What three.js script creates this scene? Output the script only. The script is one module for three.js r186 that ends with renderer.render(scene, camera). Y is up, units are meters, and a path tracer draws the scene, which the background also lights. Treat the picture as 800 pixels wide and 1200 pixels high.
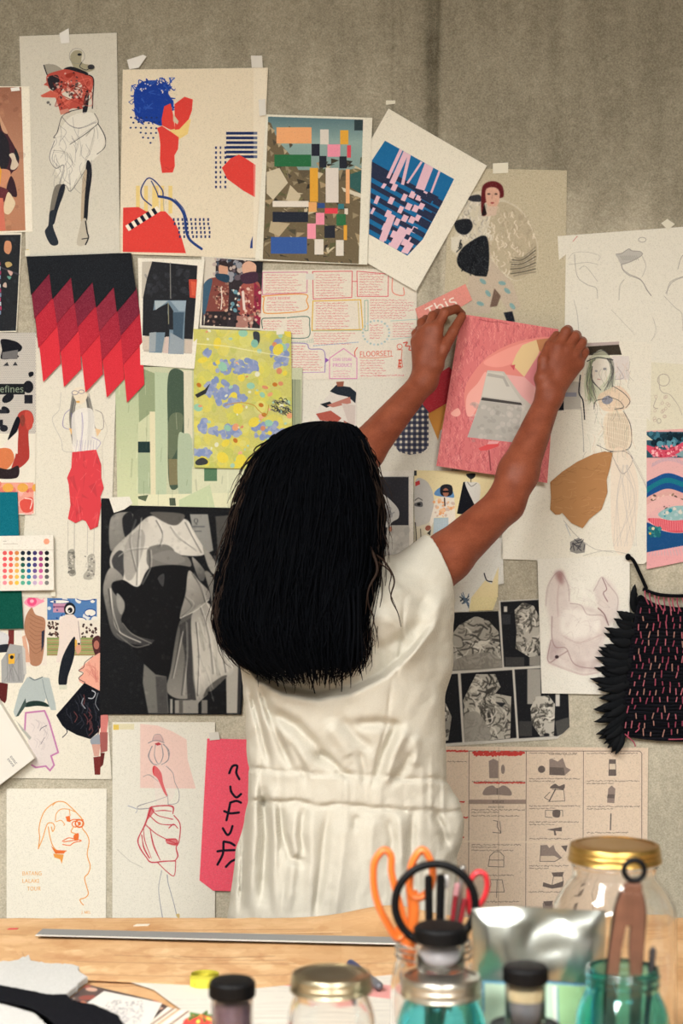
import * as THREE from 'three';
import { mergeGeometries, toCreasedNormals } from 'three/addons/utils/BufferGeometryUtils.js';
import { RoundedBoxGeometry } from 'three/addons/geometries/RoundedBoxGeometry.js';
import { ImprovedNoise } from 'three/addons/math/ImprovedNoise.js';
import { RectAreaLightUniformsLib } from 'three/addons/lights/RectAreaLightUniformsLib.js';

// ---------------------------------------------------------------- camera, light, exposure
const scene = new THREE.Scene();
const CZ = 3.2, EYE = 1.55, FOV = 33.7;
const F = 600 / Math.tan((FOV / 2) * Math.PI / 180);
const camera = new THREE.PerspectiveCamera(FOV, 2 / 3, 0.05, 40);
camera.position.set(0, EYE, CZ);
camera.lookAt(0, EYE, 0);
camera.focus = 2.95;
camera.userData.fStop = 5.0;
scene.add(camera);
const renderer = new THREE.WebGLRenderer({ antialias: true });
renderer.toneMapping = THREE.LinearToneMapping;
renderer.toneMappingExposure = 1.4;
renderer.shadowMap.enabled = true;
scene.background = new THREE.Color(0x15130f);
RectAreaLightUniformsLib.init();
// ceiling panels: [x, z, width, depth, intensity]
const CEIL = 3.05;
const PANELS = [[-1.2, 2.5, 0.9, 0.6, 38], [0.95, 2.8, 0.9, 0.6, 12], [-1.0, 4.4, 1.2, 0.6, 42], [1.0, 4.4, 1.2, 0.6, 26]];
const LAMP = new THREE.Color(1.0, 0.98, 0.945);

// ---------------------------------------------------------------- helpers
const S = CZ / F;                                            // metres on the wall per photo pixel
const wx = (px) => (px - 400) * S, wy = (py) => EYE + (600 - py) * S;
const P = (px, py, z) => new THREE.Vector3((px - 400) * (CZ - z) / F, EYE + (600 - py) * (CZ - z) / F, z);
const TABLE = 0.92;
const onTable = (px, py, h = 0) => { const d = (EYE - TABLE - h) * F / (py - 600); return new THREE.Vector3((px - 400) * d / F, TABLE + h, CZ - d); };
function rngOf(seed) { let s = seed | 0; return () => { s = (s + 0x6d2b79f5) | 0; let t = Math.imul(s ^ (s >>> 15), 1 | s); t = (t + Math.imul(t ^ (t >>> 7), 61 | t)) ^ t; return ((t ^ (t >>> 14)) >>> 0) / 4294967296; }; }
const perlin = new ImprovedNoise();
const noise = (x, y, z = 0) => perlin.noise(x + 31.7, y + 17.3, z + 5.1);
const fbm = (x, y, z = 0, o = 4) => { let a = 0, k = 0.5; for (let i = 0; i < o; i++) { a += k * noise(x, y, z); x *= 2.03; y *= 2.03; z *= 2.03; k *= 0.5; } return a; };
const clamp = THREE.MathUtils.clamp, lerp = THREE.MathUtils.lerp, smooth = THREE.MathUtils.smoothstep;
const taken = new Map();
function numbered(n) { const k = taken.get(n) ?? 0; taken.set(n, k + 1); return k ? n + '_' + String(k).padStart(3, '0') : n; }
function mesh(name, geometry, material, parent) {
  const m = new THREE.Mesh(geometry, material);
  m.castShadow = m.receiveShadow = true;
  m.name = parent && parent !== scene ? name : numbered(name);
  (parent ?? scene).add(m);
  return m;
}
function tag(o, label, category, group, kind) {
  o.userData.label = label; if (category) o.userData.category = category;
  if (group) o.userData.group = group; if (kind) o.userData.kind = kind;
  return o;
}
function thing(name, label, category, pos = [0, 0, 0], group) {
  const g = new THREE.Group(); g.name = numbered(name); g.position.set(...(pos.isVector3 ? pos.toArray() : pos)); scene.add(g);
  return tag(g, label, category, group);
}
function structure(name, geometry, material, label) { const m = mesh(name, geometry, material); m.userData.kind = 'structure'; if (label) m.userData.label = label; return m; }
const std = (color, roughness = 0.8, extra = {}) => new THREE.MeshStandardMaterial({ color, roughness, ...extra });
const cloth_ = (map, extra = {}) => new THREE.MeshPhysicalMaterial({ color: 0xffffff, roughness: 0.95, specularIntensity: 0.12, map, ...extra });
const phys = (color, roughness = 0.5, extra = {}) => new THREE.MeshPhysicalMaterial({ color, roughness, ...extra });
const box = (w, h, d, x = 0, y = 0, z = 0, r = 0) => (r ? new RoundedBoxGeometry(w, h, d, 3, r) : new THREE.BoxGeometry(w, h, d)).translate(x, y, z);
const tube = (pts, r, seg = 24, sides = 8, closed = false) => new THREE.TubeGeometry(new THREE.CatmullRomCurve3(pts, closed), seg, r, sides, closed);
const lathe = (pts, n = 48) => new THREE.LatheGeometry(pts.map(([x, y]) => new THREE.Vector2(Math.max(x, 1e-5), y)), n);
function canvasTexture(cv, repeat) { const t = new THREE.CanvasTexture(cv); t.colorSpace = THREE.SRGBColorSpace; t.anisotropy = 8; if (repeat) t.wrapS = t.wrapT = THREE.RepeatWrapping; return t; }
function makeCanvas(w, h) { const c = document.createElement('canvas'); c.width = Math.ceil(w); c.height = Math.ceil(h); return c; }
function dataTexture(n, fn, srgb = true, wrap = THREE.RepeatWrapping) {
  const d = new Uint8Array(n * n * 4);
  for (let y = 0, i = 0; y < n; y++) for (let x = 0; x < n; x++, i += 4) { const c = fn(x, y); d[i] = clamp(c[0], 0, 255); d[i + 1] = clamp(c[1], 0, 255); d[i + 2] = clamp(c[2], 0, 255); d[i + 3] = 255; }
  const t = new THREE.DataTexture(d, n, n); t.wrapS = t.wrapT = wrap; t.magFilter = THREE.LinearFilter; t.minFilter = THREE.LinearMipmapLinearFilter; if (srgb) t.colorSpace = THREE.SRGBColorSpace; t.needsUpdate = true; return t;
}

// ---------------------------------------------------------------- room
const RX = 3.0, RZ = 6.2;
{
  const N = 1024, M = 1.7 / N;                               // one mirrored period is 1.7 m
  const r = rngOf(5);
  const g = new Float32Array(N * N);
  for (let i = 0; i < N * N; i++) g[i] = r() - 0.5;
  // formwork stains run down at these distances from the frame's centre line (metres)
  const streaks = [[0.168, 0.012, 46, 0.45, 0.30], [0.182, 0.005, 34, 0.52, 0.3], [0.098, 0.004, 26, 0.62, 0.25], [-0.27, 0.02, 13, 0.9, 0.8], [0.40, 0.015, 12, 0.35, 0.3], [0.6, 0.03, 9, 0.8, 0.6]];
  const perRow = new Map();                                   // what a streak does at one height: [offset, strength]
  const rowOf = (y) => { if (!perRow.has(y)) { const Y = y * M; perRow.set(y, streaks.map(([sx, w, a, len, k]) => [sx + fbm(Y * 2, sx * 40, 3, 2) * 0.016, a * (0.35 + 0.65 * clamp(0.5 + fbm(Y * 7, sx * 9, 2, 3) * 1.8, 0, 1)) * smooth(fbm(Y * 1.5, sx * 30, 7, 2) + Y / 1.7, k - 0.25, k + 0.4), w])); } return perRow.get(y); };
  const tex = dataTexture(N, (x, y) => {
    const X = (x - N / 2) * M, Y = y * M;                    // Y from the bottom of the tile
    const soft = fbm(X * 3, Y * 2.2, 1, 3) * 30 + fbm(X * 16, Y * 5, 4, 3) * 22 + fbm(X * 60, Y * 50, 9, 2) * 16;
    let s = 0;
    for (const [sx, a, w] of rowOf(y)) { const d = (X - sx) / w; if (d * d < 9) s -= a * Math.exp(-d * d); }
    // two tones of concrete: the upper one is darker, with a ragged line where they meet
    const upperTone = smooth(Y + fbm(X * 6, Y * 6, 8, 4) * 0.16 - 1.2, -0.09, 0.09) * -34;
    const grain = (g[y * N + x] + g[((y * 7 + 13) % N) * N + ((x + 5) % N)] * 0.6) * 30;
    const v = soft + s + grain + upperTone;
    return [178 + v, 171 + v * 0.98, 152 + v * 0.94];
  }, true, THREE.MirroredRepeatWrapping);
  const wallMat = std(0xffffff, 0.92, { map: tex, bumpMap: tex, bumpScale: 0.0006 });
  const wb = box(RX * 2 + 0.4, CEIL + 0.1, 0.2, 0, (CEIL + 0.1) / 2, -0.1);
  const pos = wb.attributes.position, uv = wb.attributes.uv;
  for (let i = 0; i < pos.count; i++) uv.setXY(i, pos.getX(i) / 1.7 + 0.5, (pos.getY(i) - 0.92) / 1.7);
  structure('wall_back', wb, wallMat, 'stained grey concrete wall behind the pinned pictures');
  const plaster = std(0x9b968c, 0.9);
  structure('wall_left', box(0.2, CEIL + 0.1, RZ + 0.4, -RX - 0.1, (CEIL + 0.1) / 2, RZ / 2 + 0.2), plaster, 'plain plaster side wall of the studio');
  structure('wall_right', box(0.2, CEIL + 0.1, RZ + 0.4, RX + 0.1, (CEIL + 0.1) / 2, RZ / 2 + 0.2), plaster, 'plain plaster side wall opposite');
  structure('wall_front', box(RX * 2, CEIL + 0.1, 0.2, 0, (CEIL + 0.1) / 2, RZ + 0.1), plaster, 'plain plaster wall facing the picture wall');
  structure('ceiling', box(RX * 2, 0.15, RZ, 0, CEIL + 0.075, RZ / 2), std(0xc6c3bb, 0.9), 'pale studio ceiling');
  const ft = dataTexture(512, (x, y) => { const v = fbm(x / 60, y / 60, 2, 4) * 40 + (r() - 0.5) * 14; return [128 + v, 120 + v, 108 + v]; });
  ft.repeat.set(4, 4);
  structure('floor', box(RX * 2, 0.15, RZ, 0, -0.075, RZ / 2), std(0xffffff, 0.7, { map: ft }), 'grey concrete studio floor');
  // ceiling panels: a fitting with a glowing diffuser, and the light it gives
  for (const [x, z, pw, pd, k] of PANELS) {
    const t = thing('ceiling_panel_light', 'flat ' + (pw > 1 ? 'long' : 'short') + ' ceiling panel light ' + (pw > 1 ? 'behind' : 'above') + ' the work table, on the ' + (x < 0 ? 'knitted cloth' : 'gold-lid jar') + ' side', 'lamp', [x, CEIL, z], 'ceiling panel lights');
    mesh('frame', mergeGeometries([box(pw + 0.06, 0.05, 0.03, 0, -0.025, pd / 2 + 0.015), box(pw + 0.06, 0.05, 0.03, 0, -0.025, -pd / 2 - 0.015), box(0.03, 0.05, pd, pw / 2 + 0.015, -0.025, 0), box(0.03, 0.05, pd, -pw / 2 - 0.015, -0.025, 0)]), std(0xdddad2, 0.5), t);
    mesh('diffuser', box(pw, 0.02, pd, 0, -0.012, 0), std(0xffffff, 0.6, { emissive: LAMP, emissiveIntensity: 6 }), t);
    const l = new THREE.RectAreaLight(LAMP, k, pw, pd); l.position.set(0, -0.03, 0); l.rotation.x = -Math.PI / 2; l.name = 'panel_glow'; t.add(l);
  }
}

// ---------------------------------------------------------------- paper on the wall
// The wall is a plane facing the lens squarely, so a print is laid out in wall units: 1 unit = S metres, origin at the frame's top-left corner.
function path(g, pts, close) { g.beginPath(); pts.forEach(([x, y], i) => (i ? g.lineTo(x, y) : g.moveTo(x, y))); if (close) g.closePath(); }
function curve(g, pts, close) {
  g.beginPath();
  const n = pts.length, q = (i) => (close ? pts[(i + n) % n] : pts[clamp(i, 0, n - 1)]);
  g.moveTo(...q(0));
  for (let i = 0; i < (close ? n : n - 1); i++) { const a = q(i - 1), b = q(i), c = q(i + 1), d = q(i + 2); g.bezierCurveTo(b[0] + (c[0] - a[0]) / 6, b[1] + (c[1] - a[1]) / 6, c[0] - (d[0] - b[0]) / 6, c[1] - (d[1] - b[1]) / 6, c[0], c[1]); }
  if (close) g.closePath();
}
const pairs = (a) => { const o = []; for (let i = 0; i < a.length; i += 2) o.push([a[i], a[i + 1]]); return o; };
const pl = (g, a, fill) => { path(g, pairs(a), true); g.fillStyle = fill; g.fill(); };
const ps = (g, a, col, lw, close) => { path(g, pairs(a), close); g.strokeStyle = col; g.lineWidth = lw; g.stroke(); };
const bl = (g, a, fill) => { curve(g, pairs(a), true); g.fillStyle = fill; g.fill(); };
const cs = (g, a, col, lw, close) => { curve(g, pairs(a), close); g.strokeStyle = col; g.lineWidth = lw; g.stroke(); };
const el = (g, x, y, rx, ry, fill, rot = 0) => { g.beginPath(); g.ellipse(x, y, rx, ry, rot, 0, 7); g.fillStyle = fill; g.fill(); };
const es = (g, x, y, rx, ry, col, lw, rot = 0) => { g.beginPath(); g.ellipse(x, y, rx, ry, rot, 0, 7); g.strokeStyle = col; g.lineWidth = lw; g.stroke(); };
const rc = (g, x, y, w, h, fill) => { g.fillStyle = fill; g.fillRect(x, y, w, h); };
const wr = (g, t, x, y, size, fill, font = 'sans-serif', rot = 0, sx = 1) => { g.save(); g.translate(x, y); g.rotate(rot); g.scale(sx, 1); g.font = size + 'px ' + font; g.fillStyle = fill; g.fillText(t, 0, 0); g.restore(); };
const lg = (g, x0, y0, x1, y1, ...st) => { const l = g.createLinearGradient(x0, y0, x1, y1); st.forEach((c, i) => l.addColorStop(i / (st.length - 1), c)); return l; };
function crop(g, x0, y0, k, fn) { g.save(); g.translate(x0, y0); g.scale(1 / k, 1 / k); g.lineJoin = g.lineCap = 'round'; fn(g); g.restore(); }
function clip(g, a, fn) { g.save(); path(g, pairs(a), true); g.clip(); fn(g); g.restore(); }
function speck(g, r, n, x0, y0, x1, y1, cols, a, b) { for (let i = 0; i < n; i++) { const s = lerp(a, b, r()); el(g, lerp(x0, x1, r()), lerp(y0, y1, r()), s, s * (0.5 + r() * 0.8), cols[Math.floor(r() * cols.length)], r() * 3); } }
function scrawl(g, r, x, y, w, col, lw = 1, h = 4) { g.beginPath(); g.moveTo(x, y); let X = x; while (X < x + w) { const word = 6 + r() * 22; const e = Math.min(X + word, x + w); while (X < e) { X += 1.6 + r() * 1.8; g.lineTo(X, y + (r() - 0.5) * h); } X += 4; g.moveTo(X, y); } g.strokeStyle = col; g.lineWidth = lw; g.stroke(); }
function loose(g, r, a, col, lw, times = 2, jit = 2) { for (let i = 0; i < times; i++) cs(g, a.map((v) => v + (r() - 0.5) * jit), col, lw * (0.4 + r() * 0.5)); }
const inset = (q, d) => q.map((v, i) => v + (i % 2 ? (v > (q[1] + q[5]) / 2 ? -d : d) : (v > (q[0] + q[4]) / 2 ? -d : d)));

const paperBump = dataTexture(256, (() => { const r = rngOf(77); return () => { const v = 120 + r() * 70; return [v, v, v]; }; })(), false);
const TEX = 4, LAYER = 0.0009;
let sheetSeed = 100;
// quad: four corners clockwise from the top-left one; poly: any outline; layer: how many sheets lie under it
function sheet(o) {
  const pts = pairs(o.quad ?? o.poly), r = rngOf(sheetSeed++);
  const x0 = Math.min(...pts.map((p) => p[0])), x1 = Math.max(...pts.map((p) => p[0])), y0 = Math.min(...pts.map((p) => p[1])), y1 = Math.max(...pts.map((p) => p[1]));
  const sc = o.scale ?? TEX, cv = makeCanvas((x1 - x0) * sc, (y1 - y0) * sc), g = cv.getContext('2d');
  g.scale(sc, sc); g.translate(-x0, -y0); g.lineJoin = g.lineCap = 'round';
  rc(g, x0, y0, x1 - x0, y1 - y0, o.paper ?? '#e3dfd0');
  const grain = o.grain ?? 0.05;
  for (let i = 0, n = (x1 - x0) * (y1 - y0) * 0.5; i < n; i++) rc(g, x0 + r() * (x1 - x0), y0 + r() * (y1 - y0), 0.9, 0.9, r() < 0.5 ? `rgba(255,250,235,${grain})` : `rgba(70,60,45,${grain})`);
  if (o.draw) { g.save(); o.draw(g, r); g.restore(); }
  for (let i = 0, n = (x1 - x0) * (y1 - y0) * 0.35; i < n; i++) rc(g, x0 + r() * (x1 - x0), y0 + r() * (y1 - y0), 0.7, 0.7, r() < 0.5 ? `rgba(255,245,230,${grain * 1.3})` : `rgba(40,40,45,${grain * 1.3})`);
  const z0 = 0.0004 + (o.layer ?? 0) * LAYER + (o.lift ?? 0), th = o.thick ?? 0.0005, curl = o.curl ?? 0.0015;
  const cx = (x0 + x1) / 2, cy = (y0 + y1) / 2, ox = wx(cx), oy = wy(cy);
  let geo;
  const corner = o.corners ?? [r() * 0.6, r() * 0.6, 0.3 + r(), 0.3 + r()];
  if (o.quad) {
    const n = 14, V = [], U = [], I = [];
    for (const face of [1, 0]) for (let j = 0; j <= n; j++) for (let i = 0; i <= n; i++) {
      const u = i / n, v = j / n, k = [(1 - u) * (1 - v), u * (1 - v), u * v, (1 - u) * v];
      const X = k.reduce((a, w, q) => a + w * pts[q][0], 0), Y = k.reduce((a, w, q) => a + w * pts[q][1], 0);
      const c = [[1 - u, 1 - v], [u, 1 - v], [u, v], [1 - u, v]].reduce((a, [p, q], m) => a + corner[m] * Math.pow(Math.max(0, p + q - 1.15) / 0.85, 2), 0);
      const wave = 0.18 * curl * (1 + Math.sin(u * 5 + sheetSeed) * Math.sin(v * 4 + sheetSeed * 2));
      V.push(wx(X) - ox, wy(Y) - oy, z0 + (face ? th : 0) + curl * c + wave + (o.tilt ? o.tilt * v : 0)); U.push((X - x0) / (x1 - x0), 1 - (Y - y0) / (y1 - y0));
    }
    const W = n + 1, B = W * W;
    for (let j = 0; j < n; j++) for (let i = 0; i < n; i++) { const a = j * W + i; I.push(a, a + W, a + 1, a + 1, a + W, a + W + 1); I.push(B + a, B + a + 1, B + a + W, B + a + 1, B + a + W + 1, B + a + W); }
    const rim = []; for (let i = 0; i < n; i++) rim.push([i, i + 1]); for (let j = 0; j < n; j++) rim.push([j * W + n, (j + 1) * W + n]); for (let i = n; i > 0; i--) rim.push([n * W + i, n * W + i - 1]); for (let j = n; j > 0; j--) rim.push([j * W, (j - 1) * W]);
    for (const [a, b] of rim) { const k = V.length / 3; for (const q of [a, b, B + a, B + b]) { V.push(V[q * 3], V[q * 3 + 1], V[q * 3 + 2]); U.push(U[q * 2], U[q * 2 + 1]); } I.push(k, k + 1, k + 2, k + 1, k + 3, k + 2); }
    geo = new THREE.BufferGeometry(); geo.setAttribute('position', new THREE.Float32BufferAttribute(V, 3)); geo.setAttribute('uv', new THREE.Float32BufferAttribute(U, 2)); geo.setIndex(I); geo.computeVertexNormals();
  } else {
    const sh = new THREE.Shape(pts.map(([X, Y]) => new THREE.Vector2(wx(X) - ox, wy(Y) - oy)));
    geo = new THREE.ExtrudeGeometry(sh, { depth: th, bevelEnabled: false }).translate(0, 0, z0);
    const p = geo.attributes.position, uv = geo.attributes.uv;
    for (let i = 0; i < p.count; i++) uv.setXY(i, (p.getX(i) / S + cx - x0) / (x1 - x0), 1 - ((cy - p.getY(i) / S) - y0) / (y1 - y0));
  }
  const m = phys(0xffffff, o.rough ?? (o.gloss ? 0.5 : 0.9), { map: canvasTexture(cv), specularIntensity: o.gloss ? 0.22 : 0.1 });
  const ob = mesh(o.name, geo, m); ob.position.set(ox, oy, 0);
  tag(ob, o.label, o.category ?? 'paper', o.group);
  ob.userData.front = z0 + th;
  return ob;
}
// a cut piece glued on a sheet: a child with its own outline and thickness
function cutout(parent, name, a, material, lift = 0.0006, th = 0.0006, label) {
  const pts = pairs(a), ox = parent.position.x, oy = parent.position.y;
  const sh = new THREE.Shape(pts.map(([X, Y]) => new THREE.Vector2(wx(X) - ox, wy(Y) - oy)));
  const geo = new THREE.ExtrudeGeometry(sh, { depth: th, bevelEnabled: false }).translate(0, 0, parent.userData.front + lift);
  const m = mesh(name, geo, material, parent); if (label) m.userData.label = label; return m;
}

// ---- sheets of the top row
sheet({ name: 'photo_print', category: 'photograph', label: 'brown-toned photo print of a figure in a maroon coat, white margin', quad: [-70, 101, 35, 102, 39, 272, -66, 276], layer: 3, gloss: 1, paper: '#e9e4d4', draw(g, r) {
  crop(g, 0, 90, 6.316, (g) => {
    pl(g, [-440, 85, 160, 80, 192, 1140, -440, 1160], lg(g, 0, 80, 60, 1140, '#94614b', '#b58468', '#b07a5c'));
    speck(g, r, 160, -440, 90, 170, 1130, ['rgba(70,35,25,.12)', 'rgba(230,180,140,.12)'], 4, 26);
    bl(g, [-60, 300, 10, 330, 60, 430, 100, 500, 130, 560, 145, 620, 130, 680, 95, 710, 60, 760, 20, 800, -80, 820], '#3a1420');
    bl(g, [-60, 420, 0, 400, 60, 470, 75, 580, 50, 680, -60, 760], '#14101a');
    bl(g, [70, 580, 105, 570, 125, 620, 140, 655, 110, 690, 80, 680, 90, 620], '#cfc0ac');
    bl(g, [120, 535, 145, 600, 135, 625, 110, 570], '#10141c');
    bl(g, [-40, 700, 60, 690, 80, 740, 20, 830, -60, 820], '#c98b6a');
    bl(g, [80, 740, 110, 780, 130, 880, 100, 890, 50, 850], '#2c0f1c');
    bl(g, [-60, 820, 60, 840, 40, 920, -60, 980], '#5c2028');
    bl(g, [60, 860, 100, 900, 115, 950, 70, 1020, 30, 990], '#d9c6a6');
    pl(g, [-80, 900, 25, 900, 45, 1140, -80, 1145], '#c96d58');
    bl(g, [-10, 270, 20, 330, 60, 420, 20, 400], '#c59a7c');
    pl(g, [0, 660, 15, 700, 5, 800, -30, 800], '#d8a032');
  });
} });
sheet({ name: 'photo_print', category: 'photograph', label: 'dark photo print with tiny coloured figures, below the brown-toned print', quad: [-66, 274, 26, 273, 20, 389, -66, 391], layer: 2, gloss: 1, paper: '#e4dfce', draw(g, r) {
  crop(g, 0, 265, 9.23, (g) => {
    pl(g, [-600, 105, 228, 95, 178, 1135, -600, 1150], '#12161c');
    speck(g, r, 90, -500, 120, 180, 1120, ['rgba(70,80,90,.18)', 'rgba(0,0,0,.3)'], 5, 30);
    ps(g, [15, 450, 205, 525], '#3a3440', 14);
    bl(g, [60, 170, 115, 170, 130, 240, 100, 305, 50, 270], '#c68a66');
    bl(g, [60, 400, 110, 390, 135, 425, 80, 450], '#b59c66'); bl(g, [85, 480, 140, 500, 120, 540], '#c8a49c');
    bl(g, [80, 545, 125, 550, 105, 580], '#5f9a8c'); bl(g, [45, 620, 70, 615, 75, 665, 35, 655], '#bda99c');
    for (let i = 0; i < 12; i++) rc(g, -60 + r() * 20, 390 + i * 48, 62, 40, ['#c0406a', '#b8c0cc', '#a03458', '#7888a8'][i % 4]);
  });
} });
sheet({ name: 'fashion_drawing', category: 'drawing', label: 'ink fashion drawing with red bodice, grey ruffled skirt and black stockings', quad: [23, 43, 137, 39, 141, 297, 31, 301], layer: 2, curl: 0.002, paper: '#cfccbf', draw(g, r) {
  crop(g, 0, 20, 4, (g) => {
    const ink = '#23252c', pen = '#5a5b60';
    bl(g, [330, 190, 350, 160, 385, 165, 385, 215, 440, 230, 440, 250, 400, 260, 350, 240], '#a09c84');
    es(g, 362, 185, 36, 36, '#8a8a84', 2); el(g, 374, 178, 10, 6, ink); el(g, 428, 236, 16, 12, '#3a3b40'); cs(g, [385, 215, 375, 235, 405, 250, 430, 236], ink, 3);
    bl(g, [208, 228, 255, 225, 290, 245, 300, 262, 250, 275, 222, 270], '#9b988c');
    cs(g, [207, 228, 222, 272, 240, 300, 250, 340], ink, 5);
    bl(g, [222, 275, 290, 250, 340, 240, 400, 270, 436, 290, 430, 350, 400, 370, 390, 430, 340, 430, 290, 455, 275, 420, 250, 350, 228, 330], '#b45046');
    pl(g, [190, 370, 240, 345, 330, 400, 330, 418, 260, 380, 200, 378], '#c76152'); pl(g, [205, 320, 240, 290, 240, 330], '#bd5c50');
    bl(g, [225, 285, 270, 275, 280, 310, 258, 345, 235, 335], '#2b2a30'); bl(g, [285, 320, 310, 350, 320, 300, 335, 350, 360, 310, 385, 320, 385, 380, 350, 360, 330, 390, 295, 370], '#d2cdc0');
    speck(g, r, 26, 285, 300, 390, 380, ['#2a2c33', '#554a4a'], 3, 9); bl(g, [310, 270, 350, 262, 350, 282, 315, 286], '#97392f');
    bl(g, [300, 245, 340, 235, 410, 262, 402, 270, 330, 250], ink); cs(g, [400, 270, 438, 290, 436, 380, 434, 430], ink, 5); bl(g, [404, 350, 418, 352, 410, 440, 388, 448], ink);
    pl(g, [280, 440, 320, 430, 330, 450, 285, 460], '#c98878');
    loose(g, r, [380, 432, 330, 445, 290, 470, 270, 540, 252, 568, 300, 560, 330, 590, 400, 540, 460, 500, 445, 455], ink, 3, 2, 4);
    bl(g, [330, 470, 430, 450, 455, 500, 490, 560, 480, 620, 440, 670, 400, 690, 330, 800, 250, 700, 235, 650, 255, 575], 'rgba(225,222,212,.8)');
    loose(g, r, [460, 500, 492, 560, 492, 610, 455, 645], ink, 3, 2, 3); loose(g, r, [255, 580, 232, 660, 262, 710, 300, 700, 280, 790, 310, 790, 335, 815, 400, 720, 420, 690], pen, 2, 3, 6);
    loose(g, r, [330, 600, 400, 550, 455, 505], ink, 3, 2, 4); loose(g, r, [250, 630, 310, 640, 350, 700], '#98968c', 2, 3, 10); loose(g, r, [400, 560, 440, 520, 430, 600, 400, 680], '#a5a398', 2, 3, 12); loose(g, r, [290, 470, 330, 510, 380, 520, 450, 490], pen, 2, 3, 8);
    bl(g, [262, 792, 305, 795, 290, 860, 255, 920, 245, 970, 230, 965, 240, 870], '#77736a');
    bl(g, [285, 795, 306, 798, 270, 915, 255, 970, 238, 968, 258, 890], '#262a33'); bl(g, [235, 915, 262, 912, 250, 980, 275, 1060, 240, 1068, 212, 1010, 228, 975], '#2c323b');
    bl(g, [405, 690, 424, 682, 432, 740, 418, 850, 410, 950, 392, 955, 398, 850], ink); bl(g, [388, 760, 408, 720, 398, 850, 392, 950, 380, 950], '#b3a48e');
    bl(g, [385, 955, 405, 950, 416, 1040, 400, 1070, 362, 1066, 372, 1000], '#b9b3a4'); cs(g, [402, 958, 410, 1010, 416, 1035, 402, 1068], ink, 6); ps(g, [385, 1042, 412, 1038], ink, 4);
    for (let i = 0; i < 34; i++) { const x = 250 + r() * 200, y = 470 + r() * 300; if (x > 230 + (y - 470) * 0.1 && x < 490 - Math.max(0, y - 640) * 0.9) cs(g, [x, y, x + (r() - 0.3) * 40, y + 25 + r() * 30, x + (r() - 0.4) * 60, y + 60 + r() * 40], 'rgba(80,82,88,.45)', 2); }
    for (let i = 0; i < 22; i++) cs(g, [240 + r() * 190, 270 + r() * 150, 250 + r() * 180, 290 + r() * 130, 250 + r() * 170, 300 + r() * 130], i % 2 ? 'rgba(120,34,30,.5)' : 'rgba(225,120,104,.5)', 5); speck(g, r, 30, 225, 260, 430, 430, ['rgba(40,40,46,.6)', 'rgba(215,208,198,.6)'], 2, 7);
    rc(g, 125, 1090, 14, 22, '#c9b672');
  });
} });
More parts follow.
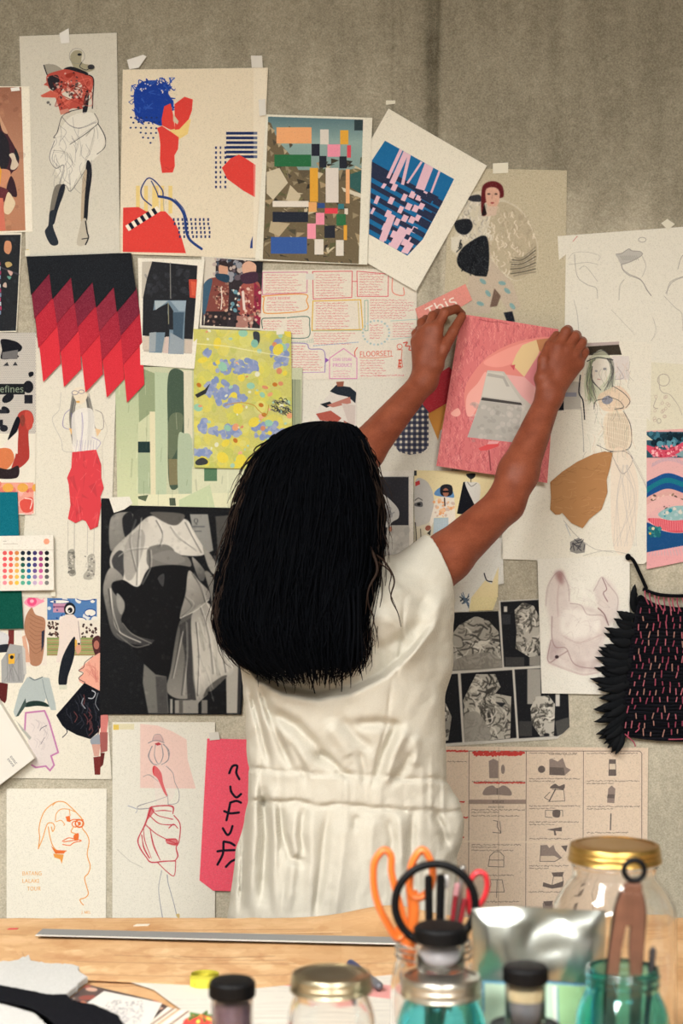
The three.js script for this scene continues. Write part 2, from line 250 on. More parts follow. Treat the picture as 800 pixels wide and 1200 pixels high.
sheet({ name: 'abstract_print', category: 'print', label: 'cream collage print with blue scribble, red torn shapes and small dots', quad: [144, 82, 314, 80, 305, 303, 140, 298], layer: 2, curl: 0.002, paper: '#e0d5be', draw(g, r) {
  crop(g, 130, 60, 4, (g) => {
    const B = '#1f3f98', RD = '#d8453f', Y = '#e6cd84';
    clip(g, [100, 125, 300, 125, 310, 370, 80, 340], (g) => { bl(g, [110, 190, 150, 145, 230, 140, 275, 165, 270, 200, 295, 250, 250, 300, 240, 350, 190, 335, 130, 315, 112, 270], B); for (let i = 0; i < 70; i++) { const x = 110 + r() * 175, y = 140 + r() * 190; cs(g, [x, y, x + (r() - 0.5) * 60, y + (r() - 0.5) * 60, x + (r() - 0.5) * 70, y + (r() - 0.5) * 40], i % 4 ? B : '#2f55b0', 5); } });
    for (const [x, y] of [[175, 158], [225, 150], [250, 190], [150, 180]]) speck(g, r, 5, x - 14, y - 8, x + 14, y + 8, ['#d9d2cc'], 2, 4);
    cs(g, [85, 240, 110, 225, 100, 250, 84, 240], B, 3); cs(g, [110, 270, 125, 320, 170, 330], B, 5);
    for (let j = 0; j < 6; j++) for (let i = 0; i < 6; i++) if (i + j < 9 && j - i < 3) el(g, 95 + i * 24 + (j % 2) * 12 - j * 1 + (j > 2 ? 12 : 0), 312 + j * 24 + (r() - 0.5) * 6, 5, 4.4, '#24356c');
    pl(g, [270, 380, 330, 330, 375, 320, 360, 390, 310, 420], Y);
    pl(g, [238, 320, 250, 260, 280, 246, 292, 300, 300, 365, 280, 370, 240, 350], RD); pl(g, [298, 250, 345, 215, 384, 228, 380, 280, 365, 320, 320, 368, 300, 370], RD); pl(g, [292, 295, 318, 330, 312, 345, 292, 330], '#c9bea4');
    pl(g, [216, 362, 240, 352, 290, 385, 318, 405, 315, 460, 298, 490, 300, 540, 290, 570, 240, 572, 230, 510, 232, 440, 226, 390], RD); cs(g, [255, 545, 275, 555, 292, 545], '#c23a34', 3);
    for (let i = 0; i < 6; i++) { rc(g, 540, 380 + i * 22, 146, 13, '#22315f'); } rc(g, 640, 492, 40, 10, '#22315f');
    for (let j = 0; j < 9; j++) for (let i = 0; i < 3; i++) rc(g, 488 + i * 22, 448 + j * 23, 9 + (i === 1 ? -2 : 0), 12, '#2b3668');
    pl(g, [520, 548, 560, 505, 600, 486, 640, 510, 678, 535, 675, 686, 620, 655, 545, 600], RD);
    for (let i = 0; i < 5; i++) rc(g, 118 + i * 38, 632, i === 2 ? 30 : 18, 130, '#e3cb86');
    pl(g, [58, 735, 130, 732, 165, 752, 255, 752, 300, 800, 330, 870, 352, 948, 56, 942], RD);
    g.save(); g.translate(68, 820); g.rotate(-0.56); for (let i = 0; i < 11; i++) rc(g, i * 16, 0, 16, 30, i % 2 ? '#1b2030' : '#e9e2d2'); g.restore();
    cs(g, [190, 725, 150, 690, 142, 650, 170, 600, 200, 605, 240, 650, 245, 680], '#2a3a78', 6); cs(g, [190, 610, 215, 660, 222, 685], '#2a3a78', 5);
    cs(g, [225, 682, 290, 700, 340, 760, 355, 850, 375, 890, 425, 928], '#27407f', 12); cs(g, [300, 695, 340, 740, 360, 800], '#27407f', 4); ps(g, [245, 690, 250, 750], '#8a8ea0', 2);
    for (let j = 0; j < 5; j++) for (let i = 0; i < 9; i++) if (i > 0 || j < 2) rc(g, 292 + i * 20 + (r() - 0.5) * 4 + j * 2, 784 + j * 20, 8, 13, '#2a3566');
    pl(g, [655, 895, 664, 868, 664, 925, 652, 925], '#2a4080');
    rc(g, 668, 84, 60, 900, 'rgba(240,236,220,.35)');
  });
} });
sheet({ name: 'collage_print', category: 'print', label: 'rocky landscape print overlaid with coloured rectangles in rows, white border', quad: [312, 135, 436, 139, 430, 311, 299, 306], layer: 5, curl: 0.004, corners: [0, 0.1, 1, 1], gloss: 1, rough: 0.55, paper: '#e2dfd0', draw(g, r) {
  crop(g, 290, 110, 4, (g) => clip(g, [97, 110, 541, 125, 520, 800, 72, 778], (g) => {
    rc(g, 60, 100, 500, 720, '#5b5240');
    rc(g, 60, 100, 500, 260, lg(g, 0, 110, 0, 350, '#53737c', '#8ba6a2', '#7f9a97'));
    pl(g, [60, 120, 110, 140, 140, 220, 200, 290, 260, 400, 330, 350, 400, 420, 540, 390, 560, 830, 60, 830], '#6a5e47');
    for (let i = 0; i < 190; i++) { const x = 70 + r() * 470, y = 300 + r() * 500, s = 12 + r() * 44; pl(g, [x, y, x + s * (0.3 + r()), y + s * (r() - 0.2), x + s * (r() - 0.3), y + s * r()], ['#3a3528', '#8f8368', '#c2b79a', '#4b4636', '#6f6a4a', '#a2906f', '#2e2c26', '#57593b'][i % 8]); }
    for (let i = 0; i < 30; i++) { const x = 80 + r() * 120, y = 130 + r() * 250; pl(g, [x, y, x + 20, y + 14, x + 6, y + 30], ['#4a4438', '#8c8068', '#b0a284'][i % 3]); }
    pl(g, [90, 370, 150, 350, 190, 420, 120, 500, 90, 470], '#c9bfa6'); pl(g, [200, 430, 250, 480, 230, 520, 180, 500], '#c4b89c'); pl(g, [110, 600, 200, 610, 150, 670, 100, 650], '#b3a486');
    pl(g, [480, 380, 540, 360, 530, 470, 480, 440], '#2d5a58'); pl(g, [440, 440, 530, 470, 530, 490, 450, 460], '#cfc8b4'); rc(g, 500, 125, 40, 50, '#2a3b40');
    const R = (x, y, w, h, c) => rc(g, x, y, w, h, c);
    R(136, 160, 164, 76, '#e8a874'); R(340, 170, 40, 70, '#d6d0c6'); R(434, 174, 38, 66, '#dfa63c'); R(300, 238, 38, 56, '#1e2230'); R(374, 240, 60, 58, '#e58fa6'); R(466, 244, 18, 58, '#d84456');
    R(126, 288, 172, 56, '#23683f'); R(336, 294, 34, 54, '#20242f'); R(430, 296, 34, 56, '#1f232e'); R(292, 350, 38, 158, '#dba237'); R(366, 350, 60, 162, '#d9d2ca'); R(460, 356, 18, 160, '#e6ac78');
    R(118, 505, 168, 28, '#dcd5ca'); R(286, 510, 38, 46, '#e0a668'); R(328, 514, 34, 24, '#2d4a86'); R(424, 518, 28, 24, '#2f7684'); R(362, 538, 60, 26, '#dc3f4e'); R(454, 540, 16, 28, '#dcd3c6');
    R(118, 556, 166, 48, '#1d2331'); R(320, 560, 40, 56, '#e88fa6'); R(416, 566, 44, 54, '#2a6a42'); R(280, 610, 40, 72, '#e994a8'); R(360, 620, 50, 58, '#20232e'); R(450, 618, 16, 70, '#d9a038');
    R(110, 674, 168, 78, '#31569c'); R(314, 684, 42, 72, '#d9d3c8'); R(414, 688, 36, 74, '#d9d3c8');
  }));
} });
sheet({ name: 'weave_print', category: 'print', label: 'tilted white card printed with a blue and pink woven-strip pattern', quad: [455, 128, 570, 195, 487, 342, 372, 275], layer: 3, curl: 0.006, corners: [0, 0.2, 1, 0.2], paper: '#e4e0d1', gloss: 1, rough: 0.6, draw(g, r) {
  crop(g, 420, 110, 3.3333, (g) => {
    const T = '#15679e', N = '#232c48', K = '#dfb9c8';
    clip(g, [103, 185, 372, 335, 325, 430, 250, 570, 190, 634, 40, 550, 52, 262], (g) => {
      rc(g, 30, 170, 360, 480, T);
      g.save(); g.translate(50, 265); g.rotate(0.51);
      for (let i = 0; i < 8; i++) rc(g, 0, i * 36, 340, 19, N);
      rc(g, 0, 0, 100, 44, N);
      g.restore();
      const strip = (x0, y0, x1, y1, w) => pl(g, [x0, y0, x0 + w, y0 + w * 0.5, x1 + w, y1 + w * 0.3, x1, y1], K);
      strip(165, 205, 108, 330, 12); strip(180, 215, 120, 350, 20); strip(192, 235, 165, 355, 12); strip(242, 265, 186, 350, 8); strip(262, 262, 222, 370, 34); strip(316, 290, 278, 390, 8);
      const chk = (x, y, w, h, n, dx, dy) => { for (let i = 0; i < n; i++) pl(g, [x + i * dx, y + i * dy, x + w + i * dx, y + w * 0.45 + i * dy, x + w - 12 + i * dx, y + h + w * 0.4 + i * dy, x - 12 + i * dx, y + h + i * dy], K); };
      chk(98, 350, 12, 18, 1, 0, 0); chk(136, 350, 18, 26, 5, -12, 52); chk(70, 398, 14, 30, 1, 0, 0); chk(176, 390, 16, 26, 5, -14, 48); chk(206, 380, 20, 24, 5, -15, 46); chk(232, 390, 20, 24, 5, -14, 44); chk(256, 380, 18, 22, 4, -14, 46);
      strip(118, 466, 80, 570, 26); strip(160, 520, 115, 600, 34); strip(200, 560, 165, 620, 26); strip(56, 445, 44, 470, 10);
      for (const [x, y] of [[240, 390], [262, 410], [285, 400], [310, 430], [270, 470], [300, 480], [256, 500], [285, 525], [230, 540], [220, 580]]) { g.save(); g.translate(x, y); g.rotate(0.5); rc(g, -20, -9, 46, 19, N); g.restore(); }
    });
  });
} });
sheet({ name: 'fashion_collage', category: 'print', label: 'grey sheet with a red-haired figure in a huge fur coat', quad: [527, 197, 664, 200, 661, 400, 518, 398], layer: 1, paper: '#bdb49b', grain: 0.09, draw(g, r) {
  crop(g, 420, 110, 3.3333, (g) => { g.filter = 'blur(1.6px)';
    const fur = (n, x0, y0, x1, y1, cols) => { for (let i = 0; i < n; i++) { const x = lerp(x0, x1, r()), y = lerp(y0, y1, r()); cs(g, [x, y, x + (r() - 0.5) * 16, y + 8, x + (r() - 0.5) * 20, y + 18], cols[i % cols.length], 4); } };
    bl(g, [420, 410, 480, 380, 580, 420, 640, 460, 690, 560, 700, 640, 670, 700, 620, 730, 570, 710, 540, 660, 500, 690, 420, 690, 380, 630, 360, 600, 385, 520, 400, 450], '#cbc4b0');
    bl(g, [540, 430, 620, 450, 680, 540, 698, 620, 680, 690, 620, 728, 570, 700, 520, 640, 500, 560], '#b5aa92');
    clip(g, [400, 400, 560, 400, 640, 450, 698, 560, 698, 650, 620, 728, 560, 700, 380, 620], (g) => { fur(190, 500, 440, 690, 720, ['#d6cdb8', '#a89c86', '#c4b8a0', '#ded6c4', '#b9ad96']); fur(120, 390, 400, 520, 560, ['#ded9cc', '#c6c0b2', '#a09c92', '#d4cec0']); });
    for (let i = 0; i < 9; i++) cs(g, [590 + r() * 30, 640 + i * 9, 640, 640 + i * 8, 690, 600 + i * 12], i % 2 ? '#5f5a4e' : '#8a8270', 5);
    bl(g, [376, 500, 430, 490, 445, 520, 420, 550, 385, 540], '#22252b'); bl(g, [425, 405, 470, 395, 480, 420, 440, 420], '#33343a');
    bl(g, [385, 640, 420, 590, 500, 560, 502, 710, 440, 705, 395, 680], '#1f2227'); fur(40, 385, 570, 500, 700, ['#2c3036', '#15171b']);
    pl(g, [360, 560, 400, 560, 380, 620, 362, 610], '#d4cfc0');
    bl(g, [480, 380, 495, 350, 530, 342, 560, 360, 566, 400, 545, 410, 490, 430, 500, 470, 480, 470], '#5e2226');
    bl(g, [497, 375, 530, 366, 550, 385, 545, 430, 520, 455, 500, 430], '#d3a894'); el(g, 508, 392, 6, 3, '#3a2a2a'); el(g, 536, 392, 6, 3, '#3a2a2a'); el(g, 522, 427, 7, 3, '#93393a'); ps(g, [522, 395, 520, 412], '#a0776a', 2);
    pl(g, [490, 425, 500, 470, 480, 478], '#221a1c'); pl(g, [500, 440, 545, 440, 535, 475, 500, 480], '#cdb6a4');
    pl(g, [430, 710, 500, 715, 520, 650, 560, 700, 600, 740, 632, 830, 590, 860, 540, 780, 510, 860, 420, 855], '#bcae9c');
    for (const [x, y] of [[485, 733], [505, 780], [475, 820], [560, 740], [580, 770], [600, 830]]) el(g, x, y, 15, 8, '#7fa3a4', r());
    pl(g, [530, 760, 555, 790, 540, 830, 512, 834], '#6f5b50'); pl(g, [566, 855, 600, 850, 610, 890, 580, 895], '#20242c');
  });
} });
sheet({ name: 'sketch_sheet', category: 'drawing', label: 'big white sheet with very faint pencil figure sketches, torn top corner', quad: [653, 277, 880, 260, 880, 432, 661, 420], layer: 1, paper: '#dfdcd0', draw(g, r) {
  crop(g, 640, 240, 5, (g) => {
    const k = 'rgba(120,118,115,.55)', f = 'rgba(140,138,132,.45)';
    ps(g, [155, 215, 180, 185], '#c9837c', 4);
    loose(g, r, [125, 320, 160, 285, 240, 280, 310, 300, 300, 330], f, 3, 2, 6); loose(g, r, [165, 290, 170, 360, 185, 430, 240, 470, 290, 490, 298, 550], k, 3, 2, 5); loose(g, r, [130, 350, 180, 345, 240, 340, 300, 350], f, 3, 2, 4);
    loose(g, r, [190, 380, 230, 360, 300, 450], f, 3, 2, 6); es(g, 560, 206, 22, 14, k, 4);
    bl(g, [405, 290, 440, 285, 480, 258, 500, 270, 552, 275, 555, 300, 490, 335, 440, 350, 415, 310], 'rgba(160,158,156,.6)'); loose(g, r, [405, 290, 440, 285, 480, 258, 500, 270, 552, 275, 555, 300, 490, 335, 440, 350], k, 4, 2, 4); for (let i = 0; i < 9; i++) ps(g, [430 + i * 12, 300, 450 + i * 11, 325], f, 5);
    loose(g, r, [440, 350, 445, 380, 480, 410, 550, 440, 590, 500, 610, 530], k, 5, 3, 7); loose(g, r, [455, 440, 430, 480, 425, 560], f, 4, 2, 6); loose(g, r, [560, 300, 580, 360, 560, 420], f, 3, 2, 6);
    loose(g, r, [700, 520, 730, 460, 800, 420, 900, 400, 960, 440], k, 4, 3, 14); loose(g, r, [690, 540, 750, 600, 790, 640, 800, 740], f, 4, 2, 10); loose(g, r, [770, 380, 790, 300, 860, 260], k, 4, 2, 8);
    loose(g, r, [160, 560, 180, 640, 190, 740], f, 3, 2, 8); loose(g, r, [380, 620, 460, 700, 520, 760], f, 3, 2, 10); loose(g, r, [620, 660, 640, 740, 610, 800], f, 3, 2, 10);
    bl(g, [840, 420, 920, 380, 1000, 420, 1010, 540, 900, 560], 'rgba(185,183,176,.5)');
  });
} });

// ---- middle of the wall
sheet({ name: 'mind_map', category: 'notes', label: 'handwritten mind map in red and pink ink with boxes around notes', quad: [306, 317, 488, 315, 488, 443, 304, 446], layer: 1, paper: '#ddd6c8', draw(g, r) {
  crop(g, 300, 300, 4, (g) => {
    const red = '#cf6a72', pk = '#d98aa0', or = '#dd9a4c', gn = '#7fa696';
    const note = (x, y, w, n, c = red, dy = 12) => { for (let i = 0; i < n; i++) scrawl(g, r, x, y + i * dy, w * (0.72 + r() * 0.28), c, 1.7, 7); };
    ps(g, [30, 78, 240, 76, 238, 172, 30, 182], '#c97f9c', 4, true); note(44, 90, 170, 8);
    ps(g, [265, 74, 450, 72, 448, 195, 268, 202], '#cf5f68', 4, true); note(280, 90, 150, 9);
    ps(g, [472, 72, 620, 86, 618, 190, 474, 190], '#d0636c', 4, true); note(484, 86, 118, 9);
    ps(g, [238, 90, 265, 110], pk, 4); ps(g, [450, 120, 474, 120], red, 4); cs(g, [640, 100, 640, 170, 690, 185, 690, 150], '#dc8f80', 5);
    cs(g, [45, 188, 225, 180, 236, 210, 230, 255, 60, 270, 34, 250, 38, 200], or, 5, true); wr(g, 'PRICE REVIEW', 52, 206, 17, red, 'sans-serif', -0.02); note(50, 218, 160, 4);
    ps(g, [266, 212, 490, 206, 500, 345, 262, 350], '#d8b04a', 5, true); ps(g, [478, 215, 484, 342], '#c9b054', 3); note(280, 222, 170, 11);
    ps(g, [508, 210, 524, 208, 524, 350, 510, 352], gn, 3, true); note(534, 208, 205, 8);
    cs(g, [30, 340, 28, 298, 60, 292, 138, 290], '#3f5a50', 4); cs(g, [145, 290, 240, 285, 250, 320, 244, 380, 160, 386], '#4d7468', 4); note(34, 306, 90, 4); note(145, 304, 88, 6);
    for (let i = 0; i < 14; i++) ps(g, [160 + i * 8, 398 - (i > 9 ? (i - 9) * 3 : 0), 164 + i * 8, 408], gn, 2);
    note(270, 364, 215, 5); ps(g, [265, 352, 492, 350], '#8fb0a4', 3); for (let i = 0; i < 18; i++) ps(g, [268 + i * 12, 422 - i, 275 + i * 12, 421 - i], '#7d9cc4', 3);
    for (let a = 0; a < 22; a++) el(g, 562 + Math.cos(a / 3.5) * 62, 360 + Math.sin(a / 3.5) * 56, 5, 5, a % 2 ? '#9db6b0' : '#b2c4cc'); note(532, 325, 62, 6); note(640, 318, 104, 6); ps(g, [630, 305, 750, 298], '#a5c2bc', 3); ps(g, [630, 392, 750, 378], '#a5c2bc', 3);
    cs(g, [160, 408, 235, 412, 252, 436, 318, 446, 322, 545], '#8a7ab2', 4); pl(g, [322, 476, 342, 488, 324, 502], '#8a5aa8'); note(162, 424, 70, 2); note(162, 450, 150, 8); ps(g, [160, 548, 320, 545], '#b58ac0', 3);
    ps(g, [344, 575, 344, 480, 410, 434, 472, 480, 472, 575], '#d07fb0', 4, true); wr(g, 'CORE STORE', 358, 492, 18, '#c86fb4', 'sans-serif', 0, 0.9); wr(g, 'PRODUCT', 358, 520, 22, '#c86fb4', 'sans-serif', 0, 0.95); note(362, 540, 90, 3, pk);
    wr(g, 'FLOORSET!', 484, 472, 34, '#cf4d3c', 'sans-serif', -0.03, 0.92); cs(g, [474, 430, 462, 450, 464, 470], '#cf4d3c', 4); cs(g, [484, 476, 560, 478, 640, 470], '#d3705c', 3); note(488, 490, 130, 7); note(560, 560, 150, 1);
    es(g, 672, 425, 12, 12, '#d0604e', 3); ps(g, [660, 440, 684, 440, 680, 478, 686, 520, 672, 528, 672, 484, 664, 528], '#d0604e', 3); for (let i = 0; i < 3; i++) rc(g, 666, 486 + i * 14, 14, 8, '#cf5a46');
    cs(g, [690, 408, 708, 405, 700, 422, 720, 424, 716, 440, 734, 446, 742, 470], '#cf4d3c', 5);
  });
} });
sheet({ name: 'clipping', category: 'paper', label: 'tilted pink strip printed with the word This in white', quad: [486, 362, 545, 333, 553, 352, 494, 388], layer: 2, paper: '#dc8f84', draw(g) { wr(g, 'This', 503, 374, 19, '#efe1d4', 'sans-serif', -0.48, 1.1); } });
{
  const w = sheet({ name: 'mood_page', category: 'paper', label: 'blank white page with a small cropped photo, under the mind map', quad: [352, 445, 540, 440, 528, 557, 350, 560], layer: 0, paper: '#d9d5c8', draw(g, r) {
    crop(g, 300, 300, 4, (g) => {
      bl(g, [290, 720, 350, 640, 380, 600, 440, 620, 470, 650, 470, 800, 440, 860, 300, 850], '#d3cdc4');
      pl(g, [345, 635, 375, 605, 440, 615, 470, 640, 465, 690, 430, 660, 380, 650], '#262c34'); pl(g, [375, 590, 412, 588, 408, 612, 380, 612], '#8f5a48'); pl(g, [300, 695, 345, 682, 360, 698, 330, 712], '#23272c');
      pl(g, [280, 740, 350, 725, 400, 760, 380, 780, 300, 770], '#a8564a'); pl(g, [330, 700, 440, 660, 445, 690, 360, 710], '#b4776a'); pl(g, [410, 770, 445, 790, 450, 870, 420, 860], '#a3685c'); pl(g, [400, 690, 465, 700, 462, 800, 430, 780], '#c7bab2');
      ps(g, [470, 590, 472, 880], '#cfcabd', 3);
    });
  } });
  const chk = makeCanvas(128, 128), g = chk.getContext('2d'); rc(g, 0, 0, 128, 128, '#d8d2c2');
  for (let i = 0; i < 4; i++) { rc(g, i * 32, 0, 18, 128, 'rgba(28,34,60,.72)'); rc(g, 0, i * 32, 128, 18, 'rgba(28,34,60,.72)'); }
  const tx = canvasTexture(chk, true); tx.repeat.set(24, 24);
  cutout(w, 'checked_fabric_swatch', [484, 469, 495, 470, 502, 482, 502, 524, 494, 531, 480, 533, 468, 530, 461, 521, 466, 505, 476, 488], std(0xffffff, 0.9, { map: tx }), 0.0008, 0.0008, 'blue and white checked tongue-shaped cloth piece');
  cutout(w, 'orange_strip', [500, 484, 517, 470, 522, 478, 513, 516], std('#c98b3c', 0.85), 0.0002, 0.0005);
  cutout(w, 'orange_strip', [517, 470, 523, 468, 523, 500, 515, 505], std('#d6a860', 0.85), 0.0001, 0.0004);
}
sheet({ name: 'paper_scrap', category: 'paper', label: 'crimson paper scrap tucked behind the pink held page', poly: [492, 452, 526, 430, 534, 440, 528, 470, 503, 484, 495, 474], layer: 3, paper: '#b23540' });
sheet({ name: 'photo_print', category: 'photograph', label: 'photo print of a black jacket and blue jeans, wide white border', quad: [162, 303, 240, 305, 228, 433, 165, 428], layer: 6, gloss: 1, paper: '#e3dfd2', curl: 0.003, draw(g, r) {
  crop(g, 150, 290, 4, (g) => {
    pl(g, [110, 68, 328, 88, 300, 500, 75, 490], '#b4aca0'); pl(g, [68, 70, 112, 68, 90, 240, 66, 240], '#b9b3a6');
    pl(g, [115, 68, 326, 88, 318, 250, 304, 432, 70, 415, 72, 240, 90, 150], '#15171d');
    speck(g, r, 50, 80, 80, 310, 240, ['rgba(60,64,74,.3)'], 4, 16); ps(g, [200, 75, 202, 240], '#85857f', 5); ps(g, [202, 80, 204, 240], '#3b3d42', 3);
    pl(g, [286, 152, 325, 152, 318, 240, 290, 236], '#b5402f'); pl(g, [296, 160, 320, 165, 316, 230, 300, 225], '#d05a40');
    pl(g, [126, 250, 274, 250, 268, 330, 262, 502, 190, 500, 196, 380, 186, 300, 176, 400, 160, 496, 100, 494, 116, 330], '#6c8292');
    pl(g, [116, 300, 190, 262, 180, 400, 106, 400], '#171a20'); pl(g, [190, 262, 214, 300, 214, 388, 188, 386], '#1a1d24'); pl(g, [126, 252, 190, 252, 130, 296], '#a5b2b8'); pl(g, [200, 252, 274, 252, 268, 300, 240, 300], '#8fa2b0');
    pl(g, [212, 306, 264, 306, 256, 436, 214, 430], '#3c5264'); ps(g, [190, 262, 192, 360], '#8c8a70', 4); pl(g, [102, 402, 134, 398, 130, 490, 100, 492], '#96a0a6'); pl(g, [200, 400, 262, 436, 262, 500, 192, 500], '#8f9ba4'); pl(g, [178, 420, 194, 420, 190, 498, 164, 496], '#c9b6ae');
    rc(g, 70, 420, 30, 60, '#c9bdae'); rc(g, 270, 436, 32, 60, '#c2b4a6');
  });
} });
sheet({ name: 'photo_print', category: 'photograph', label: 'colour photo print of two people in embroidered dark red jackets', quad: [236, 300, 308, 304, 305, 387, 234, 384], layer: 1, gloss: 1, paper: '#dcd7c8', draw(g, r) {
  crop(g, 150, 290, 4, (g) => clip(g, [358, 46, 640, 68, 618, 380, 345, 366], (g) => {
    rc(g, 340, 40, 310, 350, '#2a2228'); rc(g, 355, 45, 56, 330, '#cdc6b8'); speck(g, r, 60, 405, 50, 560, 150, ['#8c8f98', '#5a4f58', '#b7a8a0', '#384858'], 4, 14); rc(g, 560, 60, 80, 60, '#17161c');
    bl(g, [360, 170, 410, 140, 465, 150, 472, 240, 455, 330, 380, 330, 352, 300], '#7a3f38'); bl(g, [360, 165, 395, 150, 380, 230, 362, 310, 350, 300, 352, 210], '#36566e'); pl(g, [365, 300, 470, 300, 462, 380, 356, 370], '#241c20');
    bl(g, [520, 200, 560, 160, 615, 170, 622, 270, 615, 350, 590, 330, 520, 310], '#9a5048'); pl(g, [590, 160, 626, 200, 620, 370, 590, 340], '#8a1f3c'); pl(g, [510, 320, 590, 325, 580, 380, 505, 375], '#a3746a');
    bl(g, [425, 90, 450, 78, 468, 95, 462, 130, 432, 130], '#c99a80'); bl(g, [535, 85, 565, 65, 600, 85, 590, 135, 545, 130], '#d2a68e'); bl(g, [412, 125, 470, 130, 468, 165, 420, 150], '#1d3a50'); bl(g, [528, 130, 600, 115, 605, 160, 545, 170], '#3c2236'); bl(g, [425, 78, 455, 62, 470, 90], '#2a1e20');
    speck(g, r, 60, 400, 170, 470, 300, ['#b98a70', '#8c6a5c', '#4b2622', '#c2a08c'], 2, 7); speck(g, r, 70, 525, 180, 620, 320, ['#c08a76', '#7a3038', '#d6b8a8', '#6c2430'], 2, 8); speck(g, r, 40, 360, 310, 610, 378, ['#6d5048', '#c4a898', '#1a1518'], 3, 9); speck(g, r, 30, 480, 200, 525, 300, ['#5f8c9c', '#d6d0c4', '#1a2630'], 4, 10); cs(g, [436, 190, 440, 240, 436, 290], '#e0d6c8', 5); ps(g, [538, 210, 545, 290], '#d9cdc4', 12);
  }));
} });
sheet({ name: 'marbled_paper', category: 'paper', label: 'lime yellow marbled paper with blue, coral and charcoal splashes', quad: [227, 386, 341, 389, 343, 551, 228, 548], layer: 7, paper: '#c3c06c', curl: 0.003, corners: [0.2, 0.2, 1, 0.6], draw(g, r) {
  crop(g, 120, 370, 3.3333, (g) => {
    speck(g, r, 260, 350, 50, 745, 610, ['rgba(205,202,95,.5)', 'rgba(176,184,95,.5)', 'rgba(222,208,90,.4)', 'rgba(190,190,120,.5)', 'rgba(214,214,150,.35)'], 6, 34);
    const blue = ['#8795bd', '#7d8fbb', '#98a3c0'];
    for (const [x, y, w, h, n] of [[520, 200, 90, 30, 60], [450, 290, 50, 40, 50], [500, 330, 60, 24, 30], [690, 150, 34, 60, 50], [480, 450, 60, 26, 40], [660, 455, 66, 34, 60], [395, 430, 16, 26, 20], [395, 535, 40, 12, 20], [610, 435, 20, 14, 12], [410, 148, 12, 12, 8], [514, 293, 14, 14, 10]]) for (let i = 0; i < n; i++) { const a = r() * 7, q = Math.sqrt(r()); el(g, x + Math.cos(a) * w * q, y + Math.sin(a) * h * q, 6 + r() * 10, 5 + r() * 7, blue[i % 3], r() * 3); }
    for (const [x, y, s] of [[470, 200, 20], [550, 70, 18], [700, 125, 20], [580, 275, 16], [625, 310, 12], [375, 360, 18], [650, 420, 16], [490, 440, 14], [530, 565, 14]]) el(g, x, y, s, s * 0.8, '#8fc0a8', r());
    speck(g, r, 26, 360, 60, 735, 600, ['#d99a72', '#cf8a68', '#dca888'], 4, 13); speck(g, r, 24, 360, 60, 735, 600, ['#dccb4e'], 8, 24); speck(g, r, 30, 360, 60, 735, 600, ['#9fc4b0', '#d6d8c0'], 3, 10);
    pl(g, [362, 310, 400, 290, 422, 265, 405, 305, 372, 322], '#2f3136'); for (let i = 0; i < 60; i++) { const x = 655 + r() * 74, y = 325 + r() * 60; if (Math.abs(y - 355) < 40 - Math.abs(x - 690) * 0.6) cs(g, [x, y, x + 8, y + 4 - r() * 10, x + 14, y + 6], i % 3 ? '#33343a' : '#8d8a76', 3); }
    bl(g, [590, 65, 612, 68, 615, 100, 602, 120, 592, 95], '#3c4047'); el(g, 595, 110, 14, 16, '#7fb3a2'); bl(g, [365, 570, 390, 555, 412, 566, 408, 580, 372, 584], '#3a3c40');
    for (const [x, y] of [[674, 270], [520, 488], [632, 388], [620, 350], [378, 272]]) el(g, x, y, 10, 8, '#b5702f', r()); cs(g, [480, 350, 540, 340, 590, 350, 610, 370, 640, 390, 650, 350], '#b58a3e', 3); ps(g, [360, 110, 480, 120, 735, 165], 'rgba(225,222,180,.7)', 4);
  });
} });
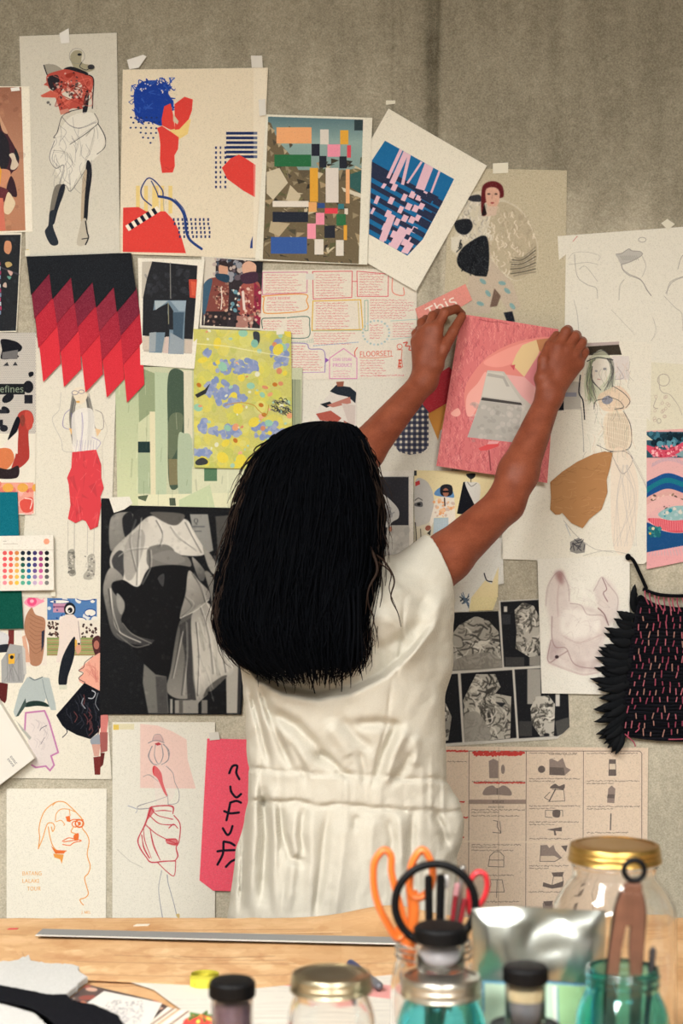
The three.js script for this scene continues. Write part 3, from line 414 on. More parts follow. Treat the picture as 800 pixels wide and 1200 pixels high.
sheet({ name: 'green_collage', category: 'collage', label: 'pale green collage of torn painted paper strips, under the marbled paper', quad: [135, 430, 354, 431, 352, 597, 138, 592], layer: 4, paper: '#bfc4a6', curl: 0.002, draw(g, r) {
  crop(g, 120, 370, 3.3333, (g) => {
    pl(g, [50, 200, 145, 200, 145, 745, 55, 740], lg(g, 0, 200, 0, 740, '#aebb9a', '#b8c29e', '#c9cfa8')); pl(g, [140, 200, 215, 230, 210, 380, 190, 480, 145, 440], '#8f9d7c'); pl(g, [140, 420, 190, 380, 190, 500, 140, 500], '#c4caa8'); rc(g, 140, 492, 50, 44, '#253838'); rc(g, 140, 535, 52, 160, '#a4b394');
    pl(g, [185, 375, 215, 375, 212, 735, 190, 735], '#d7d2b2'); pl(g, [205, 220, 258, 225, 250, 740, 210, 738], '#b3c2a4'); bl(g, [260, 228, 320, 226, 318, 330, 322, 480, 295, 560, 302, 660, 262, 660, 256, 440], '#46584a'); bl(g, [262, 400, 315, 390, 300, 500, 262, 560], '#64705a'); pl(g, [258, 560, 300, 560, 300, 660, 262, 662], '#7a7558');
    pl(g, [318, 215, 350, 215, 352, 480, 320, 460], '#d3cfb8'); bl(g, [296, 480, 320, 460, 350, 490, 350, 700, 300, 700], '#a9b89e'); rc(g, 350, 590, 260, 160, '#cdd0b2'); rc(g, 398, 596, 50, 50, '#53765a'); rc(g, 735, 250, 40, 200, '#9aa286'); ps(g, [742, 250, 742, 450], '#6f7a62', 3); ps(g, [752, 250, 750, 450], '#7c8670', 3);
    pl(g, [140, 700, 600, 690, 600, 750, 140, 745], '#d8d8b8'); pl(g, [140, 705, 180, 700, 170, 725, 142, 715], '#55624c'); pl(g, [300, 720, 420, 660, 440, 750, 300, 745], '#bccaa4'); pl(g, [262, 712, 285, 712, 288, 742, 264, 742], '#4b5546');
    for (let i = 0; i < 60; i++) ps(g, [60 + r() * 540, 230 + r() * 500, 60 + r() * 540, 230 + r() * 500].map((v, k, a) => (k === 2 ? a[0] + (r() - 0.5) * 8 : k === 3 ? a[1] + 20 + r() * 60 : v)), r() < 0.5 ? 'rgba(235,235,210,.25)' : 'rgba(90,105,80,.2)', 2 + r() * 4);
  });
} });
sheet({ name: 'paper_tab', category: 'paper', label: 'small white paper tab at the corner of the draped cloth photo', poly: [128, 583, 152, 582, 156, 590, 146, 597, 134, 601], layer: 7, paper: '#dedbd0' });
sheet({ name: 'drape_photo', category: 'photograph', label: 'large black and white photo print of a sculptural draped garment', quad: [119, 584, 300, 586, 283, 837, 117, 837], layer: 3, gloss: 1, rough: 0.6, paper: '#0e1014', grain: 0.03, curl: 0.002, draw(g, r) {
  crop(g, 100, 570, 4, (g) => { g.filter = 'blur(2px)';
    const shade = (a, ...c) => { const q = pairs(a), xs = q.map((p) => p[0]), ys = q.map((p) => p[1]); bl(g, a, lg(g, Math.min(...xs), Math.min(...ys), Math.max(...xs), Math.max(...ys), ...c)); };
    pl(g, [490, 130, 575, 130, 600, 300, 560, 320, 520, 300], '#8b8b86'); wr(g, 'Q', 508, 172, 30, '#2c2d30', 'serif'); rc(g, 500, 186, 60, 5, '#55565a'); rc(g, 510, 208, 36, 4, '#55565a');
    pl(g, [610, 140, 760, 130, 735, 700, 640, 600], '#4c4b48'); pl(g, [640, 700, 735, 740, 720, 1062, 662, 1062, 660, 880], '#a9a59b'); pl(g, [720, 700, 740, 760, 725, 1064, 712, 1064], '#2b2b2c');
    shade([120, 150, 195, 120, 240, 150, 225, 210, 180, 260, 120, 300], '#8e8c86', '#6a6964'); bl(g, [175, 150, 215, 120, 225, 190, 190, 240], '#1a1b1e'); bl(g, [230, 120, 300, 110, 290, 190, 260, 240, 225, 230], '#17181b');
    shade([130, 300, 220, 210, 300, 140, 380, 150, 470, 160, 520, 230, 558, 318, 430, 320, 380, 290, 300, 300, 300, 400, 250, 470, 180, 440, 120, 380], '#7d7b76', '#c2beb4', '#d0ccc2', '#b2aea4');
    bl(g, [125, 350, 160, 300, 190, 330, 180, 420, 160, 430], '#3c3c3d'); bl(g, [200, 250, 260, 200, 280, 260, 230, 420, 190, 430, 180, 330], '#9c9992'); bl(g, [300, 145, 460, 150, 500, 200, 480, 250, 380, 260, 320, 200], '#c8c4ba'); bl(g, [310, 120, 460, 130, 440, 175, 400, 180, 340, 150], '#55534f');
    bl(g, [288, 330, 300, 285, 370, 272, 410, 290, 430, 325, 480, 330, 495, 375, 420, 372, 340, 385, 295, 370], '#6f6d68'); bl(g, [310, 330, 400, 300, 470, 345, 400, 365], '#7d7b76');
    bl(g, [130, 460, 180, 440, 250, 470, 310, 380, 490, 380, 500, 480, 460, 600, 420, 780, 390, 880, 330, 885, 280, 830, 200, 720, 160, 620, 180, 560], '#0c0d10');
    bl(g, [340, 430, 370, 410, 365, 470], '#3b3b3c'); shade([85, 470, 120, 380, 180, 430, 130, 450, 130, 490, 185, 560, 170, 630, 220, 690, 300, 715, 325, 720, 290, 745, 190, 730, 130, 690, 100, 580], '#9b9890', '#5c5b58', '#2e2e30'); cs(g, [120, 480, 130, 600, 160, 680, 260, 730], '#bdb9b0', 5); cs(g, [175, 640, 220, 690, 310, 735], '#8a8780', 4); cs(g, [150, 690, 230, 750, 300, 740], '#6f6d68', 5); bl(g, [150, 500, 185, 545, 170, 600, 150, 560], '#8a8882');
    shade([485, 395, 530, 440, 580, 490, 580, 530, 520, 580, 445, 620, 470, 500], '#b5b1a8', '#8f8c85', '#6a6863'); shade([500, 330, 560, 395, 555, 440, 530, 430], '#9a978f', '#4a4a49'); shade([555, 280, 640, 400, 600, 410, 570, 360], '#8c8a83', '#a5a299'); shade([560, 400, 600, 430, 640, 600, 600, 590, 585, 500], '#807e78', '#5e5d59');
    shade([440, 640, 500, 600, 510, 700, 510, 980, 480, 995, 420, 990, 380, 950, 400, 860], '#4a4947', '#6b6964', '#8d8a83'); pl(g, [440, 650, 496, 615, 505, 900, 520, 1000, 480, 1000, 470, 800], '#3c3b3b');
    shade([500, 600, 570, 545, 610, 600, 650, 700, 690, 840, 685, 880, 620, 920, 540, 1005, 520, 1000, 505, 800], '#8e8b84', '#bcb8ae', '#c3bfb5', '#7d7a74'); bl(g, [575, 940, 640, 890, 660, 895, 560, 985], '#55534f'); cs(g, [570, 545, 620, 640, 680, 800, 690, 850], '#d2cec4', 5); cs(g, [445, 616, 520, 580, 580, 530], '#cfcbc1', 4);
    pl(g, [275, 830, 330, 880, 380, 890, 392, 1062, 296, 1062, 270, 920], '#6a6964'); pl(g, [330, 890, 380, 890, 388, 1062, 340, 1062], '#454443'); rc(g, 398, 995, 12, 68, '#9a978f'); rc(g, 420, 1000, 110, 63, '#8c8982'); rc(g, 440, 1000, 18, 63, '#55534f'); rc(g, 575, 960, 85, 104, '#0d0e11'); rc(g, 545, 1000, 28, 63, '#77746e');
    // cloth folds: fine dark and light lines along the drape
    for (const a of [[230, 160, 210, 260, 240, 400], [260, 150, 250, 280, 245, 460], [150, 330, 200, 300, 290, 290], [330, 160, 360, 220, 350, 280], [400, 190, 440, 240, 520, 300], [470, 165, 500, 230, 545, 310], [300, 300, 300, 380, 260, 460], [500, 410, 540, 470, 560, 540], [470, 520, 500, 560, 450, 612], [540, 570, 580, 700, 600, 880], [520, 640, 530, 800, 525, 980], [600, 620, 640, 760, 660, 870], [410, 900, 430, 800, 450, 680], [470, 640, 470, 800, 455, 980], [110, 480, 125, 600, 160, 690], [600, 330, 620, 380, 605, 420]]) { loose(g, r, a, 'rgba(35,35,36,.45)', 5, 2, 8); loose(g, r, a.map((v, i) => v + (i % 2 ? -3 : 7)), 'rgba(228,224,214,.4)', 5, 2, 8); }
    for (let i = 0; i < 46; i++) { const x = 520 + r() * 130, y = 600 + r() * 330; cs(g, [x, y, x + 8 + r() * 10, y + 40, x + 14 + r() * 20, y + 90], r() < 0.5 ? 'rgba(110,108,102,.22)' : 'rgba(220,216,206,.22)', 6); }
    speck(g, r, 500, 90, 130, 700, 1060, ['rgba(255,250,240,.04)', 'rgba(0,0,0,.07)'], 3, 10);
  });
} });
{
  const s = sheet({ name: 'fashion_drawing', category: 'drawing', label: 'pale pencil fashion drawing wearing glued red paper trousers', quad: [42, 396, 138, 398, 128, 702, 24, 700], layer: 2, paper: '#d8d4c6', curl: 0.001, draw(g, r) {
    crop(g, 0, 380, 5, (g) => {
      const k = 'rgba(110,105,105,.6)', v = 'rgba(110,100,160,.65)';
      for (let i = 0; i < 70; i++) { const s = i % 2 ? 1 : -1, x = 478 + s * (34 + r() * 30); cs(g, [x - s * 10, 400 + r() * 40, x + s * (4 + r() * 8), 540, x - s * 4 + r() * 10, 640 + r() * 90], i % 3 ? 'rgba(90,90,88,.5)' : 'rgba(150,146,136,.6)', 4); }
      bl(g, [430, 400, 450, 372, 500, 372, 515, 410, 500, 450, 470, 470, 440, 440], '#ddd2bd'); es(g, 440, 402, 18, 12, '#6f6c84', 3); es(g, 478, 396, 16, 11, '#6f6c84', 3); el(g, 458, 455, 12, 6, '#d6a85a');
      loose(g, r, [410, 500, 380, 530, 372, 600, 420, 610, 420, 520], v, 4, 2, 4); loose(g, r, [560, 500, 600, 530, 606, 610, 560, 610, 550, 540], k, 4, 2, 4); pl(g, [405, 610, 425, 612, 420, 650], '#d9b074'); pl(g, [560, 610, 595, 620, 570, 660], '#d9b890');
      bl(g, [430, 520, 540, 500, 560, 650, 590, 700, 540, 745, 440, 750, 425, 660], 'rgba(222,220,214,.85)'); loose(g, r, [480, 520, 485, 600, 470, 745], v, 3, 3, 8); for (let i = 0; i < 8; i++) ps(g, [455 + i * 16, 680, 445 + i * 17, 745], 'rgba(150,140,170,.6)', 3); loose(g, r, [540, 660, 590, 690, 570, 730], v, 3, 2, 4);
      loose(g, r, [360, 400, 350, 500, 310, 560, 360, 680, 370, 740, 430, 748], 'rgba(150,150,150,.5)', 3, 2, 5); loose(g, r, [600, 540, 630, 620, 600, 720, 610, 900], 'rgba(160,155,145,.5)', 3, 2, 4);
      crop(g, 0, 950, 1, (g) => { ps(g, [400, 200, 400, 380], k, 2); ps(g, [437, 215, 437, 400], k, 3); ps(g, [515, 215, 512, 400], k, 2); ps(g, [553, 250, 550, 410], k, 2); bl(g, [400, 380, 438, 375, 440, 470, 445, 515, 410, 522, 398, 450], '#98968c'); bl(g, [515, 410, 555, 405, 552, 530, 500, 545, 490, 520, 515, 480], '#a5a297'); speck(g, r, 40, 400, 380, 440, 515, ['#6d6b66', '#c0bcb0'], 3, 7); speck(g, r, 40, 500, 410, 552, 535, ['#7a7772', '#c6c2b6'], 3, 7); el(g, 425, 500, 16, 14, '#77746c'); });
    });
  } });
  const tc = makeCanvas(256, 256), g = tc.getContext('2d'), r = rngOf(3); rc(g, 0, 0, 256, 256, '#cb2c38'); for (let i = 0; i < 50; i++) { const x = r() * 256, y = r() * 256; pl(g, [x, y, x + 60 * (r() - 0.5), y + 70 * r(), x + 40 * (r() - 0.5), y + 90 * r()], r() < 0.5 ? 'rgba(232,70,74,.35)' : 'rgba(150,22,38,.3)'); } for (let i = 0; i < 30; i++) { const x = r() * 256, y = r() * 256; ps(g, [x, y, x + 50 * (r() - 0.5), y + 80 * r()], 'rgba(240,150,140,.4)', 1.5); }
  const tx = canvasTexture(tc, true); tx.repeat.set(8, 8);
  const crinkle = (a, col, lift) => { const m = cutout(s, 'paper_trousers', a, col, lift, 0.0009, 'crinkled red paper trousers glued on the drawing'); return m; };
  crinkle([85, 530, 113, 527, 119, 545, 119, 560, 122, 572, 118, 582, 119, 592, 115, 617, 106, 621, 101, 611, 97, 609, 89, 613, 80, 608, 83, 592, 81, 568, 79, 560, 84, 548], std(0xffffff, 0.7, { map: tx }), 0.0012);
}
sheet({ name: 'magazine_page', category: 'paper', label: 'halftone magazine page with torn black type and red hooded figures', quad: [-70, 390, 43, 390, 42, 567, -70, 567], layer: 3, paper: '#d9d5c8', draw(g, r) {
  crop(g, 0, 380, 5, (g) => {
    rc(g, -350, 50, 560, 590, '#c4c0b8'); for (let y = 50; y < 640; y += 9) for (let x = -350 + (y % 2) * 4; x < 210; x += 9) rc(g, x, y, 4.5, 4.5, '#8f8c8a');
    bl(g, [10, 90, 90, 100, 130, 130, 125, 155, 100, 170, 108, 195, 12, 205, 14, 150], '#1a1c22'); pl(g, [16, 165, 108, 150, 104, 205, 14, 205], '#6c6b6c'); pl(g, [20, 245, 45, 222, 55, 245], '#33353a'); pl(g, [76, 243, 92, 220, 106, 243], '#33353a');
    speck(g, r, 26, -340, 260, 60, 620, ['#1d1f25', '#30323a'], 8, 40); bl(g, [170, 285, 195, 280, 198, 300, 175, 310], '#1a1c22'); el(g, 168, 368, 30, 36, '#1b1d23'); rc(g, -350, 350, 498, 62, '#1c1f22'); wr(g, 'redefines', -78, 400, 52, '#8b9a86', 'sans-serif');
    rc(g, 145, 415, 48, 50, '#20222a'); rc(g, -300, 500, 340, 24, '#2a2c32'); rc(g, -260, 560, 280, 40, '#23252b'); el(g, 25, 610, 24, 20, '#24262c');
    rc(g, -350, 640, 560, 300, '#dad6c8'); bl(g, [105, 540, 140, 505, 185, 515, 200, 570, 170, 630, 175, 760, 165, 800, 120, 840, 70, 850, 95, 760, 110, 640], '#a03a34'); bl(g, [150, 510, 190, 530, 192, 600, 165, 620, 150, 580], '#b9493f'); bl(g, [115, 560, 135, 530, 150, 560, 135, 600], '#7f3c34'); bl(g, [60, 640, 100, 545, 120, 570, 90, 650, 50, 680], '#17181f'); pl(g, [40, 690, 108, 625, 106, 760, 75, 752, 15, 720], '#dcd4ca'); bl(g, [-20, 740, 60, 730, 85, 790, 40, 850, -30, 840], '#c9764c'); bl(g, [-30, 840, 50, 850, 110, 830, 100, 900, -30, 898], '#2a2226'); bl(g, [-200, 560, -120, 540, -80, 700, -120, 880, -220, 880], '#8c2f30');
  });
} });
sheet({ name: 'flower_card', category: 'card', label: 'small card printed with pink and orange blooms, above the teal cloth', quad: [-70, 564, 42, 564, 42, 603, -70, 604], layer: 4, paper: '#dcd6c8', draw(g, r) {
  crop(g, 0, 380, 5, (g) => { rc(g, -340, 928, 540, 180, '#dd9a8c'); speck(g, r, 50, -330, 935, 195, 1100, ['#e3a9a4', '#d67a6c', '#e8b8b0', '#cf5e56'], 8, 26); for (let i = -4; i < 3; i++) el(g, 50 + i * 86, 958, 32, 26, '#dba24e'); bl(g, [120, 1040, 190, 1015, 195, 1090, 140, 1100], '#cf5148'); cs(g, [150, 1020, 190, 1030, 180, 1080], '#f0cfc8', 6); });
} });
{
  const felt = (base, seed) => { const r = rngOf(seed); return dataTexture(128, () => { const v = (r() - 0.5) * 34; return base.map((c) => c + v); }); };
  const fb = (q, z) => { const [a, b, c, d] = pairs(q); const sh = new THREE.Shape([a, b, c, d].map(([x, y]) => new THREE.Vector2(wx(x), wy(y)))); const g = new THREE.ExtrudeGeometry(sh, { depth: 0.002, bevelEnabled: true, bevelSize: 0.0006, bevelThickness: 0.0006, bevelSegments: 2 }); g.translate(0, 0, z); g.attributes.uv.array.forEach((v, i, A) => (A[i] = v * 14)); return g; };
  tag(mesh('felt_swatch', fb([-60, 578, 21, 577, 24, 660, -60, 660], 0.0055), cloth_(felt([18, 104, 122], 8))), 'teal blue felt swatch behind the colour chart', 'fabric');
  tag(mesh('felt_swatch', fb([-60, 661, 24, 661, 28, 736, -60, 738], 0.0055), cloth_(felt([16, 78, 66], 9))), 'dark green felt swatch under the colour chart', 'fabric');
}
{
  const c = sheet({ name: 'colour_chart', category: 'colour chart', label: 'white colour chart card with rows of coloured dots', quad: [1, 628, 64, 627, 65, 691, 2, 692], layer: 8, lift: 0.004, thick: 0.004, curl: 0.0012, paper: '#e2ded4', scale: 6, draw(g, r) {
    crop(g, 0, 570, 5, (g) => {
      rc(g, 5, 368, 320, 5, '#c9c3b6'); rc(g, 28, 318, 20, 4, '#a8a49a'); rc(g, 28, 334, 86, 4, '#bdb8ac'); el(g, 281, 322, 17, 17, '#e39a7c');
      const cols = [['#d95a5c', '#db5a50', '#c98046', '#1d2733', '#1b2236', '#3b3566', '#7d3a66', '#1b1d22'], ['#d9525a', '#d9584e', '#cf8e50', '#223a3a', '#1f2f52', '#443a72', '#93406e', '#1d1f24'], ['#e05c62', '#df6458', '#d9a45a', '#26594c', '#22487a', '#50437c', '#a84a80', '#2b2c30'], ['#e06068', '#e07a5a', '#dcae58', '#31806a', '#2468a0', '#6a5490', '#c05a94', '#3f4044'], ['#e66a70', '#e38a58', '#e2b756', '#45957c', '#2a82a8', '#8a76a8', '#d286b0', '#5c5c5e'], ['#e28a98', '#e49a5e', '#e6c04c', '#58a88e', '#4ba49c', '#bba6c4', '#e0a6c4', '#7a7a78']];
      cols.forEach((row, j) => row.forEach((k, i) => el(g, 38 + i * 35, 389 + j * 34.8, 12.5, 12.5, k)));
    });
  } });
}
sheet({ name: 'collage_page', category: 'collage', label: 'collage page with pink eye, cut-out clothes and flared black skirt figure', quad: [-40, 691, 118, 690, 131, 913, -40, 911], layer: 1, paper: '#ded9ca', draw(g, r) {
  crop(g, 0, 680, 5, (g) => {
    rc(g, 138, 60, 136, 440, '#dcd3c8');
    bl(g, [145, 125, 185, 92, 235, 110, 262, 122, 230, 140, 190, 160, 155, 145], '#e58fa6'); el(g, 188, 124, 28, 26, '#e0507e'); el(g, 188, 122, 12, 10, '#f0a8b8'); cs(g, [240, 122, 262, 105], '#e58fa6', 4);
    bl(g, [150, 220, 185, 160, 210, 200, 262, 225, 265, 300, 245, 480, 180, 490, 170, 380, 145, 300], '#a5785e'); for (let i = 0; i < 9; i++) cs(g, [160 + r() * 20, 200 + i * 24, 210, 220 + i * 26, 255, 240 + i * 20], 'rgba(120,80,62,.5)', 4); pl(g, [130, 330, 150, 320, 180, 480, 150, 480], '#cda088'); pl(g, [245, 300, 262, 290, 258, 380, 244, 420], '#2e3140');
    rc(g, 278, 76, 295, 366, '#d9d6cc'); rc(g, 278, 90, 290, 250, '#4f77ab'); speck(g, r, 26, 285, 95, 565, 330, ['#dcdad2', '#cfd3d4'], 8, 26); for (const [x, y, a, b] of [[350, 125, 60, 12], [500, 105, 50, 14], [530, 190, 34, 22], [470, 235, 36, 18], [510, 280, 30, 16], [310, 245, 26, 14]]) { el(g, x, y, a, b, '#dedcd2'); es(g, x, y, a, b, '#23458a', 5); } rc(g, 312, 136, 80, 52, '#b98aa0'); rc(g, 312, 150, 70, 10, '#8c5a78'); speck(g, r, 22, 285, 100, 560, 330, ['#22407e'], 3, 8);
    rc(g, 276, 232, 296, 110, '#d8d2c4'); speck(g, r, 34, 282, 240, 345, 335, ['#3a2a28', '#5c3f36'], 4, 9); speck(g, r, 26, 478, 260, 570, 335, ['#3a2a28', '#4b3430'], 4, 9); rc(g, 276, 335, 296, 106, '#8d9560'); for (let i = 0; i < 12; i++) rc(g, 276 + (i % 3) * 4, 340 + i * 8.5, 290, 4, ['#6f8a4e', '#b98a70', '#9aa468', '#a86f5c'][i % 4]);
    el(g, 410, 170, 34, 40, '#1d2027'); el(g, 410, 172, 25, 26, '#ddd8d0'); el(g, 412, 175, 14, 16, '#1b1d24'); el(g, 406, 180, 4, 4, '#ddd');
    pl(g, [385, 200, 430, 200, 466, 235, 476, 370, 450, 430, 440, 330, 420, 360, 370, 480, 330, 480, 346, 380, 350, 235], '#dacdc4'); loose(g, r, [460, 240, 470, 330, 474, 370], '#33353c', 4, 1, 2); bl(g, [380, 420, 438, 330, 436, 440, 400, 560, 388, 612, 345, 608, 352, 510], '#1c2027'); pl(g, [440, 345, 452, 350, 456, 400, 440, 410], '#d6a64e'); bl(g, [442, 395, 470, 375, 476, 410, 456, 432], '#c9957e'); rc(g, 348, 612, 45, 26, '#c6c8b6'); el(g, 463, 372, 8, 6, '#20242c');
    bl(g, [540, 360, 565, 325, 590, 340, 590, 440, 560, 440], '#4a2a2c'); el(g, 566, 378, 16, 26, '#a86a5c'); bl(g, [520, 470, 555, 442, 600, 440, 600, 650, 560, 640, 465, 590, 490, 540, 465, 525], '#dca18e'); cs(g, [545, 445, 500, 480, 490, 510, 462, 528, 488, 545, 462, 575, 500, 598], '#4a3a3c', 4); for (let i = 0; i < 9; i++) cs(g, [500 + r() * 60, 470 + r() * 100, 530 + r() * 40, 500 + r() * 90, 560 + r() * 20, 520 + r() * 90], 'rgba(190,110,100,.4)', 5);
    pl(g, [495, 600, 580, 645, 640, 660, 620, 800, 575, 890, 530, 930, 450, 905, 385, 870, 365, 850, 330, 790], '#14161c'); for (let i = 0; i < 26; i++) { const x = 380 + r() * 220, y = 650 + r() * 230; cs(g, [x, y, x + 20 * r(), y + 30, x + 40 * (r() - 0.4), y + 60], i % 3 ? '#2a2c36' : '#5a3436', 5); } cs(g, [540, 645, 560, 660, 545, 690, 520, 690], '#a9acb4', 6); cs(g, [490, 690, 480, 720, 500, 750], '#8d9098', 5); cs(g, [575, 660, 560, 720, 580, 760], '#7c8088', 4);
    bl(g, [530, 935, 580, 900, 586, 960, 550, 975], '#8f97a0'); pl(g, [538, 960, 590, 960, 580, 1030, 552, 1030], '#c79a8c'); pl(g, [590, 790, 640, 780, 625, 900, 590, 900], '#c97a74'); pl(g, [585, 890, 632, 890, 630, 1000, 590, 1010], '#9c5a56'); pl(g, [548, 1035, 592, 1030, 588, 1138, 556, 1138], '#6f2e2c'); pl(g, [590, 1010, 615, 1010, 605, 1080, 590, 1095], '#5c2826');
    pl(g, [50, 290, 84, 290, 82, 400, 48, 400], '#6a2e2c'); bl(g, [-20, 300, 48, 320, 44, 370, 0, 380], '#c5c6c8'); pl(g, [-20, 380, 50, 372, 50, 420, -20, 425], '#23262e'); pl(g, [58, 372, 140, 385, 150, 550, 135, 600, 10, 602, 8, 470, 40, 420], '#9c9d9c'); for (let i = 0; i < 14; i++) ps(g, [30 + r() * 90, 430, 20 + r() * 110, 590], 'rgba(120,120,124,.5)', 4); pl(g, [50, 432, 88, 428, 86, 488, 50, 490], '#d9a83e'); el(g, 70, 450, 11, 11, '#20222a'); pl(g, [130, 380, 148, 400, 156, 548, 140, 552], '#b7b6b2'); pl(g, [-10, 596, 48, 606, 40, 700, 30, 720, -10, 690], '#572323'); rc(g, 88, 285, 42, 90, '#d8d4cc');
    pl(g, [160, 568, 180, 566, 205, 580, 245, 566, 290, 572, 325, 720, 330, 760, 300, 760, 270, 690, 260, 715, 160, 712, 120, 780, 90, 800, 80, 770, 115, 640], '#a9b3b2'); cs(g, [175, 568, 205, 584, 250, 566], '#55605f', 5); bl(g, [150, 742, 160, 715, 215, 705, 270, 718, 285, 740, 220, 735], '#22332f'); pl(g, [150, 690, 156, 730, 110, 795, 95, 798], '#3f4f4c'); cs(g, [250, 580, 262, 640, 290, 740], '#7f8a8a', 4);
    bl(g, [150, 780, 262, 765, 300, 850, 342, 1005, 300, 1022, 318, 1080, 295, 1110, 262, 1090, 190, 1092, 170, 960, 148, 860], '#d5ccc8'); ps(g, [146, 880, 152, 776, 262, 764, 290, 830, 342, 1008, 300, 1028, 318, 1082, 294, 1114, 270, 1088, 212, 1096, 188, 1082], '#b877a4', 10); for (let i = 0; i < 14; i++) { const x = 170 + r() * 110, y = 800 + r() * 200; cs(g, [x, y, x + 20, y + 20, x + 10, y + 50], 'rgba(150,140,150,.35)', 3); } cs(g, [235, 880, 245, 865, 275, 850], '#6a6470', 4); cs(g, [240, 960, 262, 920], '#6a6470', 3);
    pl(g, [95, 820, 185, 920, 175, 935, 130, 880], '#a5a69e');
  });
} });
{
  const t = thing('canvas_board', 'thick white printed board hung at a slant beside the collage page', 'board', [wx(43), wy(887), 0.004]);
  const ang = Math.atan2(69, -43), L = 0.24, Wd = 0.2;          // up along one side, down-left along the other
  const e1 = new THREE.Vector2(-43, 69).normalize(), e2 = new THREE.Vector2(-43, -33).normalize();
  const sh = (i) => new THREE.Shape([[i, i], [L - i, i], [L - i, Wd - i], [i, Wd - i]].map(([a, b]) => new THREE.Vector2(e1.x * a + e2.x * b, e1.y * a + e2.y * b)));
  mesh('panel', new THREE.ExtrudeGeometry(sh(0.001), { depth: 0.018, bevelEnabled: true, bevelSize: 0.001, bevelThickness: 0.001, bevelSegments: 2 }), std('#e2ded4', 0.75), t);
  const cv = makeCanvas(400, 400), g = cv.getContext('2d'); rc(g, 0, 0, 400, 400, '#e4e0d6');
  const X = (x, y) => [x, y]; crop(g, 400, 0, 1, (g) => { });
  // print on the board: lower coloured band and small lettering by its corner
  const geo = new THREE.ShapeGeometry(new THREE.Shape([[0.028, 0.078], [0.2, 0.078], [0.2, 0.19], [0.028, 0.19]].map(([a, b]) => new THREE.Vector2(e1.x * a + e2.x * b, e1.y * a + e2.y * b)))).translate(0, 0, 0.0196);
  mesh('printed_picture', geo, std('#a8bcc4', 0.6), t);
  mesh('printed_shape', new THREE.ShapeGeometry(new THREE.Shape([[0.052, 0.078], [0.12, 0.078], [0.11, 0.12], [0.06, 0.1]].map(([a, b]) => new THREE.Vector2(e1.x * a + e2.x * b, e1.y * a + e2.y * b)))).translate(0, 0, 0.0200), std('#2b3440', 0.6), t);
  mesh('printed_shape', new THREE.ShapeGeometry(new THREE.Shape([[0.068, 0.078], [0.14, 0.078], [0.13, 0.09], [0.08, 0.088]].map(([a, b]) => new THREE.Vector2(e1.x * a + e2.x * b, e1.y * a + e2.y * b)))).translate(0, 0, 0.0203), std('#c98a54', 0.6), t);
  const lc = makeCanvas(200, 100), h = lc.getContext('2d'); rc(h, 0, 0, 200, 100, '#e2ded4'); wr(h, 'RWWE', 20, 45, 44, '#55555a'); wr(h, 'BMWB', 24, 88, 42, '#55555a');
  const lab = new THREE.PlaneGeometry(0.030, 0.015); lab.rotateZ(Math.atan2(-(33), -43) + Math.PI + Math.PI / 2 - Math.PI);
  const m = mesh('lettering', lab, std(0xffffff, 0.75, { map: canvasTexture(lc) }), t); m.position.set(wx(18) - wx(43), wy(891) - wy(887), 0.0196);
}
sheet({ name: 'line_drawing', category: 'drawing', label: 'orange line drawing of a face in profile with orange handwriting', quad: [8, 924, 125, 924, 124, 1125, 8, 1125], layer: 1, paper: '#e6e2d4', curl: 0.001, draw(g, r) {
  crop(g, 0, 830, 4.6125, (g) => {
    const o = '#e29a4c', d = '#df6e36';
    cs(g, [208, 758, 215, 700, 212, 650, 225, 590, 250, 545, 300, 508, 345, 505, 380, 530, 420, 570, 448, 605, 445, 645, 470, 680, 482, 720, 472, 790, 488, 850, 478, 890, 458, 915, 468, 960, 478, 1000, 462, 1022, 434, 1032, 440, 1050, 452, 1062], o, 5);
    cs(g, [208, 758, 232, 700, 250, 640, 262, 620, 285, 620, 296, 640, 286, 665, 278, 640], o, 5); cs(g, [262, 640, 270, 690, 285, 740, 310, 768, 360, 770], o, 5); cs(g, [300, 610, 305, 570, 330, 545, 370, 545, 410, 560], o, 4); cs(g, [375, 545, 380, 580], o, 4); cs(g, [300, 508, 285, 525], o, 4);
    cs(g, [305, 612, 330, 605, 350, 625, 345, 632], o, 4); pl(g, [355, 585, 378, 580, 382, 615, 362, 610], d); es(g, 430, 622, 22, 20, d, 8); es(g, 408, 625, 18, 16, d, 5); cs(g, [375, 610, 400, 600, 450, 602], d, 5); el(g, 430, 622, 8, 10, d);
    cs(g, [398, 640, 385, 665, 402, 675, 420, 680], o, 5); cs(g, [338, 718, 370, 700, 400, 705, 440, 715, 400, 725, 378, 740, 340, 735], d, 5); cs(g, [345, 722, 380, 716, 415, 712], d, 5); bl(g, [400, 685, 425, 675, 422, 712, 402, 710], d);
    pl(g, [275, 740, 300, 765, 360, 768, 345, 785, 300, 785], d); pl(g, [288, 785, 345, 790, 335, 840, 325, 815, 295, 805], o);
    wr(g, 'BATANG', 120, 902, 30, '#dca050', 'sans-serif', 0, 0.95); wr(g, 'LALAKI', 120, 942, 30, '#dca050', 'sans-serif', 0, 1.0); wr(g, 'TOUR', 148, 984, 30, '#dca050', 'sans-serif', 0, 0.95); wr(g, 'J. MEL', 442, 1108, 18, '#d99038', 'sans-serif');
  });
} });
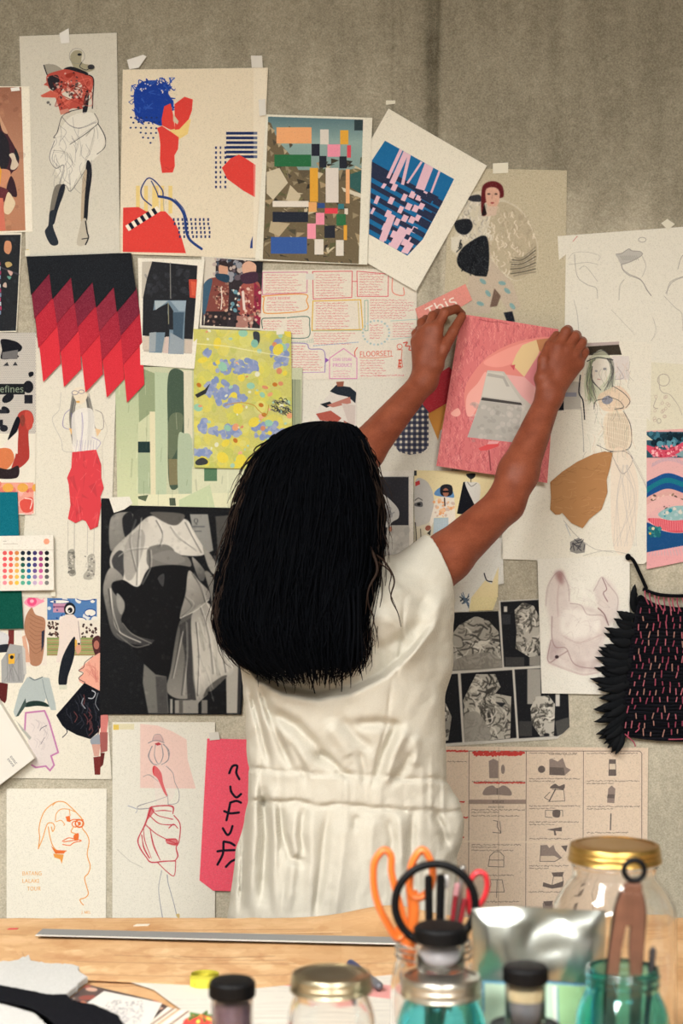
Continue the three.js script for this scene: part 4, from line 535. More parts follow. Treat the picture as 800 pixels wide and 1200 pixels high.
sheet({ name: 'fashion_drawing', category: 'drawing', label: 'fashion drawing of a draped red-outlined skirt on a pink tinted patch', quad: [132, 846, 252, 846, 252, 1125, 132, 1125], layer: 3, paper: '#dedbcf', curl: 0.0015, draw(g, r) {
  crop(g, 110, 830, 4, (g) => {
    pl(g, [218, 72, 300, 80, 370, 108, 435, 145, 440, 240, 478, 375, 218, 372], 'rgba(228,180,172,.6)');
    rc(g, 92, 72, 98, 26, '#d6cfae'); rc(g, 92, 76, 26, 24, '#d8bb5c'); const k = '#8a878c', R = '#bd4650';
    bl(g, [275, 150, 292, 122, 315, 124, 328, 155], '#c9a8a4'); loose(g, r, [255, 162, 290, 150, 330, 160], k, 4, 2, 3); loose(g, r, [275, 152, 285, 125, 312, 124, 326, 155], k, 3, 1, 2);
    loose(g, r, [272, 180, 258, 220, 275, 255, 300, 262], k, 4, 3, 8); loose(g, r, [328, 165, 350, 200, 346, 240, 320, 265], k, 4, 3, 8); loose(g, r, [290, 170, 285, 220, 305, 260, 325, 220, 318, 170], k, 3, 2, 4); pl(g, [285, 165, 305, 158, 318, 168, 298, 174], '#b3424a');
    bl(g, [276, 280, 288, 268, 316, 300, 326, 350, 346, 410, 330, 395, 300, 330, 280, 310], '#cc3a42'); loose(g, r, [340, 268, 370, 300, 378, 345, 400, 390, 395, 440, 350, 450], k, 3, 2, 4); loose(g, r, [345, 410, 280, 435, 215, 455, 210, 470, 280, 465], k, 3, 2, 4); loose(g, r, [232, 320, 260, 310, 300, 340], '#a89a98', 3, 2, 4); loose(g, r, [160, 455, 200, 470, 195, 490], '#9aa0b0', 3, 2, 5); ps(g, [345, 400, 350, 455], k, 3);
    loose(g, r, [270, 460, 320, 455, 370, 460, 372, 490], R, 5, 3, 4); loose(g, r, [268, 465, 240, 545, 208, 610, 215, 650, 245, 695, 270, 720, 330, 715, 382, 712], R, 7, 3, 4); loose(g, r, [375, 500, 405, 545, 400, 620, 385, 650, 395, 690, 382, 715], R, 6, 2, 4); loose(g, r, [300, 722, 340, 760, 378, 782, 384, 715], R, 6, 2, 3);
    for (const a of [[268, 465, 300, 500, 370, 520], [260, 500, 310, 540, 380, 545], [245, 545, 300, 590, 385, 630], [232, 560, 240, 620, 270, 700], [225, 590, 235, 650, 260, 700], [265, 560, 280, 640, 310, 710], [340, 615, 385, 612, 385, 635, 345, 630], [350, 560, 375, 540, 395, 560], [290, 480, 330, 478, 365, 480]]) loose(g, r, a, R, 4, 2, 5); bl(g, [340, 610, 390, 612, 388, 642, 345, 632], 'rgba(190,50,62,.6)'); bl(g, [262, 462, 285, 480, 250, 520], 'rgba(190,50,62,.6)');
    loose(g, r, [318, 760, 305, 850, 322, 980], '#8d9098', 4, 2, 4); loose(g, r, [345, 780, 348, 820, 372, 900, 390, 975], '#8d9098', 4, 2, 4); bl(g, [385, 965, 402, 962, 400, 984], '#c8b076'); bl(g, [285, 270, 340, 265, 380, 400, 300, 450], 'rgba(225,205,200,.3)');
    ps(g, [110, 660, 170, 715, 230, 745], 'rgba(185,182,172,.7)', 4);
  });
} });
sheet({ name: 'pink_note', category: 'paper', label: 'hot pink paper with black brush script, clipped lower corner', poly: [243, 865, 330, 867, 322, 1045, 250, 1043, 234, 1031], layer: 5, thick: 0.0008, paper: '#e8586c', draw(g) {
  crop(g, 110, 830, 4, (g) => { const k = '#181a26', w = 11; cs(g, [635, 302, 650, 270, 672, 268, 668, 300, 682, 330], k, w); cs(g, [640, 365, 645, 390, 668, 415, 690, 400], k, w); cs(g, [612, 480, 640, 490, 680, 486], k, w); cs(g, [640, 440, 632, 480, 622, 522], k, w); cs(g, [640, 440, 668, 432, 690, 440], k, w); cs(g, [605, 560, 625, 590, 640, 580, 650, 550], k, w); cs(g, [580, 668, 610, 664, 660, 662], k, w); cs(g, [610, 622, 640, 628, 660, 640], k, w); cs(g, [608, 625, 605, 680, 580, 730], k, w); cs(g, [620, 740, 645, 715, 680, 700], k, w); });
} });
sheet({ name: 'photo_print', category: 'photograph', label: 'photo print of a person in a puffy white jacket against a dark panel', quad: [408, 554, 484, 551, 484, 694, 408, 694], layer: 1, gloss: 1, paper: '#dedad0', draw(g, r) {
  crop(g, 400, 545, 4, (g) => { pl(g, [-20, 55, 315, 52, 318, 480, -20, 480], '#b9b8b2'); rc(g, -20, 56, 334, 226, '#2d2d34'); speck(g, r, 80, 0, 290, 310, 470, ['rgba(150,150,146,.3)', 'rgba(215,214,208,.3)'], 6, 26);
    bl(g, [160, 140, 200, 140, 262, 200, 268, 245, 240, 265, 215, 290, 165, 290, 150, 200], '#cfcfcc'); for (let i = 0; i < 14; i++) cs(g, [170 + r() * 60, 160 + r() * 90, 200 + r() * 40, 190 + r() * 70, 190 + r() * 60, 220 + r() * 60], 'rgba(140,142,146,.6)', 6); el(g, 172, 125, 14, 18, '#8a5e4e'); bl(g, [155, 100, 190, 100, 192, 120, 160, 120], '#1c1c20'); pl(g, [160, 290, 215, 292, 205, 360, 180, 430, 150, 430], '#30343c'); el(g, 228, 300, 9, 12, '#b9826c'); });
} });
sheet({ name: 'fashion_page', category: 'paper', label: 'cream fashion page with a woman in a denim skirt and a grey face', quad: [485, 551, 586, 553, 583, 700, 486, 697], layer: 2, paper: '#dccfa8', draw(g, r) {
  crop(g, 400, 545, 4, (g) => {
    rc(g, 342, 26, 400, 600, '#dccda0'); rc(g, 342, 260, 90, 360, '#c6bfa8'); bl(g, [345, 80, 390, 70, 425, 120, 432, 190, 415, 260, 380, 280, 345, 270], '#b5b2ac'); bl(g, [342, 180, 375, 172, 378, 195, 345, 192], '#5a5a5c'); el(g, 362, 184, 9, 7, '#222'); cs(g, [345, 165, 360, 155, 378, 165], '#6a6866', 5); pl(g, [345, 80, 365, 72, 368, 90, 346, 100], '#b03a3c'); cs(g, [345, 270, 350, 340, 348, 420], '#4a4844', 5); cs(g, [370, 300, 372, 360, 368, 420], '#6a665c', 5); pl(g, [400, 320, 420, 300, 415, 330], '#44413c');
    bl(g, [436, 140, 450, 112, 500, 90, 520, 120, 526, 152, 490, 150], '#5b86b4'); bl(g, [462, 130, 465, 100, 490, 90, 516, 98, 520, 130, 505, 145, 475, 145], '#23242a'); el(g, 488, 128, 14, 20, '#9a6450'); rc(g, 474, 120, 28, 9, '#1d1b1e'); pl(g, [440, 160, 480, 148, 528, 155, 535, 270, 500, 275, 500, 245, 440, 245, 420, 290, 412, 270], '#ddd3c4'); speck(g, r, 26, 430, 165, 530, 240, ['#dda070', '#e0b48c', '#c8b0a0'], 5, 11); ps(g, [482, 155, 484, 190], '#3a2a28', 6); pl(g, [432, 248, 500, 246, 502, 345, 428, 345], '#a3b4bc'); for (let i = 0; i < 10; i++) ps(g, [436 + i * 6, 255, 434 + i * 6.4, 340], 'rgba(200,210,214,.5)', 2); el(g, 405, 295, 14, 12, '#8f5546', -0.6); el(g, 510, 290, 8, 14, '#8f5546'); pl(g, [438, 345, 470, 345, 464, 420, 440, 420], '#7c3c30'); pl(g, [470, 370, 510, 335, 512, 350, 480, 380], '#e2a8a4');
    pl(g, [570, 80, 582, 78, 592, 110, 618, 150, 632, 180, 610, 235, 540, 228], '#17191f'); bl(g, [578, 85, 600, 80, 646, 88, 648, 150, 630, 190, 610, 160], '#cfccc4'); cs(g, [590, 80, 608, 100, 632, 85], '#8a8880', 4); bl(g, [585, 42, 625, 40, 622, 58, 606, 66, 590, 56], '#2a2a2e'); cs(g, [606, 66, 606, 80], '#3a3a3a', 4); pl(g, [520, 265, 545, 262, 540, 300, 520, 305], '#dca840'); rc(g, 340, 26, 12, 24, '#33353a');
  });
} });
sheet({ name: 'paper_scrap', category: 'paper', label: 'torn white paper scrap with a small blue figure drawing', poly: [524, 640, 588, 630, 590, 684, 578, 686, 568, 680, 552, 700, 549, 717, 524, 717], layer: 3, paper: '#d4d3cc', draw(g, r) { for (let i = 0; i < 12; i++) cs(g, [538 + r() * 6, 694 + r() * 14, 545, 700 + r() * 6, 549, 695 + r() * 18], i % 2 ? '#5f7288' : '#33404e', 1); cs(g, [567, 672, 570, 680, 577, 682, 583, 686], '#33343a', 1.5); } });
sheet({ name: 'paper_scrap', category: 'paper', label: 'plain cream card scrap above the draped cloth contact sheet', poly: [551, 660, 574, 676, 580, 690, 582, 702, 577, 715, 550, 716], layer: 2, paper: '#dccf9e' });
sheet({ name: 'contact_sheet', category: 'photograph', label: 'black and white contact sheet of crumpled draped cloth, curled corner', poly: [505, 719, 585, 716, 584, 704, 661, 700, 667, 852, 652, 866, 512, 875], layer: 1, gloss: 1, rough: 0.5, paper: '#c9c6bd', draw(g, r) {
  crop(g, 500, 640, 4, (g) => { g.filter = 'blur(1.6px)';
    const dr = (a, n, x0, y0, x1, y1, b = '#a29e94') => clip(g, a, (g) => { rc(g, x0, y0, x1 - x0, y1 - y0, b); for (let i = 0; i < n; i++) { const x = lerp(x0, x1, r()), y = lerp(y0, y1, r()), s = (x1 - x0) * (0.08 + r() * 0.22), an = r() * 3; const c = ['#cfcbc0', '#7d7a72', '#b9b5aa', '#57554f', '#d8d4ca', '#8f8c84', '#3c3b38'][i % 7]; if (i % 3 === 0) bl(g, [x, y, x + Math.cos(an) * s, y + Math.sin(an) * s, x + Math.cos(an + 0.35) * s * 0.9, y + Math.sin(an + 0.35) * s * 0.9], c); for (let q = 0; q < 3; q++) { const an2 = an + (r() - 0.5) * 0.8, X = x + (r() - 0.5) * s, Y = y + (r() - 0.5) * s; cs(g, [X, Y, X + Math.cos(an2) * s * 0.6 + (r() - 0.5) * 8, Y + Math.sin(an2) * s * 0.6, X + Math.cos(an2 + 0.4) * s * 1.2, Y + Math.sin(an2 + 0.4) * s * 1.2], q === 1 ? '#4a4843' : c, 3 + r() * 5); } } });
    pl(g, [20, 320, 90, 312, 98, 588, 20, 594], '#22242a');
    pl(g, [98, 312, 334, 302, 354, 568, 106, 584], '#15171c'); dr([104, 430, 150, 370, 230, 326, 290, 350, 335, 400, 352, 566, 108, 580], 46, 100, 330, 356, 580); bl(g, [160, 520, 300, 500, 350, 566, 110, 580], 'rgba(140,136,128,.8)');
    pl(g, [344, 262, 640, 245, 640, 562, 360, 566], '#16181d'); rc(g, 360, 282, 16, 26, '#c9c6be'); rc(g, 352, 320, 40, 46, '#2f3136'); rc(g, 366, 520, 90, 44, '#3a3a3a'); dr([410, 300, 450, 262, 500, 280, 530, 340, 540, 460, 520, 520, 480, 520, 415, 480, 420, 400], 60, 400, 255, 545, 525, '#b3afa5'); pl(g, [480, 520, 540, 510, 545, 560, 480, 560], '#8a877f');
    pl(g, [30, 604, 146, 596, 166, 918, 40, 928], '#191b20'); dr([60, 700, 90, 740, 116, 800, 100, 910, 60, 915], 24, 55, 700, 120, 915, '#8d8a82');
    pl(g, [158, 596, 400, 580, 420, 898, 178, 922], '#17191e'); dr([170, 720, 230, 600, 320, 600, 345, 660, 320, 690, 395, 705, 390, 900, 180, 918], 70, 165, 590, 400, 920, '#b2aea3'); pl(g, [320, 730, 370, 735, 350, 755], '#24262a'); bl(g, [170, 800, 240, 780, 300, 900, 180, 915], 'rgba(150,146,138,.85)');
    pl(g, [410, 578, 660, 566, 668, 860, 610, 890, 430, 902], '#17191e'); rc(g, 470, 575, 64, 165, '#9d9a92'); dr([485, 760, 510, 705, 570, 700, 600, 740, 595, 890, 530, 890, 490, 830], 50, 480, 695, 605, 895, '#bcb8ae'); rc(g, 602, 690, 20, 60, '#c9c6be'); rc(g, 432, 820, 60, 70, '#3c3c3c'); el(g, 560, 884, 14, 8, '#1b1c20'); pl(g, [600, 820, 668, 800, 668, 860, 610, 890], '#4a4a48');
    for (const a of [[338, 255, 358, 570], [60, 600, 530, 562], [148, 596, 172, 922], [404, 580, 426, 900], [94, 310, 102, 586], [170, 922, 600, 894]]) ps(g, a, '#c9c6bd', 7);
  });
} });
sheet({ name: 'drape_study', category: 'drawing', label: 'white sheet with soft mauve pencil study of draped cloth', quad: [629, 655, 737, 651, 737, 814, 634, 812], layer: 4, curl: 0.003, paper: '#e2dfd5', draw(g, r) {
  crop(g, 600, 640, 4, (g) => {
    const k = 'rgba(140,112,112,.4)', s = 'rgba(190,165,162,.35)';
    g.filter = 'blur(8px)';
    bl(g, [160, 230, 195, 125, 235, 125, 265, 180, 270, 260, 340, 280, 420, 310, 440, 370, 430, 440, 400, 560, 330, 590, 240, 570, 165, 540, 180, 420], 'rgba(205,192,188,.75)');
    bl(g, [240, 300, 330, 300, 400, 330, 400, 400, 300, 430, 230, 400], 'rgba(228,222,214,.95)');
    bl(g, [385, 200, 420, 145, 470, 180, 495, 250, 490, 330, 440, 370, 405, 290], 'rgba(208,196,192,.75)'); bl(g, [200, 125, 235, 120, 235, 180, 215, 165], 'rgba(140,100,100,.8)'); bl(g, [185, 440, 240, 470, 200, 530, 168, 520], 'rgba(170,150,150,.7)'); bl(g, [290, 540, 400, 540, 390, 590, 300, 585], 'rgba(190,172,168,.6)');
    for (let i = 0; i < 26; i++) { const x = 170 + r() * 240, y = 180 + r() * 380; cs(g, [x, y, x + 20 + r() * 30, y + (r() - 0.3) * 50, x + 60 * r(), y + 70], r() < 0.5 ? 'rgba(170,150,150,.25)' : 'rgba(240,236,228,.4)', 8); }
    g.filter = 'blur(1.2px)';
    for (let i = 0; i < 40; i++) { const x = 160 + r() * 300, y = 150 + r() * 420; cs(g, [x, y, x + 14 + r() * 20, y + (r() - 0.4) * 40, x + 40 * r(), y + 50 * r()], 'rgba(150,125,125,.25)', 2); }
    loose(g, r, [155, 280, 165, 190, 200, 130, 230, 125, 260, 190, 265, 260], k, 4, 3, 6); loose(g, r, [185, 330, 185, 420, 200, 470, 250, 480, 280, 540, 320, 565, 390, 570], k, 5, 3, 6); loose(g, r, [180, 440, 165, 520, 175, 545, 210, 520, 260, 490], k, 5, 3, 5); el(g, 207, 518, 9, 8, '#3a2c30'); loose(g, r, [265, 270, 320, 275, 350, 320, 420, 325, 440, 360], k, 4, 2, 6); loose(g, r, [240, 420, 300, 450, 360, 440, 420, 410], s, 6, 3, 10); loose(g, r, [215, 180, 210, 260, 215, 330], s, 8, 3, 8);
    loose(g, r, [380, 210, 395, 180, 420, 145, 450, 180, 490, 240, 490, 300], k, 3, 2, 5); loose(g, r, [420, 150, 440, 200, 425, 220, 445, 260], 'rgba(110,75,80,.8)', 5, 2, 3); loose(g, r, [400, 290, 430, 320, 450, 370], 'rgba(110,80,80,.7)', 5, 2, 3); loose(g, r, [170, 545, 250, 575, 330, 600, 400, 590], s, 8, 3, 8);
  });
} });
{
  const d = sheet({ name: 'fashion_drawing', category: 'drawing', label: 'pale fashion drawing of a long-haired figure with a brown paper skirt', poly: [640, 398, 756, 401, 763, 405, 758, 657, 754, 661, 586, 655, 598, 480, 646, 481], layer: 3, paper: '#e1ddd0', draw(g, r) {
    crop(g, 600, 370, 4, (g) => {
      rc(g, 160, 118, 70, 330, '#bdb9ae'); pl(g, [215, 135, 500, 122, 498, 138, 300, 145], '#b2a4a0'); pl(g, [300, 148, 498, 136, 512, 184, 400, 186, 300, 186], '#3c362e'); rc(g, 230, 310, 90, 130, '#b9b6ae'); rc(g, 240, 360, 60, 20, '#8f92a0'); rc(g, 214, 400, 26, 44, '#1b1e26');
      rc(g, 466, 190, 80, 110, 'rgba(205,196,198,.6)'); cs(g, [480, 300, 520, 290, 490, 240], '#a8a0a4', 3);
      const k = '#4a4a4c', gr = 'rgba(150,165,130,.6)';
      bl(g, [350, 230, 370, 190, 410, 160, 440, 175, 470, 220, 480, 310, 440, 380, 410, 390, 360, 400, 335, 340], 'rgba(190,196,172,.7)'); for (let i = 0; i < 30; i++) cs(g, [360 + r() * 30, 200 + r() * 20, 345 + r() * 30, 280 + r() * 40, 340 + r() * 60, 360 + r() * 60], i % 2 ? gr : 'rgba(70,70,70,.5)', 3); for (let i = 0; i < 14; i++) cs(g, [440 + r() * 25, 200, 460 + r() * 15, 260, 420 + r() * 50, 330 + r() * 40], 'rgba(80,80,80,.5)', 3);
      bl(g, [372, 230, 400, 205, 445, 210, 455, 260, 430, 310, 400, 335, 378, 300], '#dcd7cc'); el(g, 432, 250, 9, 6, '#8c8c90'); el(g, 392, 260, 7, 5, '#a2a2a2'); cs(g, [398, 298, 412, 300], '#b08a84', 4); loose(g, r, [350, 215, 400, 195, 470, 210], k, 4, 3, 5); loose(g, r, [360, 185, 420, 165, 450, 185], k, 4, 2, 4); loose(g, r, [375, 240, 372, 300, 412, 350], k, 4, 2, 4); loose(g, r, [318, 280, 312, 360, 330, 400, 338, 485], '#1d2028', 7, 1, 2); loose(g, r, [320, 430, 330, 560, 335, 640], '#a2a29c', 3, 2, 6);
      bl(g, [400, 380, 440, 350, 500, 330, 550, 380, 540, 430, 480, 450, 420, 440], 'rgba(222,196,170,.75)'); bl(g, [420, 390, 450, 375, 470, 395, 450, 415, 425, 410], '#8d8f9c'); loose(g, r, [470, 330, 520, 360, 550, 400, 530, 430], k, 3, 2, 4); loose(g, r, [450, 380, 500, 400, 520, 430, 480, 440], k, 3, 2, 4); loose(g, r, [380, 440, 390, 400, 440, 390], k, 3, 2, 4);
      bl(g, [440, 460, 520, 450, 560, 540, 545, 620, 450, 640, 425, 540], 'rgba(224,206,182,.7)'); for (let i = 0; i < 12; i++) cs(g, [450 + i * 7, 460, 445 + i * 9, 540, 455 + i * 7, 620], 'rgba(150,130,110,.5)', 3); loose(g, r, [520, 450, 555, 520, 548, 620, 450, 640], k, 3, 2, 4); loose(g, r, [395, 605, 460, 635, 530, 640, 560, 680, 515, 740, 460, 640], k, 3, 2, 4); loose(g, r, [540, 630, 600, 740, 640, 830], '#b0a8a0', 3, 2, 5); bl(g, [470, 640, 540, 640, 590, 800, 560, 1080, 480, 1100, 460, 900], 'rgba(226,206,188,.5)'); for (let i = 0; i < 10; i++) cs(g, [480 + r() * 60, 700, 480 + r() * 100, 850, 470 + r() * 110, 1080], 'rgba(170,165,165,.35)', 3);
      for (let i = 0; i < 70; i++) { const x = 330 + r() * 230, y = 200 + r() * 440; cs(g, [x, y, x + (r() - 0.5) * 30, y + 20 + r() * 20, x + (r() - 0.5) * 40, y + 40 + r() * 50], ['rgba(90,88,86,.35)', 'rgba(200,160,130,.4)', 'rgba(150,165,140,.4)'][i % 3], 2); }
      loose(g, r, [240, 960, 300, 1030, 380, 1090, 470, 1110], '#9b9890', 3, 2, 4); pl(g, [270, 1060, 310, 1040, 342, 1070, 338, 1110, 300, 1115, 270, 1105], '#8a8884'); for (let i = 0; i < 10; i++) ps(g, [270 + r() * 70, 1045 + r() * 60, 270 + r() * 70, 1045 + r() * 60], '#45454a', 4); loose(g, r, [330, 1125, 440, 1100, 560, 1120], '#b0ada4', 3, 2, 4); loose(g, r, [250, 980, 270, 1030], '#a7b0b8', 3, 2, 4);
      for (let i = 0; i < 8; i++) cs(g, [230, 445 + i * 6, 400, 430 + i * 20, 640, 420 + i * 34], 'rgba(255,252,240,.25)', 3);
    });
  } });
  const tc = makeCanvas(256, 256), g = tc.getContext('2d'), r = rngOf(31); rc(g, 0, 0, 256, 256, '#a97a4c'); for (let i = 0; i < 60; i++) { const x = r() * 256, y = r() * 256; cs(g, [x, y, x + 30, y + 20 * (r() - 0.5), x + 70 * r(), y + 40 * (r() - 0.5)], r() < 0.5 ? 'rgba(200,155,110,.45)' : 'rgba(120,80,46,.35)', 2); }
  const tx = canvasTexture(tc, true); tx.repeat.set(8, 8);
  cutout(d, 'brown_paper_skirt', [644, 565, 658, 553, 676, 541, 695, 532, 708, 529, 717, 531, 714, 548, 710, 562, 711, 577, 704, 597, 690, 608, 682, 619, 669, 613, 658, 601, 655, 603, 650, 603, 644, 597, 645, 582], std(0xffffff, 0.85, { map: tx, bumpMap: tx, bumpScale: 0.0008 }), 0.0014, 0.001, 'crumpled brown kraft paper cut as a skirt');
}
sheet({ name: 'small_drawing', category: 'drawing', label: 'cream paper with a tiny figure sketch above the striped embroidery', quad: [757, 424, 840, 430, 840, 516, 757, 516], layer: 2, paper: '#dad6c2', draw(g, r) { crop(g, 740, 400, 4.2857, (g) => { const k = 'rgba(150,140,130,.8)'; es(g, 158, 195, 30, 30, k, 3); loose(g, r, [135, 180, 140, 240, 160, 260, 190, 270, 230, 320, 250, 370], k, 3, 2, 4); loose(g, r, [120, 290, 110, 330, 130, 340], k, 3, 2, 6); for (let i = 0; i < 14; i++) es(g, 110 + r() * 80, 270 + r() * 130, 6, 8, 'rgba(170,140,130,.7)', 2, r()); es(g, 135, 400, 10, 12, k, 3); }); } });
sheet({ name: 'embroidered_panel', category: 'textile', label: 'pink textile panel with blue chevrons and red beaded bands', quad: [757, 505, 850, 500, 850, 648, 757, 667], layer: 2, thick: 0.0012, paper: '#dfa9a8', draw(g, r) {
  crop(g, 740, 400, 4.2857, (g) => {
    const band = (y, h, c) => bl(g, [60, y + 60, 120, y + 20, 180, y, 250, y + 20, 330, y + 60, 420, y + 110, 420, y + 110 + h, 330, y + 60 + h, 250, y + 20 + h, 180, y + h, 120, y + 20 + h, 60, y + 60 + h], c);
    rc(g, 60, 455, 420, 130, '#2c5263'); speck(g, r, 130, 90, 460, 470, 535, ['#1c3442', '#3f7488', '#162833', '#5a93a4'], 6, 16); bl(g, [60, 520, 120, 535, 170, 545, 230, 520, 300, 490, 480, 470, 480, 530, 300, 540, 220, 575, 160, 585, 100, 570], '#cf4f66'); speck(g, r, 90, 95, 525, 300, 580, ['#e08a98', '#b03048', '#efb4b8'], 3, 8); pl(g, [215, 570, 260, 545, 480, 520, 480, 600, 260, 585], '#7fa0a6'); rc(g, 60, 590, 420, 500, '#dfaeae'); for (let i = 0; i < 60; i++) ps(g, [100 + i * 6, 630 - Math.sin(i / 9) * 30, 103 + i * 6, 612 - Math.sin(i / 9) * 30], '#b9a3b4', 3);
    band(662, 84, '#1e4f8c'); band(685, 26, '#1c7488'); band(740, 70, '#d8a6a0'); for (let i = 0; i < 40; i++) el(g, 100 + r() * 160, 770 + r() * 70, 9, 5, ['#8d7462', '#5c4a40', '#e3c2b4'][i % 3], r() * 3); band(775, 50, '#e2b3b0');
    bl(g, [130, 870, 200, 830, 300, 830, 400, 860, 300, 900, 200, 905], '#8fb6b8'); speck(g, r, 30, 140, 840, 300, 900, ['#d5cfc4', '#2f8ca0', '#a7c3c8'], 4, 10); bl(g, [80, 890, 140, 890, 220, 900, 400, 880, 400, 930, 240, 960, 150, 945, 100, 915], '#cf4c5c'); for (let i = 0; i < 30; i++) { ps(g, [95 + i * 9, 888 + (i > 8 ? 10 : i), 92 + i * 9, 950], 'rgba(240,180,180,.7)', 3); } bl(g, [60, 920, 110, 925, 150, 950, 250, 962, 420, 930, 420, 1000, 60, 1070], '#1d4c80'); speck(g, r, 40, 85, 930, 140, 980, ['#1f6470', '#3b8a8c'], 5, 12); el(g, 105, 940, 8, 8, '#d9cfae'); el(g, 90, 965, 6, 6, '#d9b04a'); pl(g, [60, 1062, 480, 985, 480, 1120, 60, 1150], '#e0a3a6'); for (let i = 0; i < 12; i++) ps(g, [90 + i * 14, 1058 - i * 3, 84 + i * 16, 1075], '#a8b4c0', 2);
  });
} });
sheet({ name: 'pattern_guide', category: 'paper', label: 'beige printed sewing pattern guide with garment diagrams and red underlines', quad: [470, 874, 759, 876, 757, 1125, 470, 1125], layer: 1, paper: '#dcc8b3', grain: 0.07, draw(g, r) {
  crop(g, 510, 850, 3.0769, (g) => {
    const k = '#6d5f5a', ink = '#57504e', red = '#c2443f';
    g.lineWidth = 2.5; ps(g, [-120, 92, 735, 92, 743, 100, 743, 860], k, 2.5); for (const x of [121, 327, 533]) ps(g, [x, 92, x - 3, 860], k, 2.2); ps(g, [-120, 415, 760, 425], 'rgba(225,208,184,.8)', 7); ps(g, [228, 80, 226, 700], 'rgba(150,128,112,.5)', 3);
    const t = (x, y, w, n = 2) => { for (let i = 0; i < n; i++) scrawl(g, r, x, y + i * 9, w * (i === n - 1 && n > 1 ? 0.5 : 1), 'rgba(95,82,78,.8)', 1.8, 5); };
    scrawl(g, r, -120, 92, 235, red, 6, 4); scrawl(g, r, 40, 275, 62, red, 5, 3); scrawl(g, r, 40, 332, 72, red, 5, 3); scrawl(g, r, 90, 402, 14, red, 5, 3);
    scrawl(g, r, 136, 98, 180, red, 8, 8); scrawl(g, r, 140, 106, 170, red, 6, 8); scrawl(g, r, 140, 206, 178, red, 5, 4); t(132, 202, 190, 1); rc(g, 122, 267, 204, 16, '#9a877c'); wr(g, 'BODICE', 205, 280, 12, '#4f4644'); wr(g, 'FRONT VIEW', 190, 298, 10, ink);
    t(130, 304, 190, 2); t(130, 326, 175, 1); t(130, 430, 178, 2); t(130, 450, 150, 1); t(130, 540, 150, 1); t(130, 635, 170, 1);
    t(338, 100, 170, 1); t(410, 104, 100, 1); t(338, 192, 180, 2); t(338, 290, 180, 2); t(338, 348, 180, 2); t(338, 408, 150, 1); t(338, 506, 140, 2); t(338, 600, 140, 1);
    t(545, 100, 180, 1); t(545, 200, 188, 2); t(545, 292, 188, 2); t(545, 386, 150, 1); t(20, 130, 90, 1);
    const gy = '#8f8078', dk = '#6a5f5a';
    pl(g, [192, 128, 208, 120, 226, 128, 226, 190, 194, 190], gy); el(g, 243, 158, 7, 17, gy); bl(g, [172, 250, 180, 226, 205, 216, 222, 226, 245, 216, 268, 230, 272, 252, 222, 250], gy); ps(g, [222, 226, 222, 250], ink, 2);
    ps(g, [208, 342, 224, 345, 222, 365, 236, 388, 206, 385], ink, 2); ps(g, [232, 345, 236, 388], ink, 2); ps(g, [196, 470, 212, 455, 232, 455, 246, 470, 246, 510, 190, 508, 196, 470], ink, 2); ps(g, [192, 485, 246, 485], ink, 2); ps(g, [196, 556, 240, 556, 248, 600, 190, 600, 200, 570, 196, 556], ink, 2); ps(g, [222, 556, 220, 620], ink, 2);
    el(g, 382, 158, 13, 13, dk); pl(g, [410, 122, 430, 116, 440, 130, 458, 116, 470, 150, 488, 160, 465, 180, 410, 178], gy); pl(g, [410, 150, 462, 152, 466, 180, 410, 178], dk); pl(g, [420, 120, 440, 116, 440, 130], '#d9c8b4');
    bl(g, [412, 225, 430, 210, 445, 218, 465, 212, 462, 230, 440, 228], dk); ps(g, [420, 230, 462, 232, 466, 272, 405, 274], ink, 2); ps(g, [432, 230, 410, 272], ink, 4); ps(g, [412, 240, 392, 260, 410, 270], ink, 2); ps(g, [396, 306, 458, 306, 458, 328], ink, 2); ps(g, [396, 306, 396, 330, 420, 332], ink, 2); bl(g, [424, 306, 448, 306, 446, 330, 424, 328], dk); pl(g, [400, 375, 455, 366, 455, 382, 432, 380, 436, 396, 428, 396, 426, 380], dk);
    pl(g, [380, 432, 402, 430, 410, 442, 425, 430, 432, 450, 455, 476, 430, 492, 376, 490], gy); pl(g, [378, 470, 428, 470, 446, 480, 428, 490, 376, 490], '#d0bda8'); ps(g, [380, 432, 376, 490, 430, 490, 455, 476], ink, 2); pl(g, [452, 434, 476, 432, 470, 456], dk); pl(g, [418, 530, 462, 528, 458, 545, 425, 545], dk); pl(g, [388, 565, 420, 575, 462, 560, 460, 582, 420, 588, 386, 580], dk); ps(g, [425, 545, 420, 575], ink, 2); ps(g, [458, 545, 460, 562], ink, 2); pl(g, [386, 640, 396, 634, 402, 642, 420, 634, 424, 650, 416, 690, 388, 690], gy); pl(g, [388, 634, 424, 632, 416, 650, 396, 650], dk);
    pl(g, [626, 122, 648, 122, 650, 180, 624, 180], '#d6c5b0'); pl(g, [626, 122, 648, 122, 648, 138, 624, 138], dk); pl(g, [624, 158, 650, 158, 650, 180, 624, 180], dk); ps(g, [626, 122, 624, 180, 650, 180, 648, 122], ink, 2); pl(g, [622, 228, 634, 216, 648, 228, 644, 280, 618, 278], gy); pl(g, [620, 248, 646, 248, 644, 262, 618, 262], dk); ps(g, [632, 318, 630, 376], ink, 4);
  });
} });

